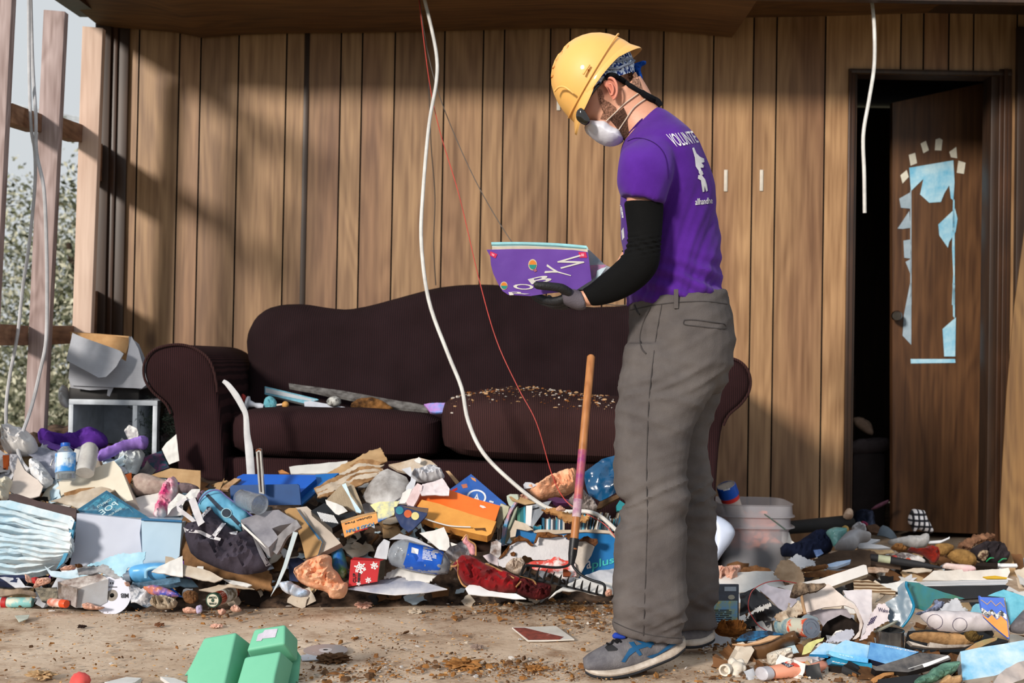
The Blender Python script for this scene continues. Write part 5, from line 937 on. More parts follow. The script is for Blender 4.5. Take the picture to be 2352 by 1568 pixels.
ofd = I6(slab, 'orange_folder', 'bright orange folder lying in the centre of the heap', 'folder', [(690, 555), (720, 465), (990, 412), (1200, 490), (1445, 555), (1402, 690), (1100, 650), (880, 600)], orange, d=3.98, tilt=45, th=.006, cell=.03, amp=.003, freq=5)
dpoly([ofd], q('c6', [(1265, 545), (1300, 555), (1320, 570), (1290, 575), (1262, 560)]), pw, ofd, 'white_scuff')
mf = I6(slab, 'manila_envelope', 'yellow-brown padded envelope below the orange folder', 'envelope', [(700, 560), (740, 505), (900, 545), (1100, 600), (1410, 690), (1365, 800), (1330, 822), (1180, 790), (1000, 745), (820, 700), (740, 660)], M((222, 160, 76), .7, (196, 130, 56), 5, .1), d=3.90, tilt=48, th=.03, cell=.03, amp=.006, freq=5, side=M((196, 134, 58), .7, (150, 96, 44), 20))
tube('white_edge', [P(x, y, 3.865) for x, y in q('c6', [(745, 660), (860, 700), (1000, 735), (1180, 745)])], .0022, pw, mf); dpoly([mf], q('c6', [(1210, 755), (1310, 752), (1322, 785), (1280, 772), (1225, 775)]), brn, mf, 'burnt_edge', off=.002)
dvd = item(slab, 'dvd_case', 'blue DVD case with a circled letter A behind the orange folder', 'dvd case', 'c7', [(50, 208), (285, 38), (660, 360), (600, 420), (400, 340)], M((40, 96, 180), .25, (24, 66, 140), 6, .02, c3=(90, 150, 205), coat=.5), d=4.12, tilt=42, th=.015, side=blk)
for r_, m_ in ((104, white), (84, M((60, 110, 190), .3, bump=0))): c_ = q('c7', [(342, 285)])[0]; dpoly([dvd], [(c_[0] + r_ / 4.61 * math.cos(a / 24 * 6.283), c_[1] + r_ * .8 / 4.61 * math.sin(a / 24 * 6.283)) for a in range(24)], m_, dvd, 'ring_emblem', cell=5, off=.001 if r_ > 90 else .002)
dtext([dvd], 'A', q('c7', [(290, 320), (390, 345), (365, 250), (335, 240)]), white, dvd, off=.004); dpoly([dvd], q('c7', [(80, 205), (140, 180), (140, 205), (100, 225)]), red, dvd, 'red_sticker'); dpoly([dvd], q('c7', [(280, 70), (330, 85), (340, 120), (300, 100)]), M((220, 150, 90), .5), dvd, 'figure_print'); dpoly([dvd], q('c7', [(180, 150), (240, 140), (250, 180), (200, 190)]), M((190, 110, 80), .5), dvd, 'figure_print'); dbars([dvd], q('c7', [(475, 335), (525, 350), (530, 325), (485, 312)]), white, dvd)
I6(slab, 'wood_stick', 'short pale wooden stick leaning on the sofa front', 'stick', [(955, 240), (985, 238), (1078, 340), (1050, 362)], M((206, 176, 140), .9, (170, 134, 100), 9), d=4.2, tilt=10, th=.008)
ffb = I6(slab, 'food_carton', 'torn blue and yellow food carton printed FOOD and FUN upside down', 'carton', [(10, 690), (160, 640), (330, 605), (348, 705), (200, 770), (45, 838)], M((214, 176, 96), .6, (196, 110, 50), 4, .05, c3=(226, 206, 150)), d=3.86, tilt=18, th=.012, cell=.03, amp=.002, side=tanp)
dpoly([ffb], q('c6', [(10, 690), (160, 640), (330, 605), (332, 618), (160, 660), (16, 712)]), tanp, ffb, 'bare_cardboard'); dtext([ffb], 'FOOD & FUN', q('c6', [(305, 702), (58, 772), (62, 800), (312, 732)]), cyan, ffb, off=.003); dtext([ffb], 'Gluten Free', q('c6', [(288, 640), (45, 712), (48, 728), (290, 660)]), ink, ffb)
dbars([ffb], q('c6', [(250, 745), (120, 785), (122, 805), (252, 765)]), red, ffb)
I6(slab, 'blue_strip', 'torn blue printed cardboard strip joined right of the food carton', 'cardboard', [(275, 545), (350, 520), (540, 512), (500, 590), (490, 635), (345, 700), (330, 612)], M((12, 90, 170), .5, (210, 205, 150), 5, .05, contrast=.15), d=3.88, tilt=30, th=.004, amp=.004)
cb = I6(slab, 'small_carton', 'open navy carton with small food pictures right of the blue strip', 'carton', [(490, 570), (550, 550), (800, 578), (785, 640), (740, 690), (660, 770), (620, 790), (550, 735), (500, 640)], M((18, 44, 92), .5, (14, 34, 76), 4, .05), d=3.85, tilt=25, th=.01, cell=.02, amp=.004)
for c_, mm in (((540, 595), teal), ((615, 625), M((200, 90, 40), .5)), ((680, 645), M((220, 206, 140), .5))): edisc([cb], q('c6', [c_])[0], 9, 9, mm, cb, 'round_print', .002)
dpoly([cb], q('c6', [(560, 555), (800, 580), (790, 618), (700, 600), (600, 570)]), M((110, 90, 76), .9), cb, 'bare_cardboard', off=.002)
# red snowflake box
sb = empty('gift_box', P(*q('c6', [(230, 1280)])[0], 3.86)); tag(sb, 'red mug box with white snowflakes lying at the front of the heap', 'box')
sf = slab('box_front', q('c6', [(100, 1042), (370, 1052), (345, 1235), (78, 1282)]), M((186, 28, 36), .5, (168, 20, 30), 3, .02), d=3.82, tilt=3, th=.07, parent=sb)
slab('box_top', q('c6', [(100, 1040), (130, 1015), (412, 1036), (370, 1054)]), M((160, 24, 30), .5), d=3.84, tilt=60, th=.004, parent=sb); slab('shaded_open_end', q('c6', [(370, 1054), (415, 1036), (402, 1190), (346, 1235)]), M((70, 62, 52), .9, (30, 26, 22), 9), d=3.82, tilt=0, yaw=40, th=.004, parent=sb)  # open end is a closed panel, coloured dark for the shade inside
for cx, cy, r in ((185, 1112, 55), (312, 1092, 36), (258, 1222, 28), (170, 1250, 22)):
    for k in range(3):
        a = k * math.pi / 3 + .3; dx, dy = math.cos(a), math.sin(a); w = r * .11
        dpoly([sf], q('c6', [(cx - dx * r - dy * w, cy - dy * r + dx * w), (cx + dx * r - dy * w, cy + dy * r + dx * w), (cx + dx * r + dy * w, cy + dy * r - dx * w), (cx - dx * r + dy * w, cy - dy * r - dx * w)]), white, sf, 'snowflake_arm', cell=3)
        for s_ in (-1, 1):
            ex, ey = cx + dx * r * .62 * s_, cy + dy * r * .62 * s_; px_, py_ = -dy * r * .3, dx * r * .3
            dpoly([sf], q('c6', [(ex - px_, ey - py_), (ex - px_ + dx * w * 2, ey - py_ + dy * w * 2), (ex + px_ + dx * w * 2, ey + py_ + dy * w * 2), (ex + px_, ey + py_)]), white, sf, 'snowflake_arm', cell=3)
dtext([sf], 'CUP', q('c6', [(145, 1245), (145, 1160), (118, 1160), (118, 1245)]), ink, sf, off=.003); dbars([sf], q('c6', [(183, 1245), (190, 1150), (160, 1150), (155, 1245)]), ink, sf)
I6(slab, 'flat_sheet', 'white ink-stained sheet lying flat at the front of the heap', 'paper', [(75, 1300), (300, 1235), (540, 1195), (760, 1245), (970, 1300), (760, 1335), (500, 1357), (300, 1335)], M((220, 218, 220), .8, (150, 156, 176), 5, .05, contrast=.35), d=3.83, tilt=72, th=.003, amp=.002, cell=.02)
I6(slab, 'torn_paper', 'torn white paper behind the ink-stained sheet', 'paper', [(400, 1212), (450, 1160), (550, 1118), (640, 1135), (720, 1145), (880, 1172), (850, 1210), (810, 1245), (640, 1230), (540, 1195)], pw, d=3.88, tilt=45, amp=.01, rag=.003)
# crushed bottle
wbt = empty('crushed_bottle', P(*q('c6', [(700, 1180)])[0], 3.88)); tag(wbt, 'crushed clear soda bottle with blue label lying in the heap', 'bottle')
cb1 = puff('body', q('c6', [(432, 1010), (450, 930), (500, 870), (600, 850), (700, 885), (935, 962), (980, 1020), (1003, 1060), (985, 1150), (960, 1172), (870, 1175), (700, 1150), (560, 1122), (450, 1085)]), M((190, 198, 208), .12, (160, 168, 180), 8, .5, 25, tr=.55), d=3.86, tilt=10, th=.038, amp=.012, parent=wbt, freq=16)
lb = dpoly([cb1], q('c6', [(625, 882), (780, 915), (938, 968), (915, 1070), (890, 1172), (720, 1150), (562, 1112), (600, 1000)]), M((22, 92, 196), .35, (14, 72, 170), 8, .3, 30), wbt, 'label', off=.004)
dpoly([lb], q('c6', [(650, 925), (712, 945), (705, 990), (645, 975)]), white, wbt, 'barcode', off=.002)
for k in range(7): dbars([lb], q('c6', [(750 - k, 955 + 13 * k), (895 - k, 985 + 12 * k), (895 - k, 976 + 12 * k), (750 - k, 946 + 13 * k)]), white, wbt, ((.3, .2, .5), (.5, .3), (.2, .3, .4), (.6, .3), (.3, .3, .3), (.4, .2), (.2, .5))[k])
for pts, l, m in (([(310, 1018), (340, 930), (400, 855), (455, 880), (440, 960), (425, 1035), (370, 1030)], 'grey paper flap left of the crushed bottle', pg), ([(448, 860), (540, 803), (700, 850), (870, 945), (800, 935), (600, 855)], 'creased paper resting on top of the crushed bottle', pg), ([(720, 802), (850, 780), (940, 748), (985, 850), (992, 920), (960, 962), (900, 950)], 'bright white paper square above the blue bottle label', pw), ([(990, 880), (1060, 905), (1010, 920)], 'small white paper tip right of the paper square', pw), ([(1290, 1005), (1380, 975), (1425, 1030), (1430, 1100), (1340, 1060)], 'pinkish white paper behind the red stocking', M((220, 206, 212), .8))):
    I6(slab, 'paper_flap', l, 'paper', pts, m, d=3.84 if 'square' in l else 3.88, tilt=25, amp=.006)
I6(puff, 'crumpled_film', 'crumpled clear plastic film right of the crushed bottle', 'plastic film', [(940, 960), (1030, 900), (1150, 880), (1220, 960), (1180, 1020), (1060, 1060), (1000, 1050)], film, d=3.93, th=.03, amp=.03, freq=18)
I6(slab, 'dark_carton', 'dark carton interior below the manila envelope', 'carton', [(745, 690), (1000, 760), (1360, 830), (1350, 960), (1240, 970), (980, 900), (800, 800)], M((50, 34, 28), .95, (24, 17, 15), 9, .4), d=3.98, tilt=5, th=.02, amp=.006)  # dark panel set below the envelope as the carton's inside
I6(puff, 'brown_fibre', 'brown wood fibre lumps under the manila envelope', 'fibre', [(960, 820), (1040, 800), (1180, 830), (1300, 830), (1280, 870), (1100, 870), (980, 850)], M((120, 76, 40), 1, (70, 42, 24), 30, .6), d=3.93, th=.015, amp=.02, freq=40)
I6(slab, 'corner_tag', 'dark green roll end behind the white paper square', 'roll', [(860, 740), (890, 728), (935, 735), (938, 755), (900, 758), (862, 765)], M((30, 70, 50), .7), d=3.9, tilt=20, th=.02)
# ================================ crate of books (c7)
def I7(f, *a, **k): return item(f, a[0], a[1], a[2], 'c7', a[3], a[4], **k)
hues = [(20, 90, 120), (40, 130, 150), (200, 200, 204), (30, 34, 44), (150, 150, 150), (96, 110, 130), (16, 60, 90), (190, 180, 160), (60, 50, 46), (90, 160, 180)]
sp0 = slab('slim_book', q('c7', [(1040, 505), (1062, 505), (1062, 630), (1040, 630)]), M(hues[0], .6, bump=.02), d=3.93, tilt=6, th=.1, yaw=0); tag(sp0, 'slim spine in the carton of books beside the rake handle', 'book', 'slim books standing in the blue carton')
R1_ = random.Random(5)
def spine(x, y0, y1, w, lean, dd, lab, c=None):
    c = c or R1_.choice(hues)
    if R1_.random() < .5: c = tuple(min(255, int(v * 1.1 + 15)) for v in c)
    o = slab('slim_book', q('c7', [(x + lean, y0), (x + w + lean, y0 + R1_.uniform(-6, 6)), (x + w, y1), (x, y1)]), M(tuple(c), .6, bump=.02), d=dd, tilt=6, th=.1, side=pages); tag(o, lab, 'book', 'slim books standing in the blue carton'); return o
x = 1066
while x < 1270: w = R1_.uniform(11, 20); spine(x, 500 + R1_.uniform(-10, 30), 632, w - 3, 2, 3.93, 'slim spine in the carton of books beside the rake handle'); x += w
x = 1440
while x < 1850: w = R1_.uniform(12, 24); spine(x, 455 + R1_.uniform(-25, 70), 640, w - 5, R1_.uniform(10, 50), 3.92, 'slim leaning spine in the carton of books between the rake handle and the trouser leg'); x += w
x = 945
while x < 1030: w = R1_.uniform(12, 18); spine(x, 585 + R1_.uniform(-6, 10), 640, w - 4, 0, 3.92, 'low teal spine at the left end of the book row', (24, 130, 160)); x += w
for x, w, c, l in ((772, 30, (70, 130, 110), 'green spine left of the big white book'), (803, 34, (30, 110, 116), 'dark teal spine left of the big white book'), (838, 22, (50, 150, 180), 'light blue spine touching the big white book')):
    b_ = slab('storybook', q('c7', [(x, 425 - (x - 772) * .4), (x + w, 410 - (x - 772) * .4), (x + w + 5, 560), (x + 5, 560)]), M(c, .6), d=3.98, tilt=5, th=.1); tag(b_, l, 'book')
wbk = I7(slab, 'white_book', 'big white book standing in the carton of books', 'book', [(868, 375), (935, 368), (920, 590), (862, 590)], white, d=3.93, tilt=4, th=.004)
sd_ = slab('book_cover', q('c7', [(935, 368), (1140, 320), (1060, 430), (940, 600), (918, 590)]), M((196, 200, 206), .6, (150, 158, 170), 7), d=3.95, tilt=10, yaw=35, th=.012, parent=wbk); dbars([sd_], q('c7', [(940, 420), (1010, 400), (1010, 380), (940, 400)]), ink, wbk)
fan = [((600, 790), (625, 600), (700, 400), (750, 335), (768, 345), (700, 470), (655, 640), (625, 800), 'pink and blue storybook cover fanned at the left of the carton', M((214, 120, 100), .6, (40, 140, 180), 5, contrast=.2)), ((630, 760), (680, 600), (745, 420), (775, 380), (770, 450), (720, 640), (650, 770), (640, 770), 'grey-green storybook beside the pink one', M((150, 160, 140), .6)), ((560, 540), (590, 400), (600, 350), (690, 385), (680, 440), (610, 560), (580, 620), (560, 600), 'pale torn picture book at the left end of the carton', M((200, 190, 180), .7, (120, 130, 90), 6)), ((560, 660), (600, 520), (640, 520), (660, 560), (620, 620), (600, 720), (570, 740), (560, 700), 'grey stack of thin books behind the torn board corner', stripes((170, 160, 150), (60, 50, 46), 0, 900)), ((662, 270), (700, 250), (780, 252), (790, 300), (760, 335), (720, 390), (690, 370), (670, 320), 'white and green curled booklet above the fanned books', M((206, 200, 208), .6, (110, 140, 100), 6))]
for *pts, l, m in fan: I7(slab, 'storybook', l, 'book', pts, m, d=3.95 if 'pink' in l[:5] else 3.99, tilt=5, yaw=-25, th=.012, amp=.003, cell=.03)
I7(slab, 'brown_card', 'tan curved card lying on top of the fanned books', 'card', [(690, 275), (800, 275), (920, 320), (965, 345), (860, 355), (720, 320)], tanp, d=3.98, tilt=45, th=.004, amp=.004)
crt = I7(slab, 'blue_carton', 'bright blue printed carton holding the row of books', 'carton', [(760, 585), (860, 610), (950, 655), (1180, 668), (1420, 655), (1560, 645), (1750, 665), (1830, 715), (1840, 1030), (1560, 1100), (1440, 1145), (1000, 1000), (760, 730)], M((6, 112, 176), .45, (4, 96, 156), 3, .03), d=3.87, tilt=8, th=.006, cell=.03, amp=.003, freq=4)
rim = I7(slab, 'carton_rim', '', None, [(940, 640), (1000, 628), (1400, 630), (1600, 625), (1760, 640), (1840, 700), (1830, 730), (1750, 668), (1500, 652), (1180, 672), (960, 660)], pd, d=3.865, tilt=25, th=.008, amp=.003, cell=.02, parent=None); rim.parent = crt; rim.location = WO[rim.name] - WO[crt.name]
for k in ('label', 'category'):
    if k in rim: del rim[k]
dtext([crt], 'a', q('c7', [(1508, 1045), (1558, 1035), (1555, 948), (1508, 960)]), white, crt, off=.003); dtext([crt], 'plus', q('c7', [(1568, 1075), (1800, 1000), (1800, 905), (1568, 950)]), M((60, 190, 190), .5), crt, off=.003)
I7(slab, 'torn_carton_flap', 'torn white and blue flap at the left rim of the blue carton', 'cardboard', [(700, 640), (750, 530), (860, 570), (945, 640), (880, 650), (770, 620), (755, 700), (700, 710)], pd, d=3.86, tilt=35, amp=.01)
wb1 = I7(slab, 'broken_wallboard', 'broken white textured wallboard leaning on the blue carton', 'wallboard', [(575, 940), (640, 900), (700, 790), (780, 745), (860, 745), (930, 790), (970, 770), (1000, 705), (1120, 715), (1260, 690), (1290, 730), (1335, 745), (1335, 945), (1200, 950), (960, 950), (860, 900), (740, 985), (620, 1030), (580, 1010)], M((206, 204, 206), .85, (186, 184, 188), 6, .5, 120), d=3.82, tilt=20, th=.014, amp=.004, freq=8, cell=.02, rag=.003, side=brn)
for pts in ([(700, 790), (740, 730), (800, 695), (900, 740), (950, 790), (920, 795), (860, 748), (780, 748)], [(950, 775), (985, 660), (1100, 655), (1180, 690), (1250, 680), (1260, 695), (1120, 718), (1000, 706), (975, 770)], [(1270, 690), (1350, 670), (1420, 730), (1400, 780), (1335, 745)], [(700, 880), (735, 865), (765, 885), (740, 910), (712, 905)], [(600, 900), (640, 850), (700, 790), (690, 830), (650, 895), (580, 940)]):
    s_ = slab('fibre_edge', q('c7', pts), M((120, 78, 44), 1, (80, 50, 28), 40, .8, 80), d=3.81, tilt=20, th=.012, amp=.012, freq=40, parent=wb1, cell=.006)
I7(slab, 'broken_wallboard', 'smaller broken wallboard piece right of the rake ferrule', 'wallboard', [(1395, 795), (1440, 745), (1500, 735), (1560, 770), (1598, 795), (1560, 900), (1520, 960), (1430, 1130), (1392, 1140), (1385, 1000)], M((200, 192, 184), .85, (170, 160, 150), 6, .5, 120), d=3.83, tilt=15, th=.014, amp=.004, side=brn)
I7(slab, 'fibre_piece', 'dark brown fibreboard chunk above the smaller wallboard piece', 'fibreboard', [(1420, 745), (1480, 700), (1520, 692), (1560, 720), (1620, 725), (1628, 770), (1600, 800), (1560, 775), (1500, 745)], M((96, 62, 40), 1, (60, 38, 26), 40, .6), d=3.81, tilt=15, th=.02, amp=.01, freq=30)
I7(slab, 'wall_corner_piece', 'narrow cracked white wallboard sliver left of the big one', 'wallboard', [(485, 870), (500, 760), (560, 740), (605, 770), (600, 900), (575, 930), (480, 870)], M((204, 200, 200), .85, (120, 100, 90), 14, .3, contrast=.2), d=3.85, tilt=15, th=.01, amp=.004)
ins2 = I7(puff, 'peach_insulation', 'peach insulation batt in front of the sofa behind the rake handle', 'insulation', [(850, 175), (990, 150), (1100, 90), (1200, 45), (1290, 25), (1400, 5), (1410, 100), (1400, 200), (1300, 262), (1180, 275), (1000, 312), (930, 250)], insul, d=4.08, tilt=30, th=.06, amp=.045, freq=14, cell=.007)
I7(slab, 'paper_backing', 'pale paper backing at the left end of the peach insulation batt', 'paper', [(838, 150), (860, 122), (920, 125), (985, 155), (930, 185), (850, 195)], pg, d=4.05, tilt=25, amp=.004)
I7(puff, 'pink_crumbs', 'pinkish insulation crumbs on top of the books', 'insulation', [(790, 272), (850, 262), (920, 290), (940, 315), (860, 310)], insp, d=4.0, th=.01, amp=.02, freq=50)
item(slab, 'blue_sheet', 'glossy teal-blue plastic sheet between the rake and the trouser leg', 'plastic sheet', 'px', [(1338, 1090), (1380, 1062), (1425, 1048), (1440, 1120), (1420, 1132), (1378, 1152), (1352, 1140)], M((16, 84, 128), .25, (10, 54, 90), 6, .2, 12, c3=(60, 140, 180), coat=.5), d=4.05, tilt=30, th=.004, amp=.03, freq=7)
I7(puff, 'crumpled_foil', 'crumpled clear bag below the blue plastic sheet', 'foil', [(1300, 330), (1380, 240), (1460, 210), (1540, 280), (1600, 350), (1640, 420), (1560, 440), (1400, 430), (1330, 380)], M((190, 180, 176), .2, (120, 108, 104), 14, .6, 25, tr=.3), d=3.97, th=.03, amp=.035, freq=18)
I7(slab, 'split_stick', 'splintered brown stick under the blue plastic sheet', 'stick', [(1615, 410), (1640, 340), (1730, 300), (1850, 248), (1855, 290), (1740, 345), (1660, 400)], M((110, 84, 60), .95, (60, 44, 32), 20, .4), d=3.95, tilt=30, th=.015, amp=.003)
I7(slab, 'wood_shards', 'splintered tan wood shards lying across the books', 'wood', [(1030, 430), (1180, 420), (1330, 455), (1540, 470), (1510, 525), (1380, 545), (1290, 540), (1200, 480)], M((196, 150, 100), .95, (140, 96, 56), 14, .4, c3=(220, 190, 150)), d=3.88, tilt=45, th=.01, amp=.014, freq=14, rag=.004)
I7(puff, 'fibre_tuft', 'peach fibre tuft lying on the wood shards', 'insulation', [(1180, 400), (1220, 375), (1290, 410), (1280, 430), (1190, 430)], insp, d=3.85, th=.008, amp=.014, freq=50)
I7(slab, 'teal_package', 'teal package corner touching the trouser leg', 'package', [(1825, 370), (1860, 315), (1925, 360), (1900, 430), (1830, 425)], M((20, 130, 140), .5), d=3.85, tilt=20, th=.02)
I7(slab, 'magenta_strip', 'dark purple strip under the peach insulation batt', 'strip', [(1100, 300), (1180, 280), (1330, 310), (1340, 345), (1200, 345)], M((90, 30, 80), .7, (40, 20, 50), 9), d=3.99, tilt=40, th=.02)
# red stocking
rs = empty('red_stocking', P(*q('c7', [(600, 1330)])[0], 3.78)); tag(rs, 'red velvet Christmas stocking with gold trim lying at the front', 'stocking')
vel = M((150, 18, 24), .85, (84, 6, 12), 8, .4, 60, sheen=.08)
sk = puff('stocking_body', q('c7', [(75, 1010), (130, 950), (190, 888), (300, 905), (440, 990), (600, 1045), (700, 1080), (820, 1140), (800, 1200), (780, 1290), (620, 1300), (460, 1290), (300, 1250), (215, 1220), (150, 1130), (130, 1060)]), vel, d=3.77, tilt=18, th=.05, amp=.04, freq=11, parent=rs, cell=.008)
puff('stocking_cuff', q('c7', [(790, 1150), (860, 1130), (960, 1180), (1060, 1190), (1142, 1215), (1120, 1330), (1040, 1370), (960, 1372), (860, 1340), (760, 1300)]), M((96, 30, 32), .9, (50, 16, 20), 18, .6, 60, c3=(190, 160, 120)), d=3.75, tilt=18, th=.03, amp=.03, freq=24, parent=rs)
gold = M((196, 150, 100), .5, (150, 100, 60), 40, .3, met=.3)
for pts in ([(70, 1015), (130, 1005), (140, 950), (150, 1000), (150, 1100), (190, 1200), (240, 1235)], [(440, 985), (560, 1040), (740, 1140)], [(830, 1160), (760, 1230)], [(190, 740), (240, 680), (262, 740), (330, 790), (335, 900)], [(800, 1110), (960, 1180), (980, 1370)]):
    px2 = q('c7', pts); bv = BVHTree.FromPolygons(*GEO[sk.name]); pth = []
    for x_, y_ in px2:
        h = bv.ray_cast(CAM, ray(x_, y_).normalized()); pth.append((h[0] - FW * .003) if h[0] else P(x_, y_, 3.735))
    tube('gold_trim', pth, .0028, gold, rs, 6)
puff('stocking_loop', q('c7', [(190, 730), (215, 690), (245, 678), (262, 740), (330, 800), (335, 900), (280, 900), (240, 800), (200, 770)]), M((214, 160, 164), .8, (190, 120, 130), 8), d=3.79, tilt=10, th=.012, amp=.01, parent=rs)
I7(slab, 'white_scrap', 'white plastic strip lying under the red stocking', 'plastic strip', [(225, 1245), (265, 1208), (360, 1215), (480, 1280), (640, 1300), (760, 1310), (870, 1365), (760, 1360), (560, 1335), (400, 1330), (260, 1310)], white, d=3.70, tilt=55, th=.003, amp=.004)
I7(slab, 'printed_sheet', 'crumpled red printed flyer beneath the rake tines', 'paper', [(860, 990), (1020, 945), (1320, 935), (1390, 1000), (1400, 1130), (1270, 1150), (1140, 1100), (960, 1060)], M((214, 206, 204), .8, (200, 70, 60), 26, .2, contrast=.2), d=3.80, tilt=40, amp=.012)
I7(puff, 'white_rags', 'dirty white rags between the stocking and wallboard', 'cloth', [(640, 1020), (740, 930), (840, 950), (880, 1040), (840, 1100), (760, 1100), (680, 1060)], M((212, 202, 192), .9, (160, 140, 120), 12, .4), d=3.8, th=.03, amp=.03, freq=24)
for pts, l in (([(1105, 1360), (1180, 1300), (1320, 1220), (1500, 1150), (1780, 1215), (1790, 1330), (1600, 1330), (1400, 1290), (1250, 1290)], 'white sheet spread beneath the rake head'), ([(1440, 1145), (1640, 1060), (1800, 1020), (1800, 1200), (1640, 1210)], 'bluish white paper below the blue carton')): I7(slab, 'paper_sheet', l, 'paper', pts, pw if 'rake' in l else pg, d=3.72 if 'rake' in l else 3.8, tilt=55, amp=.01)
I7(puff, 'insulation_tuft', 'pink insulation tuft beside the trouser leg at the rake head', 'insulation', [(1700, 1300), (1720, 1265), (1780, 1265), (1780, 1320), (1720, 1335)], insp, d=3.66, th=.015, amp=.015, freq=40)
I7(slab, 'brick_chip', 'small rusty brown chip by the foot of the rake', 'chip', [(1260, 1045), (1290, 1040), (1350, 1085), (1330, 1120), (1260, 1120)], M((120, 60, 36), .9), d=3.76, tilt=20, th=.012)
# rake
rk = empty('garden_rake', P(1316, 1300, 3.76)); tag(rk, 'bow rake with wooden handle painted purple standing tines up in the heap', 'rake')
hw = wood((184, 124, 72), (150, 92, 46), (220, 200, 190), 'z', 3, .5); ht = P(1358, 815, 3.93); hb = P(1317, 1262, 3.74); pz = lambda t: ht + (hb - ht) * t; hr = .0125
lathe('handle', ht, hb, [(0, hr * .6), (.01, hr * 1.05), (.5, hr * 1.05), (1, hr)], hw, rk, 14); lathe('purple_paint', pz(.50), pz(.80), [(0, hr * 1.03), (0, hr * 1.1), (1, hr * 1.1), (1, hr * 1.0)], M((140, 52, 110), .45, (176, 96, 90), 22, .1, contrast=.35), rk, 14)
lathe('worn_sleeve', pz(.75), pz(.84), [(0, hr * 1.12), (1, hr * 1.12)], M((204, 188, 186), .6, (150, 96, 130), 24, .2), rk, 14)
lathe('ferrule', pz(.945), P(1312, 1297, 3.73), [(0, hr * 1.2), (.6, hr * 1.1), (1, hr * .7)], M((38, 38, 42), .45, (24, 24, 26), 30, .2, met=.3), rk, 14)
rm = M((34, 36, 40), .5, (22, 22, 24), 30, .2, met=.4); b7 = lambda x, y, d: P(*q('c7', [(x, y)])[0], d)
tube('bow', [b7(1345, 965, 3.735), b7(1300, 1010, 3.73), b7(1180, 1028, 3.72), b7(960, 1010, 3.71), b7(860, 1015, 3.70), b7(815, 1100, 3.69)], .0042, rm, rk); tube('bow', [b7(1345, 965, 3.735), b7(1385, 1040, 3.72), b7(1460, 1110, 3.71), b7(1560, 1160, 3.70), b7(1690, 1205, 3.68), b7(1700, 1300, 3.66)], .0042, rm, rk)
A0, B0 = (795, 1100), (1690, 1330); slab('rake_bar', q('c7', [(A0[0], A0[1] - 10), (B0[0], B0[1] - 14), (B0[0], B0[1] + 8), (A0[0], A0[1] + 12)]), rm, d=3.67, tilt=15, yaw=3, th=.006, parent=rk)
for bx, tx, ty in zip(range(12), (858, 932, 1012, 1095, 1170, 1247, 1322, 1396, 1470, 1552, 1632, 1710), (980, 1005, 1025, 1048, 1078, 1103, 1128, 1152, 1166, 1184, 1214, 1224)):
    t = (bx + .1) / 11.2; x0 = A0[0] + (B0[0] - A0[0]) * t + 8; y0 = A0[1] + (B0[1] - A0[1]) * t; tube('tine', [b7(x0, y0 + 4, 3.667), b7((x0 + tx) / 2 - 3, (y0 + ty) / 2, 3.66), b7(tx, ty, 3.645)], [.0048, .0035, .0014], rm, rk, 6, 3)
# ================================================================ RIGHT SIDE
def IR(f, c, name, label, cat, pts, mat, **k):
    k.setdefault('lift', .03); return item(f, name, label, cat, c, pts, mat, **k)
# square bucket
bkt = empty('square_bucket', P(1720, 1300, 4.72)); tag(bkt, 'translucent square plastic bucket half full of pink insulation beside the wall', 'bucket')
bd_ = 4.78; pbm = M((205, 204, 210), .3, (192, 190, 198), 4, .03, 20, tr=.3, alpha=.38)
b0 = P(1722, 1303, bd_); b1 = P(1722, 1150, bd_); up_ = Vector((1, 0, 0)); hh = (b1 - b0)
hw_ = .145
lathe('bucket_body', b0, b0 + Vector((0, 0, hh.length)), [(0, hw_ * .82), (.02, hw_ * .86), (.62, hw_ * .93), (.63, hw_ * .97), (.8, hw_ * .97), (.81, hw_ * 1.0), (.84, hw_ * 1.02), (.98, hw_ * 1.0), (1, hw_ * 1.03), (1, hw_ * .98), (.85, hw_ * .95), (.04, hw_ * .83), (.035, .01)], pbm, bkt, 48, sq=5, cap=False, up=up_)
for t in (.66, .82): lathe('bucket_rib', b0 + Vector((0, 0, hh.length * t)), b0 + Vector((0, 0, hh.length * (t + .012))), [(0, hw_ * 1.0), (0, hw_ * 1.07), (1, hw_ * 1.07), (1, hw_ * 1.0)], pbm, bkt, 48, sq=5, up=up_)
lathe('dark_sludge', b0 + Vector((0, 0, .012)), b0 + Vector((0, 0, .085)), [(0, hw_ * .80), (1, hw_ * .84)], M((22, 26, 28), .3, (14, 18, 20), 9), bkt, 40, sq=5, up=up_)
tube('wire_handle', [P(x, y, 4.62) for x, y in q('r1', [(665, 492), (760, 560), (900, 665)])], .0025, M((70, 90, 80), .4), bkt)
o = blob('insulation_fill', b0 + Vector((.0, 0, .14)), (.11, .10, .075), M((240, 150, 110), .95, (220, 90, 50), 12, .5, 40, c3=(236, 210, 190)), None, .4, 3, 4); tag(o, 'pink and orange insulation stuffed inside the square bucket', 'insulation')
can = bottle('canister', 'blue capped canister leaning inside the square bucket', P(*q('r1', [(400, 700)])[0], 4.76), P(*q('r1', [(232, 165)])[0], 4.70), .035, [(0, 1), (.6, 1), (1, 1)], M((216, 206, 196), .5, (196, 180, 170), 9), M((20, 90, 200), .4), (.70, .78, 1.03, 1.03), M((220, 50, 44), .5), cap=(.78, 1.0, 1.08))
dbars([c for c in can.children if c.name.startswith('cap')], q('r1', [(205, 235), (285, 215), (280, 195), (200, 215)]), white, can)
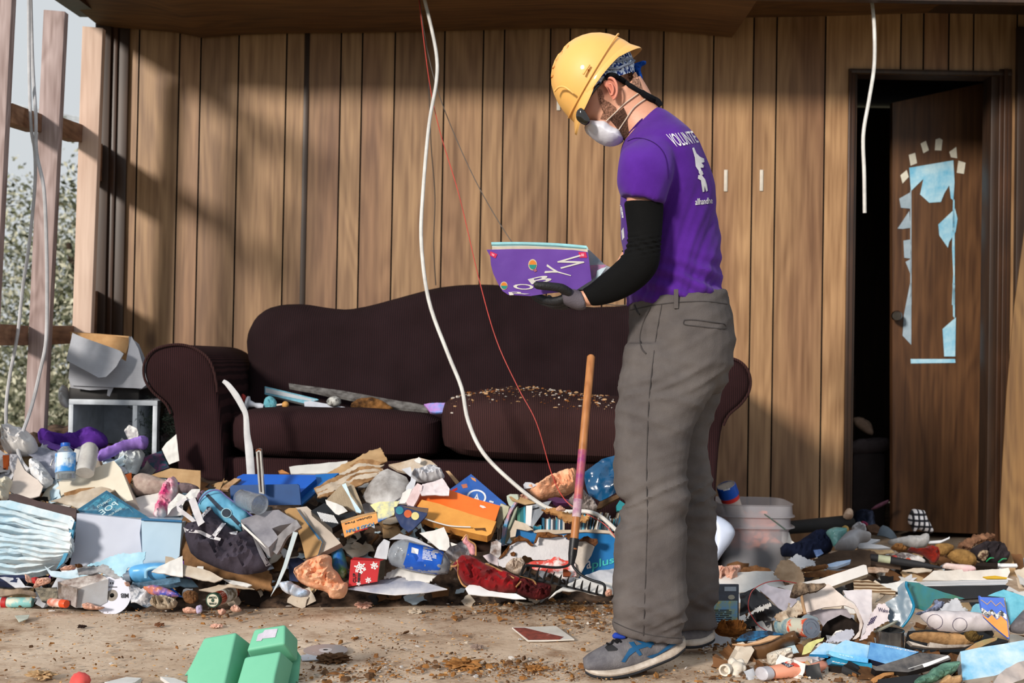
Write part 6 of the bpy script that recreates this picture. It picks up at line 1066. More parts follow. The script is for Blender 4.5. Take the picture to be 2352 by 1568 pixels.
item(puff, 'white_dome', 'smooth bluish-white round dish standing beside the trouser leg', 'dish', 'r1', [(20, 480), (100, 492), (200, 535), (290, 600), (335, 680), (330, 735), (280, 830), (200, 930), (120, 1050), (40, 1100)], M((196, 206, 226), .4, (186, 196, 218), 3, .02), d=4.3, tilt=10, th=.05, amp=0, cell=.02)
I1 = lambda f, *a, **k: IR(f, 'r1', *a, **k); I2 = lambda f, *a, **k: IR(f, 'r2', *a, **k); I3 = lambda f, *a, **k: IR(f, 'r3', *a, **k); I9 = lambda f, *a, **k: IR(f, 'r4', *a, **k)
o = lathe('black_roll', P(*q('r1', [(860, 650)])[0], 4.9), P(*q('r1', [(1650, 580)])[0], 5.1), [(0, .018), (.02, .026), (.9, .030), (1, .020)], M((24, 24, 26), .8, (16, 16, 18), 9), None); tag(o, 'long black rolled tube lying along the foot of the wall', 'tube')
I1(puff, 'navy_garment', 'crumpled navy garment beside the bucket', 'clothing', [(840, 850), (1000, 850), (1180, 720), (1300, 690), (1420, 700), (1440, 900), (1300, 960), (1120, 1000), (980, 960), (850, 960)], M((26, 34, 60), .95, (14, 18, 34), 7, .4), d=4.65, th=.05, amp=.03, freq=14, tilt=40)
I1(slab, 'white_paper', 'curved white paper between bucket and navy garment', 'paper', [(858, 700), (940, 705), (970, 790), (1040, 830), (1150, 760), (1160, 800), (1060, 850), (900, 850), (858, 800)], pw, d=4.72, tilt=35, amp=.01)
I1(puff, 'teal_container', 'small clear teal container left of the grey cushion', 'container', [(1352, 700), (1380, 665), (1450, 640), (1560, 650), (1620, 640), (1590, 720), (1530, 790), (1500, 860), (1440, 862), (1410, 770)], M((90, 176, 170), .2, (150, 190, 190), 9, .1, tr=.3), d=4.6, th=.025, amp=.008)
I1(puff, 'yellow_sponge', 'round yellow sponge behind the teal container', 'sponge', [(1530, 640), (1570, 618), (1610, 640), (1618, 680), (1590, 710), (1560, 680)], M((196, 160, 90), .7), d=4.61, th=.015, amp=.002)
I1(puff, 'grey_pillow', 'grey rounded plastic piece near the door threshold', 'plastic piece', [(1440, 870), (1500, 790), (1580, 710), (1680, 685), (1862, 735), (1862, 790), (1740, 800), (1700, 890), (1560, 895)], M((172, 172, 176), .6, (150, 150, 156), 4), d=4.55, th=.05, amp=.004, tilt=40)
I1(puff, 'small_carton', 'little brown and white crushed box at the left door casing', 'box', [(1545, 520), (1580, 440), (1620, 432), (1660, 465), (1660, 540), (1600, 550)], M((150, 116, 96), .9, (210, 190, 170), 9), d=5.05, th=.03, amp=.01)
I1(puff, 'crumpled_tissue', 'crumpled grey-white tissue just outside the doorway', 'tissue', [(1640, 640), (1700, 590), (1780, 620), (1815, 680), (1780, 715), (1690, 690)], pg, d=4.8, th=.03, amp=.02, freq=20)
I1(slab, 'glossy_scrap', 'light blue glossy scrap on the navy garment', 'scrap', [(1215, 900), (1300, 890), (1330, 940), (1250, 980)], M((130, 160, 210), .2, (40, 60, 110), 12), d=4.58, tilt=50, amp=.004)
I1(slab, 'torn_notebook_page', 'torn white lined page in front of the navy garment', 'paper', [(920, 1010), (1020, 950), (1100, 980), (1180, 1010), (1225, 1030), (1240, 1070), (1060, 1092), (1000, 1060)], pg, d=4.35, tilt=55, amp=.008, rag=.004)
I1(slab, 'dark_board', 'dark flat plank in front of the doorway debris', 'plank', [(1220, 1000), (1500, 900), (1862, 900), (1862, 1060), (1400, 1090), (1230, 1060)], M((84, 68, 56), .9, (56, 44, 36), 9, .3), d=4.4, tilt=70, th=.01, cell=.06, amp=.002)
I1(slab, 'magazine_edge', 'white and blue magazine lying on the dark plank', 'magazine', [(1360, 1060), (1480, 1025), (1640, 1002), (1630, 1025), (1480, 1080), (1390, 1088)], M((190, 204, 220), .7, (120, 150, 190), 6), d=4.2, tilt=60, th=.012)
for i, (p_, l) in enumerate((([(1060, 1120), (1250, 1090), (1380, 1060), (1390, 1095), (1240, 1125), (1120, 1140)], 'brown fibrous strip of bark-like wood behind the white packet'), ([(1090, 1160), (1400, 1135), (1700, 1120), (1700, 1160), (1300, 1200), (1110, 1200)], 'long brown stained roll of wood fibre behind the white packet'), ([(390, 1120), (520, 1080), (700, 1110), (770, 1140), (600, 1160), (420, 1150)], 'curled brown veneer strip in front of the bucket'))):
    I1(puff, 'wood_strip', l, 'wood strip', p_, M((140, 100, 66), .95, (80, 54, 36), 18, .5), d=4.15, th=.012, amp=.01, tilt=55)
I1(puff, 'insulation_clump', 'pink insulation clump at the right of the trouser leg', 'insulation', [(100, 1110), (180, 1090), (250, 1100), (340, 1075), (410, 1115), (350, 1170), (370, 1240), (260, 1280), (110, 1270)], insp, d=4.0, th=.04, amp=.04, freq=22, cell=.006, tilt=30)
I1(slab, 'white_sheet', 'bright white mud-flecked sheet behind the upright game case', 'paper', [(100, 1240), (380, 1160), (760, 1130), (860, 1230), (900, 1300), (600, 1370), (380, 1380), (100, 1290)], pw, d=3.95, tilt=60, amp=.008)
I1(slab, 'brown_paper', 'torn tan paper standing up between white sheets', 'paper', [(758, 1170), (800, 1090), (850, 1015), (950, 1012), (1060, 1110), (1112, 1230), (1090, 1290), (960, 1290), (830, 1230), (800, 1195)], M((196, 172, 146), .85, (150, 120, 92), 5, .2), d=3.95, tilt=25, amp=.012, rag=.002)
pk = I1(slab, 'white_packet', 'long white folded newspaper packet pointing up to the right', 'packet', [(820, 1315), (1290, 1225), (1780, 1062), (1812, 1068), (1832, 1165), (1420, 1310), (1180, 1370), (980, 1365)], M((226, 222, 218), .8, (200, 194, 190), 5, .1), d=3.85, tilt=45, th=.02, amp=.003, side=pages)
gc = item(slab, 'game_case', 'upright black game case with map-coloured back beside the trouser leg', 'game case', 'px', [(1630, 1341), (1697, 1342), (1697, 1431), (1630, 1429)], M((50, 62, 84), .35, (36, 46, 66), 30, .02, coat=.4), d=3.55, tilt=4, th=.014)
dpoly([gc], [(1634, 1379), (1694, 1379), (1694, 1427), (1634, 1426)], M((150, 170, 130), .4, (110, 160, 200), 40, 0, c3=(210, 170, 110), contrast=.3), gc, 'picture_panel'); dpoly([gc], [(1664, 1347), (1691, 1347), (1691, 1357), (1664, 1357)], M((176, 190, 206), .5), gc, 'white_box'); dpoly([gc], [(1680 + 8 * math.cos(a / 2), 1371 + 5.5 * math.sin(a / 2)) for a in range(13)][:-1], M((190, 186, 170), .5), gc, 'oval_seal', cell=4)
for k in range(6): dbars([gc], [(1638, 1402 + 4.2 * k), (1688, 1402 + 4.2 * k), (1688, 1399 + 4.2 * k), (1638, 1399 + 4.2 * k)], ink, gc, ((.3, .5), (.6, .3), (.2, .3, .4))[k % 3])
# crumpled sheets in the right middle
I3(slab, 'black_film', 'dark glossy torn sheet left of the tin can', 'sheet', [(450, 400), (640, 340), (760, 400), (900, 560), (1000, 640), (860, 760), (840, 880), (480, 800), (640, 620), (450, 700)], M((44, 42, 46), .35, (24, 22, 24), 7, .2, c3=(110, 110, 120)), d=3.62, tilt=35, amp=.03, freq=7)
I3(slab, 'cut_cardboard', 'torn black card with white ragged edge arched beside the game case', 'card', [(462, 800), (540, 690), (640, 610), (780, 570), (780, 590), (660, 640), (700, 800), (480, 815)], M((30, 26, 24), .7), d=3.55, tilt=25, amp=.006); 
I3(slab, 'torn_label', 'ragged white torn paper strip with blue numerals', 'paper', [(520, 720), (600, 620), (720, 540), (880, 500), (890, 540), (790, 590), (640, 630), (560, 700), (470, 805), (462, 798)], pw, d=3.52, tilt=30, rag=.004, amp=.003)
I3(slab, 'grey_film', 'folded translucent grey plastic film above the tin can', 'plastic film', [(720, 340), (800, 248), (860, 285), (1100, 330), (1190, 370), (1230, 480), (1150, 560), (1085, 625), (980, 560), (860, 440)], M((176, 172, 184), .3, (150, 146, 158), 7, .2, tr=.15), d=3.50, tilt=35, amp=.014)
I3(slab, 'muddy_fabric', 'off-white mud-spotted quilted paper above the tin can', 'paper', [(930, 690), (960, 630), (1090, 600), (1110, 530), (1180, 450), (1280, 480), (1330, 560), (1300, 640), (1200, 680), (1060, 760), (960, 730)], M((214, 204, 188), .9, (130, 104, 80), 12, .4, contrast=.4), d=3.48, tilt=30, amp=.018, freq=16, rag=.003)
cs_ = I3(slab, 'crumpled_sheet', 'large crumpled white sheet arching over the tin can', 'paper', [(1290, 380), (1480, 330), (1640, 250), (1740, 330), (1860, 450), (2000, 540), (2090, 660), (2115, 790), (2060, 960), (2010, 1000), (1960, 1010), (2060, 880), (2070, 760), (1990, 590), (1860, 540), (1600, 560), (1340, 645), (1320, 520)], M((220, 208, 200), .8, (180, 166, 158), 5, .2), d=3.46, tilt=35, amp=.014, freq=8)
I3(slab, 'crumpled_sheet', 'inner torn grey-white layer below the large arching sheet', 'paper', [(1340, 640), (1480, 590), (1700, 570), (1900, 570), (1980, 680), (1950, 700), (1820, 650), (1640, 740), (1580, 810), (1500, 690)], M((186, 180, 190), .8, (150, 142, 148), 6), d=3.50, tilt=20, amp=.012)
I3(slab, 'crumpled_sheet', 'white blotched sheet right of the arching sheet', 'paper', [(1840, 350), (2040, 340), (2223, 350), (2223, 700), (2140, 900), (2070, 1000), (2120, 790), (2000, 540), (1880, 440)], M((216, 210, 212), .8, (180, 172, 178), 5, .2), d=3.47, tilt=40, amp=.014)
I3(slab, 'burnt_stick', 'burnt bundle of twigs and cloth on top of the arching sheet', 'twigs', [(1150, 390), (1180, 260), (1260, 235), (1370, 240), (1600, 230), (1620, 260), (1500, 330), (1300, 380), (1220, 420)], M((150, 130, 110), .95, (40, 30, 26), 18, .6, c3=(210, 196, 176), contrast=.4), d=3.42, tilt=30, th=.015, amp=.02, freq=20)
o = tube('small_stick', [P(*q('r3', [(1290, 385)])[0], 3.42), P(*q('r3', [(1310, 500)])[0], 3.40), P(*q('r3', [(1340, 640)])[0], 3.38)], .0045, M((170, 136, 104), .9), None, 7); tag(o, 'short tan twig standing in front of the arching sheet', 'stick')
I3(slab, 'dark_hollow_sheet', 'dark sheet filling the hollow of the arching sheet', 'foam', [(1560, 840), (1640, 740), (1820, 650), (1960, 720), (2060, 800), (2040, 930), (1940, 1010), (1640, 1010), (1540, 960)], dark, d=3.55, tilt=30, amp=.015)  # dark sheet filling the hollow
I3(slab, 'paper_scraps', 'bluish torn paper scraps in the dark hollow', 'paper', [(1620, 1010), (1760, 900), (1850, 870), (1960, 840), (2000, 900), (1940, 1000), (1800, 1015)], M((190, 192, 206), .8), d=3.42, tilt=45, rag=.004, amp=.004)
cable('thin_wire', 'dark red wire looped over the sheets beside the game case', [(1620 + x / 5.85, 1300 + y / 5.85, 3.42) for x, y in ((1250, 232), (1100, 205), (980, 195), (800, 225), (640, 320), (585, 450), (580, 560), (620, 660), (720, 800), (830, 870))], .0013, M((130, 30, 30), .5, bump=0), 'wire')
# tin can lying
ca = P(1796, 1438, 3.50); cb_ = P(1863, 1442, 3.36); tc_ = empty('tin_can', ca); tag(tc_, 'dented food tin lying on its side with its silver end showing', 'can')
lathe('can_body', ca, cb_, [(0, .0255), (.97, .026), (1, .0265)], M((226, 90, 56), .5, (206, 206, 190), 20, .05, contrast=.1), tc_, 36); em = M((150, 156, 170), .3, met=.8, bump=.1); dr_ = (cb_ - ca).normalized()
lathe('can_end', cb_, cb_ + dr_ * .002, [(0, .0275), (1, .0275), (1, .0245), (.2, .0235), (.2, .001)], em, tc_, 40, cap=False); lathe('end_ridge', cb_ + dr_ * .0008, cb_ + dr_ * .002, [(0, .018), (1, .018), (1, .0165), (0, .0165)], em, tc_, 40, cap=False)
lathe('label_band', ca + (cb_ - ca) * .0, ca + (cb_ - ca) * .42, [(0, .0262), (1, .0262)], M((190, 196, 180), .5, (90, 130, 150), 30), tc_, 36)
# carved wooden shoe, butterfly card
I3(puff, 'wooden_clog', 'dark carved wooden piece with pale top edge near the can', 'wood carving', [(268, 1150), (360, 1035), (560, 1030), (740, 1000), (860, 940), (1020, 935), (1130, 880), (1190, 860), (1230, 960), (1290, 1010), (1200, 1050), (1060, 1080), (960, 1180), (820, 1270), (660, 1270), (520, 1255), (380, 1180)], M((116, 82, 50), .5, (74, 50, 30), 4, .1, 20), d=3.36, th=.045, amp=.004, tilt=25, R=.03)
I3(slab, 'clog_rim', 'pale shaved wooden slice lying on the dark carved piece', 'wood', [(360, 1040), (560, 1040), (740, 990), (860, 930), (1010, 930), (900, 985), (740, 1030), (520, 1060)], M((214, 170, 130), .7), d=3.30, tilt=50, th=.006)
I3(slab, 'beaded_card', 'blue butterfly card with beaded edge on the wooden piece', 'card', [(400, 1005), (480, 930), (590, 880), (860, 870), (1050, 912), (900, 930), (740, 965), (660, 1000)], M((40, 130, 190), .4, (20, 26, 40), 10, .05, c3=(90, 180, 220), contrast=.3), d=3.36, tilt=50, th=.004, amp=.003)
for i, (c_, p_, l) in enumerate((('r3', [(130, 800), (260, 780), (420, 790), (560, 830), (540, 900), (400, 940), (200, 920), (120, 860)], 'brown wood-fibre clump in front of the game case'),)): item(puff, 'fibre_clump', l, 'fibre', c_, p_, M((150, 96, 44), 1, (90, 54, 26), 30, .8, 70), d=3.42, th=.03, amp=.03, freq=30, cell=.006, tilt=40)
# plaster figurines
fg = empty('plaster_figurine', P(1684, 1552, 3.16)); tag(fg, 'small white plaster figurine lying at the bottom by the lotion bottle', 'figurine'); pl2 = M((226, 218, 206), .7, (190, 180, 166), 14, .2)
gE = [ell(P(*q('r3', [(c[0], c[1])])[0], 3.16 + c[3]), (c[2] / 5.85 / 880,) * 3) for c in ((360, 1290, 62, .02), (430, 1360, 85, 0), (400, 1450, 60, -.01), (470, 1300, 60, .02), (510, 1370, 45, .0), (440, 1490, 40, -.01), (370, 1400, 50, .0), (320, 1370, 30, 0))]
V_, F_, _n = remesh(gE, .0022, 1); link('figure_body', [v + .0012 * noise.noise(v * 260) * Vector((1, 1, 1)) for v in V_], F_, pl2, fg)
a_ = P(*q('r3', [(262, 1395)])[0], 3.14); lathe('hollow_base', a_ + Vector((.012, .02, 0)), a_ + Vector((-.002, -.006, .001)), [(0, .008), (0, .012), (.7, .0155), (1, .0155), (1, .011), (.3, .009), (.3, .001)], pl2, fg, 28, cap=False)
I3(puff, 'plaster_figurine', 'white plaster figurine piece half hidden behind the lotion bottle', 'figurine', [(820, 1180), (880, 1150), (1010, 1110), (1090, 1090), (1160, 1082), (1160, 1140), (1190, 1230), (1040, 1290), (960, 1340), (860, 1330), (830, 1270)], pl2, d=3.26, th=.022, amp=.02, freq=30, tilt=20)
# lotion bottle
la, lb_ = P(1896, 1528, 3.24), P(1762, 1545, 3.10); lo = empty('lotion_bottle', P(1835, 1555, 3.17)); tag(lo, 'pink lotion bottle with grey cap lying at the bottom right', 'bottle')
body = lathe('bottle_body', la, lb_, [(0, .012), (.03, .020), (.12, .0245), (.7, .025), (.92, .021), (.95, .018)], M((240, 166, 136), .3, (232, 150, 122), 4, .02), lo, 36, asp=.75, up=Vector((0, 0, 1)))
dv = (lb_ - la).normalized(); lathe('cap', lb_ - dv * .004, lb_ + dv * .024, [(0, .0215), (.9, .0215), (1, .018)], M((186, 184, 192), .4, (170, 168, 176), 9), lo, 32, asp=.78, up=Vector((0, 0, 1)))
dpoly([body], q('r3', [(1200, 1225), (1340, 1215), (1530, 1275), (1300, 1345), (1210, 1340), (1090, 1290)]), M((228, 214, 206), .5), lo, 'label', off=.002); dpoly([body], q('r3', [(1060, 1290), (1120, 1270), (1290, 1325), (1300, 1350), (1210, 1345)]), M((236, 70, 40), .5), lo, 'label_red', off=.003); dpoly([body], q('r3', [(1010, 1300), (1050, 1290), (1195, 1330), (1120, 1360)]), navy, lo, 'label_navy', off=.003); dpoly([body], q('r3', [(1330, 1215), (1440, 1195), (1610, 1240), (1530, 1275)]), M((170, 168, 176), .5), lo, 'label_grey', off=.003); dpoly([body], q('r3', [(1210, 1262), (1310, 1250), (1350, 1290), (1270, 1310)]), orange, lo, 'label_orange', off=.004)
dtext([body], 'VO5', q('r3', [(1035, 1305), (1110, 1350), (1180, 1332), (1080, 1295)]), white, lo, off=.004, cells=4)
I3(slab, 'yellow_paper', 'yellow-green crumpled paper behind the lotion bottle', 'paper', [(1290, 1205), (1320, 1090), (1370, 1045), (1480, 1010), (1585, 980), (1560, 1030), (1480, 1060), (1400, 1180), (1340, 1200)], M((206, 206, 140), .8, (180, 176, 110), 9), d=3.28, tilt=35, amp=.014)
for p_, l, m, e in (([(1400, 1180), (1590, 1022), (1770, 1050), (1670, 1140), (1660, 1190)], 'blue cartoon DVD case half under the others', M((70, 160, 214), .35, (190, 214, 226), 9, .05, coat=.4), .012), ([(1665, 1135), (1760, 1060), (1885, 990), (2210, 1062), (2190, 1240), (1740, 1185)], 'blue cartoon video box in the bottom right stack', M((60, 156, 220), .35, (180, 216, 236), 7, .05, coat=.4), .02)): I3(slab, 'video_box', l, 'video box', p_, m, d=3.22, tilt=55, th=e, side=M((30, 140, 204), .4))
sp_ = I3(slab, 'video_box', 'bright blue video box spine reading Underdog upside down', 'video box', [(1690, 1230), (1760, 1215), (2223, 1300), (2240, 1310), (2240, 1388), (2100, 1372), (1700, 1305)], M((20, 140, 184), .35, bump=.03, coat=.4), d=3.18, tilt=20, th=.05, side=M((60, 160, 214), .4)); dtext([sp_], 'Underdog', q('r3', [(2010, 1318), (1705, 1268), (1700, 1290), (2000, 1345)]), white, sp_)
sq_ = I3(slab, 'video_box', 'sky blue video box spine resting on the Underdog box', 'video box', [(1665, 1135), (2190, 1240), (2185, 1300), (1900, 1262), (1700, 1205), (1660, 1180)], M((50, 150, 214), .35, (140, 200, 230), 12, .03), d=3.17, tilt=15, th=.03); dbars([sq_], q('r3', [(1990, 1235), (1780, 1190), (1775, 1165), (1985, 1210)]), M((170, 220, 240), .5), sq_)
# right-hand stack (r4)
v1 = I9(slab, 'video_box', 'blue video box with white title letters leaning right of the Underdog box', 'video box', [(190, 1240), (228, 1022), (560, 1075), (885, 1150), (640, 1250), (440, 1312)], M((120, 178, 220), .35, (60, 120, 180), 14, .05, c3=(210, 222, 232), coat=.4), d=3.20, tilt=50, th=.02, side=M((34, 38, 60), .5)); dtext([v1], 'scooby-Doo', q('r4', [(420, 1085), (830, 1165), (850, 1140), (430, 1060)]), white, v1)
v2 = I9(slab, 'film_case', 'long dark film case with pictures and white strip label', 'dvd case', [(250, 1362), (560, 1270), (900, 1160), (1290, 1195), (1312, 1250), (1020, 1340), (740, 1422), (300, 1400)], M((110, 104, 100), .4, (50, 48, 50), 24, .05, c3=(190, 180, 160), coat=.3), d=3.15, tilt=55, th=.02, side=blk)
dpoly([v2], q('r4', [(735, 1372), (1000, 1290), (1270, 1195), (1292, 1222), (1020, 1335), (770, 1420)]), white, v2, 'white_strip'); dbars([v2], q('r4', [(780, 1388), (830, 1375), (828, 1360), (778, 1373)]), ink, v2, (.5, .3))
I9(slab, 'light_blue_book', 'large pale blue picture book at the right edge', 'book', [(1435, 1145), (1700, 1090), (2000, 1045), (2310, 990), (2310, 1330), (1900, 1470), (1470, 1535)], M((196, 216, 230), .6, (120, 180, 214), 8, .05, contrast=.35), d=3.14, tilt=48, th=.035, side=M((206, 204, 200), .8), cell=.1)
gp_ = I9(puff, 'plush_toy', 'matted green plush animal at the bottom right', 'plush toy', [(810, 1550), (900, 1470), (1000, 1440), (1060, 1370), (1120, 1350), (1200, 1300), (1330, 1280), (1440, 1270), (1400, 1360), (1340, 1450), (1200, 1500), (1080, 1568), (840, 1600)], M((120, 166, 146), .95, (60, 92, 80), 18, .6, 80), d=3.08, th=.035, amp=.02, freq=26, tilt=20)
I9(puff, 'plush_limb', 'tan plush paw beside the green plush animal', 'plush toy', [(1160, 1540), (1250, 1455), (1300, 1490), (1380, 1470), (1440, 1460), (1460, 1568), (1300, 1600), (1150, 1590)], M((206, 170, 130), .95, (160, 126, 90), 14), d=3.06, th=.02, amp=.01)
I9(slab, 'grey_bag', 'grey muddy plastic bag at the lower right corner', 'bag', [(1860, 1600), (1940, 1470), (2060, 1360), (2310, 1260), (2310, 1500), (2100, 1600)], M((186, 176, 172), .7, (150, 140, 136), 6, .2), d=3.04, tilt=40, amp=.015)
I9(slab, 'black_tray', 'black flat tray at the bottom edge', 'tray', [(330, 1520), (860, 1450), (1000, 1470), (820, 1600), (330, 1600)], blk, d=3.08, tilt=60, th=.01)
I9(slab, 'curved_bark', 'curled tan bark strip in front of the film case', 'bark', [(160, 1600), (260, 1500), (400, 1430), (560, 1395), (560, 1430), (430, 1470), (300, 1560), (200, 1610)], M((190, 140, 90), .9, (140, 96, 56), 10), d=3.1, tilt=40, th=.01, curl=-.01)
t2 = empty('open_tin', P(*q('r4', [(480, 1080)])[0], 3.36)); tag(t2, 'shiny open tin standing upright below the teal magazine', 'tin')
ta = P(*q('r4', [(490, 1085)])[0], 3.38); ta2 = ta + Vector((0, 0, .048)); mt = M((176, 178, 180), .15, (120, 120, 124), 20, .05, met=.9)
lathe('tin_wall', ta, ta2, [(0, .036), (.04, .0375), (.9, .0375), (.94, .039), (1, .039), (1, .0365), (.05, .035), (.05, .001)], mt, t2, 40, cap=False); lathe('raised_lid', ta2 + Vector((-.008, .006, .004)), ta2 + Vector((-.011, .008, .010)), [(0, .034), (.5, .037), (1, .035)], M((176, 176, 160), .4, (150, 150, 136), 9, met=.5), t2, 36)
I9(slab, 'handwritten_page', 'long torn page with handwriting hanging beside the open tin', 'paper', [(70, 1005), (150, 900), (230, 640), (300, 560), (330, 500), (420, 505), (480, 580), (470, 650), (450, 700), (480, 735), (360, 790), (240, 880), (170, 975)], M((214, 204, 206), .8, (184, 172, 176), 5, .15), d=3.36, tilt=25, amp=.01, rag=.002)
hp = SC.objects[[k for k in WO if k.startswith('handwritten_page')][-1]]; pen = M((70, 60, 90), .8, bump=0)
dtext([hp], 'Wake', q('r4', [(330, 610), (465, 625), (465, 575), (335, 550)]), pen, hp)
for k in range(4): dbars([hp], q('r4', [(200 + 22 * k, 800 - 10 * k), (260 + 22 * k, 690 - 10 * k), (240 + 22 * k, 680 - 10 * k), (185 + 22 * k, 790 - 10 * k)]), pen, hp)
mg = I9(slab, 'folded_magazine', 'teal folded glossy magazine standing up like a tent', 'magazine', [(425, 490), (520, 440), (600, 400), (595, 290), (640, 240), (700, 200), (730, 210), (712, 260), (720, 340), (790, 480), (805, 560), (780, 650), (690, 750), (640, 815), (470, 745), (470, 620)], M((120, 140, 156), .35, (80, 100, 116), 4, .05, coat=.4), d=3.42, tilt=15, yaw=-20, amp=.006, cell=.02)
mg2 = slab('magazine_page', q('r4', [(730, 210), (860, 225), (960, 270), (1200, 350), (1490, 435), (1440, 445), (1200, 430), (1080, 450), (1040, 530), (960, 600), (830, 560), (740, 320)]), M((16, 120, 156), .3, (60, 110, 80), 6, .05, c3=(190, 180, 170), coat=.4), d=3.46, tilt=20, yaw=15, amp=.006, cell=.02, parent=mg)
tube('spine_edge', [P(*q('r4', [p_])[0], 3.40) for p_ in [(720, 205), (712, 260), (740, 330), (800, 480), (810, 560), (770, 660), (700, 760), (650, 815)]], .004, M((24, 130, 170), .4), mg)
I9(slab, 'black_binder', 'wide black binder with white pages lying behind the teal magazine', 'binder', [(940, 270), (2040, 250), (2090, 265), (2000, 400), (1500, 440), (1200, 340)], blk, d=3.62, tilt=35, th=.01); I9(slab, 'binder_pages', 'thick white page block on top of the black binder', 'papers', [(860, 215), (920, 205), (2060, 175), (2085, 200), (2040, 252), (1200, 285), (970, 270)], stripes((222, 218, 220), (150, 160, 170), 2, 1500), d=3.66, tilt=30, th=.15)
I9(slab, 'magazine_pile', 'loose open magazines on top of the page block', 'magazine', [(920, 200), (1040, 100), (1080, 60), (1460, 45), (1480, 75), (1700, 55), (2085, 25), (2105, 80), (2070, 150), (2150, 180), (2000, 180), (1340, 190)], M((222, 216, 208), .75, (190, 180, 170), 7, .2), d=3.75, tilt=50, amp=.006)
I9(slab, 'yellow_sheet', 'thin yellow strip of paper under the loose magazines', 'paper', [(1740, 140), (1900, 125), (2070, 150), (2060, 165), (1800, 165)], M((214, 170, 40), .7), d=3.70, tilt=50)
for p_, l, m in (([(370, 235), (600, 215), (840, 215), (860, 240), (600, 330), (500, 310)], 'white open pages between arching sheet and black binder', pw), ([(0, 200), (200, 190), (420, 300), (560, 350), (560, 400), (300, 370), (0, 345)], 'warped layered brown book pages behind the crumpled sheets', stripes((196, 176, 150), (110, 84, 60), 2, 900)), ([(290, 500), (370, 350), (460, 320), (440, 370), (340, 470)], 'twisted pale paper strip above the handwritten page', pd), ([(660, 45), (900, 40), (1060, 50), (1040, 80), (860, 90), (700, 60)], 'flat white flaking strip on the muddy boards', pd), ([(190, 30), (330, 40), (480, 60), (460, 100), (300, 110), (200, 80)], 'pinkish flaking wood plank end near the white packet', M((196, 176, 160), .9, (120, 92, 70), 18, .4))): I9(slab, 'paper_sheet', l, 'paper', p_, m, lift=.02, d=3.62 if 'white open' in l or 'twisted' in l or 'warped' in l else 4.0, tilt=55, amp=.01)
I9(puff, 'blue_rag', 'crumpled blue-grey rag inside the teal magazine tent', 'rag', [(810, 640), (960, 600), (1100, 520), (1080, 450), (1180, 500), (1220, 480), (1200, 560), (1100, 620), (900, 660)], M((150, 160, 190), .9, (100, 110, 140), 12, .3), d=3.40, th=.02, amp=.025, freq=30)
I9(slab, 'torn_white_paper', 'stiff torn grey-white paper standing above the drawn sheet', 'paper', [(1140, 615), (1240, 500), (1360, 430), (1400, 440), (1440, 520), (1530, 630), (1400, 640)], pg, d=3.36, tilt=20, amp=.008, rag=.003)
dsh = I9(puff, 'drawn_sheet', 'puffed white sheet with pencil circles drawn on it', 'drawing', [(880, 650), (1020, 625), (1200, 618), (1500, 630), (1700, 650), (1850, 760), (1950, 862), (1800, 860), (1500, 882), (1300, 880), (1150, 862), (1040, 800), (960, 730)], M((214, 208, 210), .8, (184, 176, 180), 6, .2), d=3.28, th=.03, amp=.008, tilt=40)
for cx, cy, r in ((1095, 745, 108), (1430, 785, 100)):
    px2 = [q('r4', [(cx + r * math.cos(a / 20 * 6.283), cy + r * .95 * math.sin(a / 20 * 6.283))])[0] for a in range(20)]; px3 = [q('r4', [(cx + (r - 6) * math.cos(a / 20 * 6.283), cy + (r - 6) * .95 * math.sin(a / 20 * 6.283))])[0] for a in range(20)]
    onto([dsh], px2 + px3, [(i, i + 20, (i + 1) % 20 + 20, (i + 1) % 20) for i in range(20)], 'pencil_circle', pen, dsh, .002)
zc = I9(slab, 'zigzag_cup', 'blue and orange paper napkin with zigzag bands', 'napkin', [(1690, 395), (1720, 415), (2020, 425), (2045, 560), (2065, 700), (2092, 975), (1960, 870), (1860, 780), (1760, 690), (1715, 560)], M((80, 116, 210), .6, (66, 100, 190), 5, .05), d=3.20, tilt=20, th=.01, amp=.004, cell=.02)
dpoly([zc], q('r4', [(1725, 640), (1810, 700), (1860, 650), (1930, 720), (1985, 665), (2064, 740), (2090, 972), (1960, 868), (1860, 780), (1760, 690)]), M((240, 160, 84), .6, (220, 130, 60), 8), zc, 'orange_band'); dpoly([zc], q('r4', [(1718, 560), (1740, 560), (1805, 615), (1860, 575), (1925, 645), (1985, 590), (2058, 650), (2062, 720), (1990, 660), (1930, 705), (1860, 640), (1812, 685), (1726, 635)]), M((220, 218, 214), .6, (60, 60, 66), 60, 0, contrast=.15), zc, 'white_zigzag', off=.002); dpoly([zc], q('r4', [(1705, 455), (1725, 448), (1800, 505), (1850, 455), (1915, 525), (1975, 480), (2030, 545), (2030, 555), (1975, 492), (1915, 538), (1850, 468), (1800, 518), (1725, 460)]), M((200, 160, 120), .6), zc, 'tan_zigzag', off=.002)
I9(slab, 'teal_magazine', 'teal water-pictured magazine at the right edge', 'magazine', [(1800, 405), (1900, 360), (2010, 325), (2310, 425), (2310, 560), (2200, 680), (2100, 800), (2085, 720), (2060, 640), (2030, 430)], M((20, 130, 160), .35, (130, 200, 216), 6, .05, coat=.4), d=3.26, tilt=35, amp=.006)
I9(slab, 'teal_magazine', 'pale teal page corner left of the zigzag napkin', 'magazine', [(1565, 630), (1600, 540), (1640, 510), (1700, 508), (1730, 620), (1760, 690), (1700, 650)], M((150, 190, 200), .4, (60, 140, 165), 8), d=3.30, tilt=30, amp=.004)
I9(puff, 'grey_leather', 'grey folded leather piece at the right edge', 'leather', [(2090, 820), (2160, 720), (2310, 570), (2310, 910), (2200, 900), (2120, 875)], M((120, 116, 120), .7, (80, 76, 80), 7, .2), d=3.22, th=.03, amp=.01)
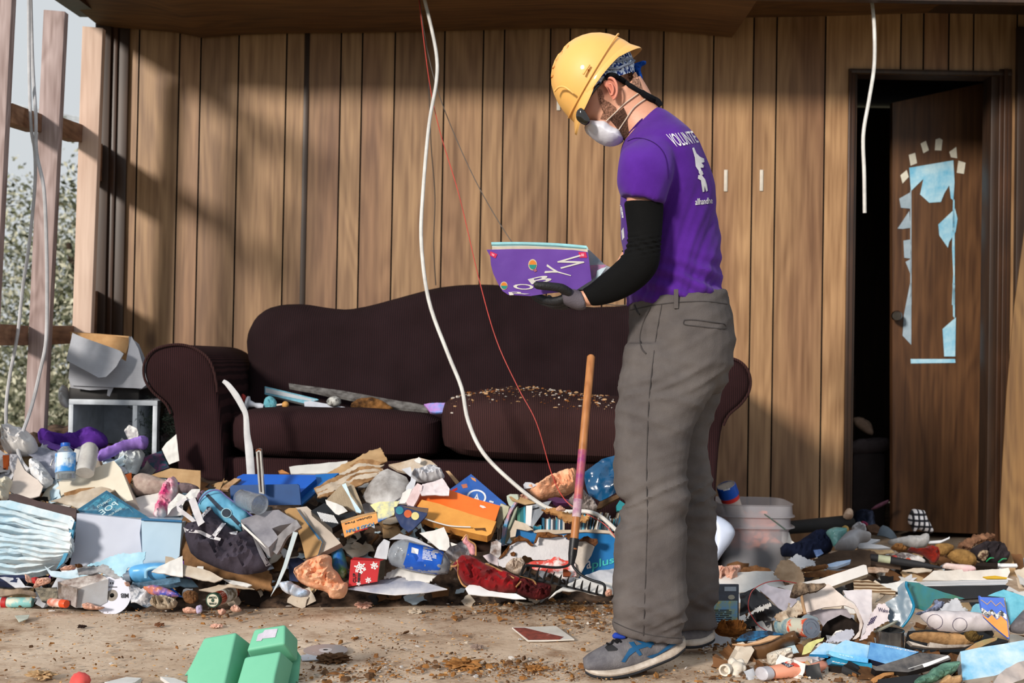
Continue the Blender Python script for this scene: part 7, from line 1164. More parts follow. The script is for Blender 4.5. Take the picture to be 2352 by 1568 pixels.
I9(puff, 'tan_shoe', 'flattened tan fuzzy slipper under the drawn sheet', 'slipper', [(735, 930), (800, 905), (900, 898), (1200, 905), (1420, 925), (1560, 985), (1645, 1040), (1500, 1060), (1240, 1050), (1000, 1030), (800, 985)], M((190, 150, 104), .95, (120, 88, 58), 16, .5, 70), d=3.28, th=.02, amp=.008, tilt=40); I9(slab, 'slipper_sole', 'curved dark sole strip beneath the tan fuzzy slipper', 'sole', [(735, 1000), (1010, 1080), (1030, 1020), (1240, 1055), (1600, 1050), (1500, 1085), (1200, 1100), (1000, 1090), (800, 1060)], M((90, 76, 66), .8, (190, 180, 170), 14), d=3.26, tilt=25, th=.02)
I9(puff, 'moss_clump', 'brown mossy clump right of the tan slipper', 'moss', [(1480, 890), (1560, 875), (1660, 890), (1640, 950), (1740, 940), (1720, 990), (1600, 1020), (1500, 960)], M((120, 96, 50), 1, (70, 56, 34), 30, .8), d=3.26, th=.02, amp=.02, freq=40)
I9(slab, 'green_strip', 'green and tan printed strip right of the mossy clump', 'strip', [(1500, 1120), (1640, 1030), (1760, 990), (1940, 955), (1920, 1000), (1720, 1080), (1600, 1120)], M((120, 140, 96), .7, (170, 120, 80), 20), d=3.22, tilt=45, amp=.006)
I9(slab, 'black_gap_slab', 'black slab filling the gap under the slipper and drawn sheet', 'case', [(735, 870), (1000, 850), (1700, 900), (2090, 1000), (1700, 1100), (1440, 1150), (1000, 1150), (700, 1080)], blk, d=3.42, tilt=50, th=.02)  # black slab filling the gap between the pieces above
# doorway heap (r2)
I2(puff, 'plaid_slipper', 'black and white plaid slipper boot standing in the doorway', 'slipper', [(812, 390), (850, 285), (900, 265), (960, 285), (1020, 288), (1050, 370), (1100, 470), (1148, 560), (1110, 592), (1020, 565), (940, 530), (890, 590), (860, 500), (820, 450)], plaid(), d=5.0, th=.035, amp=.003, tilt=15, R=.03)
I2(puff, 'white_bundle', 'white cloth bundle lying across the threshold', 'cloth', [(540, 680), (700, 640), (860, 615), (960, 620), (1000, 590), (1080, 600), (1090, 680), (1050, 760), (900, 780), (760, 730), (600, 740)], M((200, 198, 196), .85, (170, 168, 168), 6, .2), d=4.75, th=.03, amp=.012)
I2(slab, 'curved_blind', 'thin white curved plastic slat right of the white bundle', 'slat', [(1078, 685), (1250, 672), (1330, 640), (1350, 625), (1350, 650), (1230, 705), (1080, 712)], white, d=4.75, tilt=45, th=.006)
I2(slab, 'grey_shell', 'grey-blue plastic scoop behind the white bundle', 'scoop', [(440, 585), (475, 490), (500, 470), (560, 500), (640, 560), (720, 620), (600, 648)], M((106, 118, 128), .6, (80, 92, 104), 8), d=4.8, tilt=25, th=.006, curl=-.03)
I2(slab, 'white_box_lid', 'white open carton lid at the left of the threshold', 'carton', [(140, 650), (250, 645), (460, 665), (340, 720), (480, 735), (590, 770), (420, 780), (180, 775)], M((206, 206, 210), .8, (180, 182, 188), 6), d=4.6, tilt=50, th=.012)
I2(puff, 'red_fluff', 'rust-red fuzzy scarf on the threshold', 'scarf', [(800, 805), (830, 775), (940, 795), (1010, 785), (1060, 752), (1190, 760), (1220, 850), (1210, 930), (1150, 975), (1060, 900), (1000, 860), (880, 830)], M((150, 42, 26), 1, (84, 16, 14), 18, .8, 70, sheen=.1), d=4.6, th=.035, amp=.02, freq=24, cell=.008)
for p_, l in (([(1130, 745), (1260, 725), (1350, 740), (1420, 780), (1310, 850), (1220, 860)], 'tan woven slipper sole half behind the nearer one'), ([(1300, 850), (1420, 800), (1560, 815), (1670, 880), (1705, 950), (1640, 990), (1500, 975), (1360, 910)], 'tan woven slipper sole nearest on the threshold')): I2(puff, 'slipper_sole', l, 'slipper', p_, M((146, 112, 66), .9, (112, 84, 48), 60, .6, 150), d=4.6, th=.03, amp=.002, tilt=45, R=.03)
bt2 = I2(puff, 'printed_package', 'printed package with round logos in front of the red scarf', 'package', [(595, 910), (640, 860), (740, 840), (860, 860), (970, 890), (1060, 960), (860, 955), (640, 950)], M((196, 192, 190), .6, (80, 70, 70), 14, .1, contrast=.2), d=4.45, th=.015, amp=.005, tilt=50)
for c_, m_ in (((705, 925), M((60, 120, 80), .6)), ((815, 925), M((200, 80, 50), .6)), ((640, 890), M((170, 50, 44), .6))): edisc([bt2], q('r2', [c_])[0], 6.5, 4.5, m_, bt2, 'round_logo', .002)
um = lathe('umbrella', P(*q('r2', [(330, 890)])[0], 4.42), P(*q('r2', [(1330, 1040)])[0], 4.36), [(0, .012), (.1, .014), (.1, .011), (.26, .011), (.26, .014), (.6, .012), (1, .002)], M((30, 30, 34), .7), None, 16); tag(um, 'folded black umbrella lying across the threshold', 'umbrella'); lathe('pale_band', P(*q('r2', [(415, 903)])[0], 4.415), P(*q('r2', [(585, 928)])[0], 4.405), [(0, .0135), (1, .0135)], M((186, 190, 160), .5), um, 16)
I2(puff, 'pink_bottle', 'small pink bottle wrapped in string on the threshold', 'bottle', [(1255, 1000), (1290, 965), (1400, 985), (1520, 990), (1640, 1000), (1700, 1050), (1640, 1075), (1560, 1082), (1400, 1050), (1260, 1030)], M((220, 176, 186), .4, (200, 190, 180), 16), d=4.35, th=.014, amp=.003, tilt=40)
I2(puff, 'dark_garment', 'heap of dark grey clothing at the foot of the right casing', 'clothing', [(1600, 800), (1700, 740), (1800, 690), (1930, 700), (2020, 770), (2095, 870), (2090, 960), (1900, 960), (1740, 940), (1660, 880)], M((60, 54, 58), .95, (34, 30, 34), 8, .4), d=4.7, th=.05, amp=.04, freq=14)
I2(puff, 'leopard_cloth', 'cream spotted cloth on the dark clothing heap', 'cloth', [(1700, 880), (1750, 800), (1840, 810), (1855, 860), (1800, 950), (1740, 920)], M((176, 156, 130), .9, (70, 50, 40), 50, .2, contrast=.2), d=4.62, th=.015, amp=.012)
I2(slab, 'wood_splinters', 'broken trim splinters piled at the base of the door', 'wood', [(1460, 740), (1560, 660), (1640, 630), (1780, 590), (1925, 610), (1840, 660), (1700, 700), (1600, 780)], M((150, 110, 84), .95, (84, 58, 44), 24, .6), d=4.85, tilt=40, th=.02, amp=.016, freq=20, rag=.006)
I2(slab, 'white_tray', 'small white tray at the foot of the leaning panel', 'tray', [(1970, 970), (2215, 975), (2228, 1010), (1975, 1015)], white, d=4.6, tilt=40, th=.01); I2(slab, 'dark_plank', 'dark plank end before the dark clothing heap', 'plank', [(1700, 960), (1970, 965), (1970, 1015), (1690, 1000)], dark, d=4.55, tilt=45, th=.02)
for (x, y, w) in ((1870, 930, 45), (2030, 940, 50)):
    cable('green_band', 'curled green plastic band on the dark clothing, %s one' % ('left' if x < 1900 else 'right'), [(1940 + (x - w) / 5.6, 1120 + (y + 15) / 5.6, 4.58), (1940 + x / 5.6, 1120 + (y - 25) / 5.6, 4.56), (1940 + (x + w) / 5.6, 1120 + (y - 28) / 5.6, 4.58)], .0025, M((40, 170, 110), .4), 'band')
I2(slab, 'cardboard_sheet', 'large dark brown cardboard sheet in front of the threshold', 'cardboard', [(0, 830), (200, 790), (380, 820), (420, 860), (700, 880), (720, 1040), (500, 1010), (0, 980)], M((104, 84, 70), .9, (76, 60, 50), 6, .2), d=4.5, tilt=65, th=.008, amp=.004)
I2(puff, 'tan_fur', 'tan furry scrap left of the rust-red scarf', 'scrap', [(590, 770), (640, 725), (740, 735), (800, 780), (780, 810), (640, 800)], M((190, 140, 84), .95, (120, 80, 50), 14, .6), d=4.62, th=.02, amp=.02, freq=30)
I2(slab, 'cream_towel', 'cream towel edge lying across the threshold', 'towel', [(170, 775), (420, 785), (600, 800), (640, 840), (460, 850), (280, 800)], M((190, 166, 130), .95, (150, 122, 92), 14, .3), d=4.55, tilt=55, amp=.008)
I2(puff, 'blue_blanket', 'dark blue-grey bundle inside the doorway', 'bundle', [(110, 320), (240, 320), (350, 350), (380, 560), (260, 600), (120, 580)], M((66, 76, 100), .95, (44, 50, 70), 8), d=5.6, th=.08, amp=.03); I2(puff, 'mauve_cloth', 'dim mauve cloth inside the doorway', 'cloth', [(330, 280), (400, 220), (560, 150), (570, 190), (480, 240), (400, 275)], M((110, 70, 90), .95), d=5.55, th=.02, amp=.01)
I2(puff, 'red_toy', 'small red and purple toy behind the tissue', 'toy', [(195, 445), (240, 430), (305, 470), (290, 510), (240, 490)], M((160, 50, 40), .7, (110, 30, 90), 30), d=5.05, th=.02, amp=.01); I2(slab, 'brown_debris', 'brown broken boards just inside the threshold', 'wood', [(280, 490), (400, 470), (460, 520), (430, 590), (320, 570)], M((100, 76, 60), .95, (60, 44, 36), 16, .4), d=5.0, tilt=40, th=.02, amp=.01)
# ================================ loose things on the open floor
def FZ(name, label, cat, c, pts, mat, z=.003, th=.004, **k):
    px2 = q(c, pts); w = [G(x, y, z) for x, y in px2]; cx = sum(p[0] for p in px2) / len(px2); cy = sum(p[1] for p in px2) / len(px2)
    o = slab(name, px2, mat, d=(G(cx, cy, z + th) - CAM).dot(FW), tilt=86, th=th, **k); tag(o, label, cat); return o
fd = G(748, 1493, .006); ds2 = disc('compact_disc', 'silver disc lying flat on the bare floor', fd, .06, (0, -.03, 1), M((176, 176, 178), .25, (150, 150, 154), 2, 0, met=.25), M((206, 206, 210), .2)); 
FZ('foil_scrap', 'pale wrapper scrap beneath the flat silver disc', 'scrap', 'px', [(690, 1505), (720, 1498), (742, 1504), (735, 1514), (694, 1516)], pg, .002, .002)
tl = FZ('broken_tile', 'broken white card with red-brown patterned half on the floor', 'card', 'px', [(1176, 1440), (1208, 1439), (1277, 1437), (1319, 1467), (1250, 1470), (1212, 1470)], M((214, 208, 200), .7, (190, 184, 176), 8), .004, .004)
dpoly([tl], [(1178, 1441), (1205, 1441), (1250, 1452), (1295, 1462), (1285, 1468), (1214, 1469)], M((150, 70, 56), .7, (110, 54, 44), 50, .1, c3=(206, 150, 140)), tl, 'patterned_half', off=.002)
FZ('paper_flake', 'greenish white paper flake on the floor at far left', 'paper', 'px', [(34, 1413), (68, 1411), (64, 1420), (44, 1428)], M((196, 200, 186), .8), .006, .002)
FZ('white_board_flake', 'white-painted splinter at the bottom left edge', 'splinter', 'px', [(240, 1566), (290, 1554), (325, 1556), (310, 1566), (280, 1575)], pw, .012, .01)
FZ('white_flake', 'bright white painted flake beside the green tray', 'splinter', 'px', [(368, 1553), (400, 1556), (430, 1568), (420, 1580), (395, 1572)], pw, .01, .008)
o = blob('red_ball', G(184, 1563, .018), (.024, .024, .02), M((226, 96, 90), .8, (200, 70, 66), 20), None, .12, 3); tag(o, 'faded red speckled ball at the bottom left edge', 'ball')
# green upturned container with three wells
gt = empty('green_container', G(540, 1600, 0)); tag(gt, 'green plastic three-compartment tray upside down at the bottom', 'tray')
grn = M((112, 184, 152), .55, (100, 174, 142), 4, .03, 40)
def well(nm, top, dirv, d, h, out):
    """top: px outline of the well bottom (seen from above); sides flare down by dirv px"""
    o_, u_, v_, n_, pl = plane_map(top, d, 40, -14); w3 = [o_ + u_ * a + v_ * b_ for a, b_ in pl]; c = sum(w3, Vector()) / len(w3)
    low = [c + (p - c) * out - n_ * h for p in w3]
    return prism2(nm, w3, low, grn, gt)
def prism2(name, a, b, mat, parent, bev=.006):
    bm = bmesh.new(); A_ = [bm.verts.new(p) for p in a]; B_ = [bm.verts.new(p) for p in b]; n = len(a); bm.faces.new(A_); bm.faces.new(list(reversed(B_)))
    for i in range(n): bm.faces.new([A_[i], B_[i], B_[(i + 1) % n], A_[(i + 1) % n]])
    bmesh.ops.recalc_face_normals(bm, faces=bm.faces); bmesh.ops.bevel(bm, geom=list(bm.edges), offset=bev, segments=4, profile=.5, affect='EDGES')
    bm.verts.index_update(); V = [v.co.copy() for v in bm.verts]; Fs = [tuple(v.index for v in f.verts) for f in bm.faces]; bm.free(); return link(name, V, Fs, mat, parent)
well('large_well', [(468, 1464), (543, 1451), (500, 1640), (425, 1650), (430, 1540)], 0, 2.92, .085, 1.12)
w2_ = well('back_well', [(584, 1444), (655, 1433), (654, 1478), (566, 1494)], 0, 2.98, .085, 1.15)
well('front_well', [(562, 1508), (645, 1494), (632, 1548), (620, 1620), (535, 1600)], 0, 2.90, .08, 1.15)
dpoly([w2_], [(593, 1456), (604, 1452), (608, 1446), (638, 1443), (632, 1463), (603, 1466), (600, 1471), (588, 1472)], M((196, 190, 204), .6, (170, 166, 180), 30), gt, 'paper_label', off=.002)
slab('tray_rim', [(418, 1560), (470, 1480), (560, 1500), (680, 1490), (690, 1505), (676, 1640), (420, 1700)], grn, d=3.03, tilt=40, yaw=-14, th=.006, parent=gt, cell=.05)
# ---- crumbs of rotted fibreboard and chips across the floor
def fl_pt(cl):
    while 1:
        if random.random() < .62:
            cx, cy, sx, sy = random.choices(cl, [c[4] for c in cl])[0][:4]; px = random.gauss(cx, sx); py = random.gauss(cy, sy)
        else: px = random.uniform(-40, 2390); py = random.uniform(1385, 1575)
        if py < 1340 or py > 1590: continue
        return G(px, py, .002)
cl = [(1090, 1532, 120, 14, 3), (1290, 1385, 90, 18, 3), (1180, 1400, 150, 16, 2), (1350, 1420, 60, 20, 2), (1700, 1475, 60, 16, 3), (800, 1545, 90, 18, 2), (1900, 1560, 180, 12, 2), (1250, 1540, 90, 14, 1.5), (900, 1470, 120, 18, 1), (450, 1410, 150, 10, 1), (1650, 1340, 160, 20, 1), (300, 1500, 200, 30, .6)]
fib = [M((164, 116, 68), 1, (116, 78, 42), 30, .6), M((134, 92, 56), 1, (92, 62, 38), 30, .6), M((104, 76, 54), 1), M((190, 152, 108), 1)]
crumbs('fibre_crumbs', 5200, lambda: fl_pt(cl), fib, .0014, .0055, 'rust-brown crumbs of rotted fibreboard scattered over the floor', 'crumbs', .35)
crumbs('fibre_clods', 620, lambda: (lambda px, py: G(px, py, .003))(*(lambda c: (random.gauss(c[0], c[2]), min(1566, max(1372, random.gauss(c[1], c[3])))))(random.choices(cl, [c[4] for c in cl])[0])), fib[:3], .005, .012, 'larger rust-brown clods of rotted fibreboard on the floor', 'clods', .4)
crumbs('white_chips', 700, lambda: fl_pt(cl), [M((214, 206, 196), .9), M((196, 190, 186), .9), M((190, 176, 160), .9)], .0015, .007, 'white paint and plaster chips scattered over the floor', 'chips', .25)
litter('floor_litter', 260, [pw, pg, pd, tanp, brn, pb, dark, M((120, 84, 56), .9), blk], .015, .055, (1640, 1240, 2380, 1560), 'torn scraps of paper board and plastic strewn over the floor at right', 21, .008)
litter('floor_litter', 90, [pd, tanp, brn, dark, M((120, 84, 56), .9)], .02, .07, (1820, 1215, 2330, 1330), 'dim scraps strewn at the threshold of the doorway', 33, .008)
# distinct small pieces on the floor
for px, py, r, m, l, nm in ((497, 1437, .014, insp, 'pink insulation tuft alone behind the green tray', 'insulation_tuft'), (835, 1389, .022, insp, 'pinkish insulation clump on the floor before the ink-stained sheet', 'insulation_tuft'), (1066, 1524, .04, fib[0], 'largest rust-brown fibreboard clump on the open floor', 'fibre_clump'), (1227, 1534, .02, fib[0], 'rounded rust-brown fibreboard clump left of the shoe', 'fibre_clump'), (768, 1512, .035, fib[2], 'flat brown wood piece in front of the silver disc', 'wood_scrap'), (1330, 1396, .024, M((196, 150, 100), .9), 'tan fibre lump by the trouser cuff', 'fibre_clump'), (955, 1403, .02, pd, 'pale grey wood splinter on the middle floor', 'splinter'), (1096, 1485, .014, M((150, 130, 120), .9), 'small grey-pink scrap on the middle floor', 'scrap'), (367, 1434, .012, M((120, 80, 56), .9), 'small reddish brown chip on the left floor', 'chip'), (188, 1438, .012, M((50, 36, 30), .9), 'black shard on the left floor', 'shard'), (96, 1549, .026, tanp, 'tan splintered wood scraps at the lower left', 'splinter')):
    o = blob(nm, G(px, py, r * .25), (r, r * .6, r * .35), m, None, .9, 2.4, 4); tag(o, l, nm.split('_')[0] if nm != 'fibre_clump' else 'clump')
# ================================================================ THE PERSON
DM = 3.27
def Q(x, y, off=0.0): return P(x, y, DM - off)
def ring(xl, yl, xr, yr, ro, oc=0.0, n=28, sq=2.3):
    a, b = Q(xl, yl, oc), Q(xr, yr, oc); c = (a + b) / 2; h = (b - a) / 2; out = []
    for j in range(n):
        t = 2 * math.pi * j / n; cs, sn = math.cos(t), math.sin(t); k = (abs(cs) ** sq + abs(sn) ** sq) ** (-1 / sq)
        out.append(c + h * (cs * k) - FW * (sn * k * ro))
    return out
def rloft(secs, n=28, sq=2.3, sub=3):
    """sections (xl,yl,xr,yr,ro,oc) interpolated smoothly"""
    vv = [Vector(s[:3] ) for s in secs]; A = spline([Vector((s[0], s[1], s[4])) for s in secs], sub); B = spline([Vector((s[2], s[3], s[5] if len(s) > 5 else 0)) for s in secs], sub)
    return loft('x', [ring(a.x, a.y, b.x, b.y, a.z, b.z, n, sq) for a, b in zip(A, B)], None, n=n, make=False)
def folds(V, Nn, fn): return [v + n * fn(v, n) for v, n in zip(V, Nn)]
person = empty('person', P(1500, 1530, DM)); tag(person, 'person in yellow hard hat, dust mask and purple T-shirt reading a purple folder', 'person')
skin = M((214, 160, 132), .5, (196, 138, 112), 7, .12, 160, c3=(226, 172, 144)); pu = M((82, 36, 140), .92, (68, 26, 118), 5, .25, 500, sheen=.08); khaki = M((100, 94, 92), .9, (78, 73, 73), 5, .35, 420); blks = M((14, 14, 15), .85, (9, 9, 10), 6, .2, 300)
# head frame: F forward (down-left), U up, S towards the viewer
k_ = DM / FPX; uF = (RT * -.62 - UP * .78); uU = (RT * -.78 + UP * .62); uS = -FW; HO = Q(1403, 212)
hd = lambda f, u, s=0: HO + uF * f + uU * u + uS * s; AX = (uF, uU, uS)
geo = [ell(hd(-.012, .055), (.098, .082, .075), AX), ell(hd(.03, .03), (.072, .075, .066), AX), ell(hd(.045, -.03), (.05, .055, .052), AX), ell(hd(.062, -.078), (.034, .03, .034), AX), ell(hd(.03, -.06), (.052, .035, .055), AX),
       ell(hd(.098, -.018), (.018, .013, .012), AX), ell(hd(.088, -.005), (.013, .028, .009), AX), ell(hd(.088, -.048), (.014, .012, .024), AX), ell(hd(.082, .03), (.016, .012, .045), AX), ell(hd(.066, -.012, .03), (.018, .02, .016), AX), ell(hd(.066, -.012, -.03), (.018, .02, .016), AX)]
for s_ in (1, -1): geo.append(ell(hd(.076, .014, .031 * s_), (.012, .011, .013), AX))
neck = [(1395, 235, 1470, 175, .058), (1412, 272, 1486, 200, .058), (1424, 300, 1500, 226, .060), (1436, 325, 1515, 250, .068), (1446, 350, 1535, 285, .09)]
geo.append(rloft(neck))
tors = [(1450, 350, 1524, 276, .08), (1450, 385, 1560, 330, .14), (1450, 430, 1598, 390, .16), (1450, 520, 1620, 490, .15), (1460, 620, 1630, 600, .13), (1466, 700, 1645, 690, .14), (1465, 800, 1660, 790, .165), (1460, 870, 1650, 860, .16)]
geo.append(rloft(tors))
# near arm
armN = [(1455, 370, 1525, 362, .03, .13), (1440, 405, 1518, 408, .045, .185), (1440, 470, 1518, 472, .047, .205), (1445, 540, 1512, 548, .043, .21), (1432, 590, 1505, 618, .044, .215), (1405, 622, 1468, 662, .040, .21), (1375, 645, 1418, 690, .032, .20), (1340, 668, 1360, 702, .024, .19), (1318, 664, 1328, 702, .026, .185)]
geo.append(rloft(armN))
armF = [(1455, 370, 1525, 362, .03, -.13), (1440, 405, 1518, 408, .045, -.185), (1440, 470, 1518, 472, .047, -.205), (1440, 540, 1505, 552, .043, -.20), (1425, 585, 1490, 622, .042, -.19), (1402, 615, 1450, 660, .036, -.15), (1375, 628, 1410, 672, .030, -.10), (1350, 635, 1372, 668, .024, -.06), (1335, 636, 1350, 664, .026, -.03)]
geo.append(rloft(armF))
legN = [(1460, 800, 1640, 800, .09, .085), (1445, 920, 1570, 920, .08, .10), (1450, 1050, 1545, 1050, .06, .11), (1460, 1160, 1550, 1160, .055, .115), (1460, 1280, 1545, 1280, .05, .12), (1465, 1390, 1535, 1400, .038, .12), (1470, 1450, 1540, 1462, .036, .12)]
legF = [(1500, 800, 1640, 800, .09, -.085), (1520, 920, 1620, 920, .08, -.10), (1530, 1050, 1612, 1050, .06, -.11), (1540, 1160, 1622, 1160, .055, -.115), (1548, 1280, 1625, 1280, .05, -.12), (1555, 1380, 1618, 1390, .036, -.12), (1560, 1430, 1622, 1440, .036, -.12)]
geo += [rloft(legN), rloft(legF)]
V_, F_, N_ = remesh(geo, .006, 3); body = link('body', V_, F_, skin, person)
# ear
ear = empty('ear', hd(-.005, 0, .075)); ear.parent = body; ear.location = WO['ear'] - WO[body.name]; earm = M((222, 150, 126), .45, (206, 122, 100), 20, .05)
ep = q('h', [(838, 640), (845, 590), (890, 570), (945, 590), (975, 650), (980, 720), (965, 790), (935, 805), (905, 770), (890, 720)]); 
puff('ear_base', ep, earm, d=DM - .076, tilt=0, yaw=18, th=.006, amp=0, parent=ear, cell=.003, R=.006)
ef = lambda x, y, o: P(1200 + x / 4.48, 50 + y / 4.48, DM - o)
tube('helix', [ef(862, 668, .080), ef(846, 640, .082), ef(850, 600, .084), ef(890, 576, .088), ef(938, 592, .091), ef(968, 650, .092), ef(972, 720, .089), ef(955, 775, .086), ef(932, 798, .083)], [.0022, .003, .0034, .0036, .0036, .0034, .0032, .0036, .003], earm, ear); tube('antihelix', [ef(880, 640, .082), ef(915, 640, .085), ef(935, 690, .085), ef(925, 745, .083), ef(908, 752, .082)], .0024, earm, ear); puff('ear_hollow_shade', q('h', [(872, 655), (905, 660), (918, 700), (908, 740), (895, 725), (875, 690)]), M((130, 64, 50), .7), d=DM - .0825, tilt=0, yaw=18, th=.001, amp=0, parent=ear)  # ear hollow is a flat patch, its shade painted in dark
# beard and cropped hair as thin shells on the head
beardm = M((172, 126, 104), .9, (84, 58, 46), 220, .9, 300, contrast=.5); beardd = M((104, 74, 60), .95, (44, 30, 24), 240, .9, 300, contrast=.6)
dpoly([body], q('h', [(770, 690), (800, 720), (840, 800), (900, 830), (960, 880), (985, 960), (940, 1020), (880, 1010), (800, 1000), (830, 930), (800, 860), (780, 780)]), beardm, person, 'beard', off=.002)
dpoly([body], q('h', [(900, 1010), (985, 930), (1040, 880), (1075, 960), (1080, 1060), (1095, 1150), (1050, 1220), (1010, 1160), (960, 1080)]), beardd, person, 'beard', off=.003)
dpoly([body], q('h', [(1020, 600), (1080, 500), (1170, 520), (1215, 620), (1240, 700), (1180, 700), (1100, 650)]), M((170, 130, 110), .95, (104, 76, 64), 200, .8, 260), person, 'cropped_hair', off=.001)
dpoly([body], q('h', [(790, 690), (815, 700), (835, 760), (825, 800), (800, 750)]), beardm, person, 'sideburn', off=.0025)
# bandana
bdn = M((16, 60, 140), .85, (210, 222, 238), 130, .2, 200, c3=(8, 34, 100), contrast=.16)
bm_ = bdn.node_tree.nodes; 
vv, ff = ell(hd(-.015, .055), (.106, .092, .086), AX, 4); keep = [i for i, f in enumerate(ff) if all((vv[k] - HO).dot(uU) > .021 + .55 * ((vv[k] - HO).dot(uF)) for k in f)]
band = link('bandana', vv, [ff[i] for i in keep], bdn, person)
blm = M((14, 74, 164), .85, (8, 50, 128), 20, .2); puff('bandana_knot', q('h', [(1090, 455), (1150, 430), (1195, 415), (1240, 400), (1275, 405), (1272, 440), (1225, 460), (1215, 500), (1235, 560), (1243, 605), (1215, 610), (1170, 550), (1120, 510)]), blm, d=DM, tilt=0, th=.018, amp=.008, freq=60, parent=person, cell=.003)
# suspension strap and glasses
grs = M((126, 136, 156), .5, (112, 122, 142), 9, .02)
def onhead(pts, off0, r, name, m, par, n=8, fl=1, tg=None):
    bv = [BVHTree.FromPolygons(*GEO[t.name]) for t in (tg or [body, band])]; out = []; pts = [tuple(v_[:2]) for v_ in spline([Vector((x, y, 0)) for x, y in pts], 4)]
    for x, y in pts:
        rr = ray(x, y).normalized(); hs = [h[0] for h in (b_.ray_cast(CAM, rr) for b_ in bv) if h[0] is not None]
        hh_ = min(((h - CAM).dot(FW) for h in hs), default=DM - .03); out.append(P(x, y, hh_ - off0))
    return tube(name, out, r, m, par, n, 1, flat=fl)
hat = empty('hard_hat', hd(0, .1)); hat.parent = person; hat.location = WO['hard_hat'] - WO['person']
onhead(q('h', [(790, 470), (860, 470), (900, 480), (980, 478), (1050, 450), (1110, 430), (1150, 400)]), .004, .0035, 'suspension_strap', grs, hat); onhead(q('h', [(850, 415), (900, 408), (980, 405), (1060, 385), (1130, 375)]), .004, .003, 'suspension_strap', grs, hat); onhead(q('h', [(1045, 440), (1040, 400), (1060, 375), (1085, 400), (1075, 440)]), .005, .0025, 'buckle', grs, hat)
gb2 = M((14, 14, 16), .25, coat=.5, bump=0); gls = empty('sunglasses', hd(.06, .01)); gls.parent = person; gls.location = WO['sunglasses'] - WO['person']
onhead(q('h', [(850, 585), (800, 640), (770, 670), (700, 755), (660, 820), (625, 890), (600, 920)]), .006, [.0035, .0035, .004, .004, .0045, .006, .007], 'temple_arm', gb2, gls)
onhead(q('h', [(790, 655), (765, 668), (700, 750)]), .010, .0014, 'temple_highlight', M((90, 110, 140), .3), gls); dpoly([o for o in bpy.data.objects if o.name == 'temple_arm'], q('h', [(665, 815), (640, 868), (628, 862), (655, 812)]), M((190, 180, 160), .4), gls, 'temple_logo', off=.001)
puff('lens', q('h', [(548, 970), (558, 915), (600, 880), (640, 910), (660, 940), (693, 1000), (690, 1040), (650, 1070), (600, 1045), (560, 1010)]), M((14, 11, 10), .08, (26, 18, 12), 9, 0, coat=1), d=DM - .082, tilt=-5, yaw=-20, th=.006, amp=0, parent=gls, cell=.004)
puff('lens', q('h', [(520, 920), (540, 880), (600, 890), (640, 940), (640, 1010), (590, 1010), (545, 960)]), gb2, d=DM + .03, tilt=-10, yaw=-60, th=.006, amp=0, parent=gls, cell=.004)
neo = M((20, 20, 24), .9, bump=.3, bs=300)
onhead(q('h', [(860, 600), (880, 555), (940, 550), (1010, 590), (1100, 650), (1190, 705), (1235, 730)]), .006, [.003, .006, .007, .0075, .0065, .006, .007], 'retainer_strap', neo, gls)
onhead(q('h', [(1225, 725), (1270, 755), (1330, 790), (1390, 820), (1425, 865)]), .012, [.008, .0085, .0095, .009, .007], 'retainer_strap', neo, gls)
# hard hat shell
yel = M((238, 184, 104), .5, (232, 174, 92), 3, .02, 60, coat=.25); yed = M((206, 120, 24), .5); O2 = Q(1385, 193); hp2 = lambda f, u, s: O2 + uF * f + uU * u + uS * s
def edge_u(a): # a=0 front, pi rear
    c = math.cos(a); return .014 * (1 - abs(c) ** 2) + (-.010 if c > .75 else 0) * (c - .75) * 4
def shell(th_in=0.0):
    rings = []; n = 72; A_, B_, Hh = .126 - th_in, .106 - th_in, .142 - th_in; ks = [0, .10, .2, .3, .42, .54, .66, .77, .87, .95, 1.0]
    for k in ks[:-1]:
        e = k * math.pi / 2; rg = []
        for j in range(n):
            a = 2 * math.pi * j / n; c, s = math.cos(a), math.sin(a); z = math.sin(e) ** .94; r = math.cos(e) ** .9 if k < 1 else 0
            eu = edge_u(a) * (1 - z) ; bump_ = .003 * math.exp(-((s / .12) ** 2)) * (z > .15)
            rg.append(hp2(c * A_ * r * (1 + .02 * (1 - z)), eu + z * (Hh + bump_), s * B_ * r))
        rings.append(rg)
    return rings, n
rg, n = shell(); rg2, _ = shell(.004)
vs = [p for r in rg for p in r]; apex = hp2(0, .142, 0); N1 = len(vs); fs = []
for i in range(len(rg) - 1):
    for j in range(n): fs.append((i * n + j, i * n + (j + 1) % n, (i + 1) * n + (j + 1) % n, (i + 1) * n + j))
vs.append(apex); L = (len(rg) - 1) * n
for j in range(n): fs.append((L + j, L + (j + 1) % n, N1))
k0 = len(vs); vs += [p for r in rg2 for p in r]; vs.append(hp2(0, .138, 0)); fs += [tuple(reversed([x + k0 for x in f])) for f in list(fs)]
for j in range(n): fs.append((j, j + k0, (j + 1) % n + k0, (j + 1) % n))
sh_ = link('shell', vs, fs, yel, hat); GEO[sh_.name] = (vs, fs)
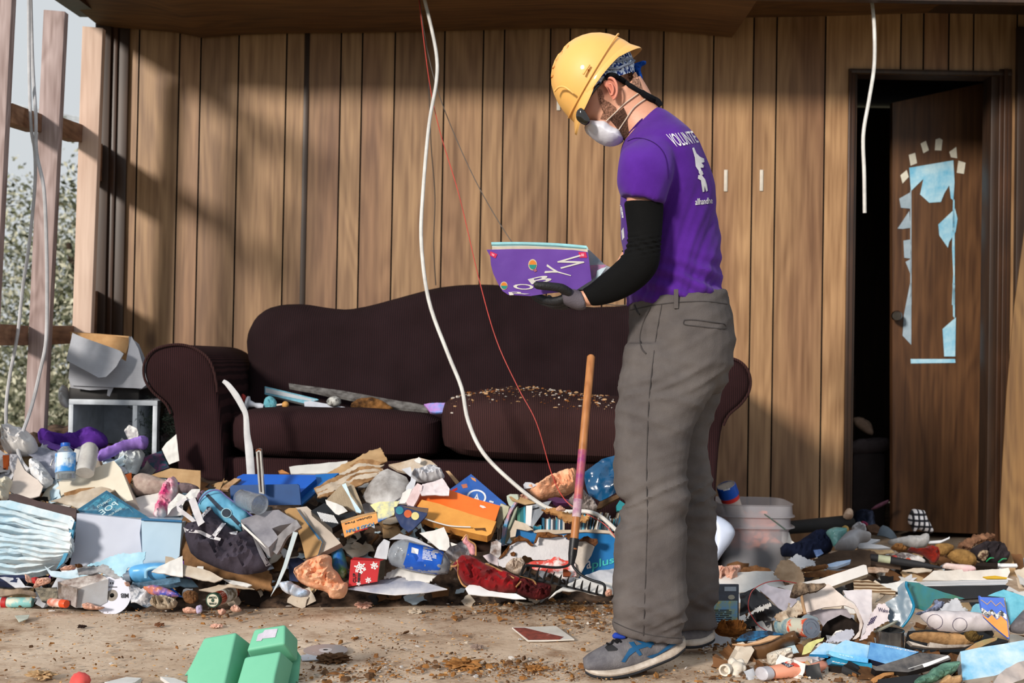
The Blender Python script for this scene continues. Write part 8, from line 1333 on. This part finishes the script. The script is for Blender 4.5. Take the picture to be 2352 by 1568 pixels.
# rim flange, visor, raised line, vents
def flange(name, lo_, hi_, fo, fu, fr, mat, th=.006):
    top = []; m = 60
    for j in range(m + 1):
        a = lo_ + (hi_ - lo_) * j / m; c, s = math.cos(a), math.sin(a); t = j / m
        e0 = hp2(c * .1275, edge_u(a) + .008, s * .107); w = fo(t); dr = fu(t); e1 = hp2(c * (.1275 + w), edge_u(a) + .004 - dr, s * (.107 + w * .7)); top.append((e0, e1))
    v = [p for pr in top for p in pr]; K = len(v); v += [p - uU * th for p in v]; f = []
    for j in range(m): a = 2 * j; f += [(a, a + 1, a + 3, a + 2), (a + K + 2, a + K + 3, a + K + 1, a + K), (a + 1, a + 1 + K, a + 3 + K, a + 3), (a, a + 2, a + 2 + K, a + K)]
    return link(name, v, f, mat, hat)
flange('visor', -1.25, 1.25, lambda t: .024 * math.sin(math.pi * t) ** .8, lambda t: .018 * math.sin(math.pi * t) ** .4, None, yel); flange('rear_rim', 1.9, 4.38, lambda t: .010 * math.sin(math.pi * t), lambda t: .022 * math.sin(math.pi * t), None, yel); flange('side_rim', .9, 2.1, lambda t: .004, lambda t: .004, None, yel)
rib = [hp2(math.cos(a) * .129, .016 + .034 * (1 - math.cos(a)) / 2, abs(math.sin(a)) * .1085) for a in [x / 20 * math.pi for x in range(0, 21)]]; tube('rib_line', rib, .0022, yel, hat, 8, 3)
tube('front_ridge', [P(*q('h', [p_])[0], DM - o_) for p_, o_ in (((330, 715), .06), ((375, 672), .075), ((430, 670), .088), ((480, 700), .095), ((525, 735), .095))], .0028, yel, hat)
for x, y in ((460, 250), (398, 312), (352, 382), (318, 465), (302, 560)): dpoly([sh_], q('h', [(x - 14, y + 8), (x + 18, y - 14), (x + 12, y + 8), (x - 6, y + 26)]), yed, hat, 'vent', off=.0012, cell=3)
tube('clip', [P(*q('h', [p_])[0], DM - .112) for p_ in ((625, 540), (650, 500), (690, 440))], .003, yel, hat)
for x, y in ((680, 497),): dpoly([sh_], [(1200 + (x + 10 * math.cos(a)) / 4.48, 50 + (y + 10 * math.sin(a)) / 4.48) for a in range(6)], yed, hat, 'rivet', off=.004, cell=2)
# mask
mk = empty('dust_mask', hd(.09, -.04)); mk.parent = person; mk.location = WO['dust_mask'] - WO['person']; mkm = M((222, 222, 230), .7, (206, 206, 216), 7, .2, 60)
puff('mask_cup', q('h', [(636, 1075), (680, 1012), (760, 1020), (830, 1012), (870, 1030), (920, 1080), (1000, 1110), (1048, 1225), (1000, 1262), (920, 1285), (850, 1275), (770, 1235), (700, 1180), (645, 1130)]), mkm, d=DM - .0, tilt=0, th=.062, amp=.0015, freq=18, parent=mk, cell=.005, R=.045, bk=1)
mst = M((216, 196, 176), .8)
onhead(q('h', [(862, 1022), (960, 930), (1060, 835), (1190, 738)]), .004, .0018, 'mask_strap', mst, mk); onhead(q('h', [(992, 1112), (1060, 1010), (1150, 880), (1270, 790)]), .004, .0018, 'mask_strap', mst, mk)
# T-shirt
shs = [(1436, 322, 1508, 246, .062, 0), (1430, 338, 1538, 266, .115, 0), (1427, 362, 1578, 302, .175, 0), (1426, 400, 1606, 348, .195, 0), (1427, 450, 1630, 410, .195, 0), (1429, 505, 1640, 475, .185, 0), (1431, 560, 1646, 540, .175, 0), (1436, 610, 1652, 598, .172, 0), (1441, 645, 1650, 632, .17, 0), (1442, 676, 1656, 655, .172, 0), (1443, 700, 1662, 674, .17, 0)]
slv = [(1462, 326, 1540, 300, .04, .12), (1432, 345, 1548, 350, .06, .165), (1422, 380, 1545, 395, .068, .195), (1419, 420, 1535, 438, .069, .205), (1426, 447, 1527, 470, .066, .21)]
slvF = [(a, b, c, d_, e, -f) for a, b, c, d_, e, f in slv]
V_, F_, N_ = remesh([rloft(shs, 36), rloft(slv), rloft(slvF)], .0055, 4)
def shf(v, n):
    x, y, _ = px_of(v); w = .0028 * rnoise((v.x * 5, v.y * 4, v.z * 3), 2.2)
    lo = sm(560, 640, y); w += lo * .008 * math.sin((y - .35 * x) * .16 + 2.5 * noise.noise(v * 7)) * (.4 + .6 * sm(1480, 1600, x))
    # long drapes from shoulder blade to the waist
    dgn = (x - 1600) + (y - 480) * .28; w += .004 * sm(380, 520, y) * (math.sin(dgn * .11 + 1.5 * noise.noise(v * 5)) ** 3)
    w += .004 * math.exp(-((y - 612 - (1650 - x) * .12) / 9) ** 2) * sm(1540, 1640, x)
    return w
V_ = folds(V_, N_, shf); shirt = link('t_shirt', V_, F_, pu, person); 
whp = M((226, 224, 230), .8, bump=0)
dtext([shirt], 'VOLUNTE', [(1552, 338), (1606, 327), (1590, 300), (1529, 308)], whp, shirt, 'lettering', 14, .003)
dtext([shirt], 'allhandhe', [(1597, 471), (1637, 467), (1636, 453), (1597, 456)], whp, shirt, 'lettering', 10, .003)
for pts in ([(1590, 340), (1594, 338), (1600, 352), (1608, 360), (1617, 364), (1618, 372), (1611, 374), (1617, 380), (1616, 385), (1609, 385), (1612, 392), (1606, 394), (1598, 382), (1596, 362)], [(1604, 394), (1613, 392), (1616, 400), (1609, 404)], [(1604, 402), (1612, 402), (1620, 412), (1624, 425), (1626, 438), (1622, 440), (1619, 428), (1618, 440), (1614, 441), (1612, 428), (1610, 414), (1603, 410)]): dpoly([shirt], pts, whp, shirt, 'hand_print', 3, .003)
for pts in ([(1424, 470), (1430, 478), (1432, 500), (1427, 502)], [(1427, 530), (1432, 522), (1434, 545), (1429, 552)]): dpoly([shirt], pts, whp, shirt, 'front_print', 3, .003)
tube('collar', [Q(*p_[:2], p_[2]) for p_ in ((1437, 320, .0), (1446, 306, .040), (1470, 280, .062), (1496, 254, .045), (1508, 244, .0))], .004, M((62, 26, 108), .9), shirt)
onhead([(1442, 324), (1462, 317), (1490, 322), (1515, 338), (1530, 365), (1535, 410)], .001, .0014, 'shoulder_seam', M((54, 22, 96), .9), shirt, 6, 1, [shirt])
# black arm sleeves
asN = [(1433, 462, 1524, 468, .0545, .205), (1438, 500, 1522, 506, .053, .208), (1442, 545, 1518, 555, .050, .212), (1434, 580, 1512, 612, .051, .216), (1408, 608, 1484, 652, .047, .213), (1380, 632, 1436, 684, .040, .205), (1352, 655, 1386, 700, .031, .195), (1336, 664, 1356, 702, .029, .19)]
def asf(v, n): x, y, _ = px_of(v); return .0022 * math.exp(-((y - 562) / 26) ** 2) * math.sin(y * .55 + x * .1)
for sc_, sg in ((asN, 1), ([(a, b + 2, c - 4, d_ + 2, e, f) for (a, b, c, d_, _, f), e in zip(armF[2:8], (.054, .050, .049, .043, .037, .031))], -1)):
    V_, F_, N_ = remesh([rloft(sc_)], .005, 2); link('arm_sleeve', folds(V_, N_, asf), F_, blks, person)
# gloves
def glove(fingers, palm, cuff, th=.010):
    g = empty('work_glove', Q(*cuff[0][:2], cuff[0][2])); g.parent = person; g.location = WO[g.name] - WO['person']
    rl = rloft(palm, 20, sub=2); V_, F_, N_ = remesh([rl], .004, 2); link('glove_palm', V_, F_, M((98, 92, 100), .85, (76, 70, 78), 8, .35, 350), g)
    for fg_, rr in fingers:
        pp = [Q(*p_) for p_ in fg_]; tube('finger', pp, [rr * 1.05, rr * 1.1, rr * 1.0, rr * 1.02, rr * .9, rr * .45], M((28, 28, 32), .6, (18, 18, 20), 12, .4, 200), g, 12, 5)
    return g
glove([([(1308, 672, .215), (1290, 662, .225), (1268, 658, .232), (1246, 656, .235), (1232, 655, .236), (1226, 656, .236)], .0105),
       ([(1300, 682, .20), (1280, 690, .19), (1258, 690, .17), (1240, 684, .14), (1226, 676, .115), (1220, 672, .10)], .0095),
       ([(1300, 690, .19), (1276, 697, .17), (1252, 694, .145), (1236, 686, .115), (1226, 678, .09), (1222, 674, .08)], .0098),
       ([(1304, 696, .175), (1282, 702, .15), (1262, 698, .12), (1248, 690, .09), (1240, 680, .07), (1238, 676, .06)], .0093),
       ([(1308, 700, .165), (1290, 704, .135), (1276, 700, .105), (1266, 692, .08), (1262, 684, .065), (1260, 680, .055)], .0082)],
      [(1288, 670, 1294, 698, .030, .185), (1300, 664, 1308, 706, .036, .185), (1318, 662, 1326, 712, .034, .186), (1328, 666, 1338, 712, .031, .188), (1334, 668, 1347, 708, .0305, .19)], [(1330, 705, .19)])
glove([([(1345, 640, -.03), (1335, 628, .0), (1325, 622, .02), (1316, 620, .03), (1308, 620, .035), (1304, 621, .035)], .0095)] + [([(1340, 648 + 7 * i, -.03), (1326, 650 + 7 * i, -.03), (1312, 650 + 7 * i, -.025), (1300, 648 + 7 * i, -.02), (1290, 646 + 7 * i, -.01), (1286, 645 + 7 * i, 0)], .009) for i in range(4)],
      [(1326, 634, 1330, 668, .028, -.035), (1340, 630, 1346, 672, .03, -.04), (1352, 632, 1362, 670, .027, -.055)], [(1345, 660, -.04)])
# trousers
pel = [(1446, 690, 1662, 666, .170, 0), (1449, 712, 1670, 695, .178, 0), (1449, 750, 1680, 735, .186, 0), (1443, 790, 1684, 775, .19, 0), (1433, 835, 1680, 818, .19, 0), (1426, 880, 1664, 865, .18, 0), (1428, 905, 1650, 895, .12, 0)]
pN = [(1440, 790, 1670, 790, .095, .088), (1427, 880, 1640, 880, .098, .095), (1417, 950, 1606, 945, .097, .102), (1412, 1010, 1585, 1005, .094, .106), (1412, 1075, 1574, 1070, .090, .11), (1420, 1120, 1573, 1118, .087, .113), (1437, 1162, 1574, 1162, .085, .116), (1418, 1212, 1574, 1212, .086, .118), (1412, 1290, 1573, 1290, .084, .12), (1407, 1355, 1574, 1352, .083, .122), (1412, 1392, 1570, 1402, .080, .122), (1421, 1418, 1562, 1440, .072, .122), (1409, 1440, 1567, 1474, .070, .124)]
pF = [(1500, 800, 1676, 790, .095, -.088), (1490, 880, 1658, 870, .098, -.095), (1500, 950, 1638, 950, .092, -.102), (1500, 1020, 1622, 1020, .088, -.106), (1500, 1090, 1630, 1090, .086, -.11), (1505, 1180, 1637, 1180, .084, -.114), (1510, 1280, 1646, 1280, .082, -.12), (1512, 1360, 1645, 1360, .08, -.12), (1515, 1392, 1633, 1396, .074, -.12), (1512, 1436, 1640, 1434, .070, -.12)]
V_, F_, N_ = remesh([rloft(pel, 32), rloft(pN, 28, 2.4), rloft(pF, 28, 2.4)], .006, 4)
def ptf(v, n):
    x, y, d = px_of(v); w = .0025 * noise.noise(v * 14)
    A = .0034 + .009 * math.exp(-((y - 1150) / 65) ** 2) + .0095 * math.exp(-((y - 1408) / 42) ** 2) + .005 * math.exp(-((y - 880) / 70) ** 2)
    for dr, sc, ps in ((.45, 44, 3.), (-.35, 62, 11.)):
        t = (y + dr * (x - 1490) + 22 * noise.noise(v * 5 + Vector((ps, 0, 0)))) / sc; w += A * (1 - 2.4 * abs(noise.noise(Vector((t * 1.5, x / 210, ps + v.y * 3))))) * .62
    return w + .0016 * math.exp(-((x - 1487) / 5) ** 2) * (y > 720)
V_ = folds(V_, N_, ptf); pants = link('trousers', V_, F_, khaki, person); seam = M((70, 66, 66), .9)
def tr(pts, r, nm='seam', m=seam, o_=.0005): return onhead(pts, o_, r, nm, m, pants, 6, 1, [pants])
tr([(1448, 712), (1500, 701), (1560, 694), (1620, 692), (1670, 698)], .0016, 'waistband_seam'); tr([(1520, 700), (1506, 780), (1492, 900), (1487, 1000), (1485, 1100), (1487, 1180), (1484, 1290), (1480, 1400), (1478, 1460)], .0013)
tr([(1495, 706), (1478, 740), (1470, 775), (1474, 800), (1484, 812)], .0022, 'pocket_edge'); tr([(1572, 735), (1600, 735), (1664, 744)], .002, 'pocket_welt'); tr([(1572, 735), (1572, 745), (1600, 749), (1664, 755), (1664, 744)], .0016, 'pocket_welt')
for x in (1553, 1655): slab('belt_loop', [(x - 5, 664 + (x > 1600) * 6), (x + 5, 664 + (x > 1600) * 6), (x + 5, 708), (x - 5, 708)], khaki, d=DM - (.182 if x < 1600 else .12), tilt=0, th=.004, parent=pants)
tr([(1458, 700), (1462, 712), (1470, 722)], .003, 'front_button'); tr([(1410, 1428), (1440, 1442), (1480, 1455), (1520, 1462), (1566, 1466)], .0012, 'hem_seam')
# shoes: sections run from toe to heel; (top x,y, bottom x,y, half width, offset)
def shoe(secs, sole, offz, lab):
    s_ = empty('running_shoe', Q(*secs[2][2:4], offz)); s_.parent = person; s_.location = WO[s_.name] - WO['person']
    rings = []
    for a in spline([Vector((x1, y1, w)) for x1, y1, x2, y2, w, o in secs], 4): rings.append(a)
    B = spline([Vector((x2, y2, o)) for x1, y1, x2, y2, w, o in secs], 4); R2 = []
    for a, b in zip(rings, B):
        p, r_ = Q(a.x, a.y, b.z), Q(b.x, b.y, b.z); c = (p + r_) / 2; h = (p - r_) / 2; rg_ = []
        for j in range(24):
            t = 2 * math.pi * j / 24; cs, sn = math.cos(t), math.sin(t); wd_ = a.z * (1.0 if cs < 0 else 1 - .35 * cs)
            kk = (abs(cs) ** 2.6 + abs(sn) ** 2.6) ** (-1 / 2.6); rg_.append(c + h * cs * kk - FW * (sn * kk * wd_))
        R2.append(rg_)
    up = loft('shoe_upper', R2, M((112, 110, 114), .8, (84, 82, 88), 30, .4, 300), s_, 24)
    pts = []
    m1 = spline([Vector((x, y, o)) for x, y, w, o, t in sole], 4); m2 = spline([Vector((w, t, 0)) for x, y, w, o, t in sole], 4); R3 = []
    for a, b in zip(m1, m2):
        c = Q(a.x, a.y, a.z); hh_ = b.y / 2
        R3.append([c + UP * (hh_ * max(-1, min(1, 1.35 * math.sin(2 * math.pi * j / 20)))) - FW * (b.x * math.cos(2 * math.pi * j / 20)) for j in range(20)])
    loft('midsole', R3, M((206, 196, 186), .7, (160, 146, 132), 20, .3), s_, 20)
    R4 = [[p - UP * .010 for p in r_] for r_ in R3]; lo2 = []
    for r_, b in zip(R4, m2): c = sum(r_, Vector()) / 20; lo2.append([c + UP * ((p - c).dot(UP) * .55) + (-FW) * ((p - c).dot(-FW) * .97) for p in r_])
    loft('outsole', lo2, M((34, 36, 44), .8, (24, 26, 30), 20), s_, 20); return s_, up
upN = [(1339, 1512, 1341, 1532, .018, .14), (1352, 1502, 1350, 1536, .036, .145), (1375, 1489, 1375, 1538, .044, .145), (1400, 1476, 1405, 1537, .046, .14), (1425, 1462, 1440, 1532, .044, .132), (1450, 1452, 1475, 1522, .042, .122), (1490, 1452, 1515, 1508, .038, .11), (1530, 1450, 1552, 1494, .033, .10), (1556, 1450, 1570, 1484, .022, .095)]
slN = [(1344, 1530, .022, .14, .018), (1362, 1535, .042, .142, .020), (1400, 1537, .050, .14, .021), (1450, 1529, .046, .13, .022), (1500, 1511, .041, .115, .026), (1545, 1491, .038, .10, .034), (1572, 1475, .022, .095, .030)]
sN, uN = shoe(upN, slN, .12, 'near'); bl = M((20, 90, 140), .6, bump=.1)
C3 = lambda pts: [(1300 + x / 3.026, 1050 + y / 3.026) for x, y in pts]
for pts in ([(385, 1420), (440, 1330), (480, 1310), (600, 1275), (615, 1300), (500, 1335), (440, 1380), (410, 1425)], [(435, 1285), (470, 1280), (530, 1370), (510, 1380)], [(480, 1270), (540, 1280), (600, 1310), (585, 1325)], [(560, 1385), (640, 1360), (730, 1290), (800, 1255), (815, 1270), (700, 1340), (600, 1400)]): dpoly([uN], C3(pts), bl, sN, 'stripe', 4, .003)
tube('shoe_lace', [Q(*C3([p_])[0], .155) for p_ in ((280, 1290), (310, 1300), (330, 1270), (360, 1290), (350, 1260), (385, 1285))], .0028, M((26, 26, 30), .9), sN, 8)
puff('shoe_tongue', C3([(318, 1235), (345, 1212), (420, 1245), (410, 1262), (330, 1262)]), M((20, 60, 170), .8), d=DM - .15, th=.008, amp=.002, tilt=30, parent=sN); dpoly([uN], C3([(270, 1320), (300, 1285), (360, 1330), (350, 1342), (290, 1345)]), M((30, 30, 34), .8), sN, 'lace_opening', 4, .003)
upF = [(1535, 1448, 1538, 1470, .030, -.10), (1560, 1430, 1562, 1474, .040, -.11), (1590, 1425, 1592, 1474, .040, -.12), (1615, 1425, 1618, 1470, .036, -.125), (1632, 1432, 1637, 1464, .022, -.13)]
slF = [(1530, 1466, .030, -.10, .020), (1560, 1469, .044, -.11, .026), (1600, 1468, .043, -.12, .028), (1628, 1460, .036, -.128, .030), (1640, 1456, .018, -.13, .024)]
sF, uF2 = shoe(upF, slF, -.12, 'far'); 
# ---------------------------------------------------------------- folder held in the hands
fo = empty('folder', P(1240, 680, DM - .2)); tag(fo, 'water-warped purple folder with white name letters held open by the person', 'folder'); fc = M((104, 64, 160), .5, (84, 48, 138), 5, .1, 30, c3=(126, 92, 180), contrast=.7)
C2 = lambda pts: [(1090 + x / 3.733, 380 + y / 3.733) for x, y in pts]
fcv = slab('front_cover', C2([(103, 722), (320, 716), (640, 716), (850, 724), (972, 742), (985, 840), (1003, 985), (960, 1010), (860, 1075), (640, 1095), (480, 1118), (290, 1108), (240, 1075), (200, 1010), (160, 925), (140, 850), (135, 780)]), fc, d=DM - .205, tilt=-8, th=.004, amp=.0035, freq=6, cell=.012, parent=fo)
slab('page_block', C2([(142, 662), (400, 658), (700, 668), (950, 690), (972, 700), (975, 745), (900, 900), (300, 900), (160, 730)]), M((216, 212, 200), .8, (150, 200, 206), 5, .1), d=DM - .165, tilt=-8, th=.022, amp=.002, cell=.015, parent=fo); tube('wet_page_edge', [P(x, y, DM - .19) for x, y in C2([(145, 672), (400, 670), (700, 680), (960, 702)])], .0045, M((150, 208, 216), .7), fo)
slab('front_page', C2([(150, 695), (500, 692), (968, 718), (970, 745), (850, 728), (500, 716), (150, 722)]), M((214, 200, 178), .8), d=DM - .2, tilt=-8, th=.002, parent=fo)
slab('back_cover', C2([(160, 680), (960, 700), (1120, 855), (1180, 880), (1150, 1000), (1000, 1060), (300, 1090), (200, 980)]), M((206, 196, 200), .7, (120, 160, 190), 6), d=DM - .11, tilt=-14, th=.006, amp=.003, parent=fo)
slab('inner_page', C2([(985, 855), (1060, 850), (1130, 850), (1110, 880), (1080, 900), (1030, 960), (1000, 975)]), M((206, 120, 150), .6, (70, 90, 130), 12), d=DM - .17, tilt=0, th=.003, parent=fo); slab('inner_page', C2([(1050, 900), (1090, 880), (1130, 870), (1080, 940), (1040, 970)]), pb, d=DM - .175, tilt=0, th=.003, parent=fo)
wl = M((222, 218, 214), .6, bump=0)
def letter(ch, bl_, br_, tr_, tl_): dtext([fcv], ch, C2([bl_, br_, tr_, tl_]), wl, fcv, 'name_letter', 4, .002)
letter('N', (742, 885), (708, 822), (905, 765), (942, 832)); letter('Y', (825, 962), (828, 925), (622, 845), (598, 922))
letter('B', (490, 1018), (668, 990), (640, 930), (455, 975)); letter('O', (370, 1068), (525, 1058), (480, 1012), (305, 1020)); letter('R', (300, 1112), (475, 1100), (420, 1078), (290, 1085))
pk_ = M((214, 40, 90), .5, bump=0); pkl = M((240, 150, 170), .5, bump=0)
for a, b in (([(135, 735), (195, 760), (180, 795), (130, 770)], [(145, 750), (172, 762), (168, 778), (148, 770)]), ([(890, 742), (955, 742), (965, 790), (902, 790)], [(912, 755), (938, 755), (940, 778), (915, 778)])): dpoly([fcv], C2(a), pk_, fcv, 'corner_sticker', 4, .0015); dpoly([fcv], C2(b), pkl, fcv, 'sticker_square', 3, .0025)
for (cx, cy, rx, ry, an) in ((498, 850, 36, 46, 0), (252, 1030, 30, 34, .4)):
    el = lambda k, y0=0, y1=1: [(cx + rx * k * math.cos(t / 16 * 6.283), cy + ry * k * math.sin(t / 16 * 6.283)) for t in range(16)]
    dpoly([fcv], C2(el(1.05)), M((206, 190, 160), .5, bump=0), fcv, 'egg_sticker', 3, .0012); dpoly([fcv], C2(el(.85)), M((222, 130, 40), .5, bump=0), fcv, 'egg_top', 3, .0020); dpoly([fcv], C2([p_ for p_ in el(.85) if p_[1] >= cy - 2]), M((20, 140, 130), .5, bump=0), fcv, 'egg_bottom', 3, .0028)
dpoly([fcv], C2([(500, 890), (528, 885), (535, 905), (515, 912)]), M((160, 90, 110), .5), fcv, 'sticker_tail', 3, .002)
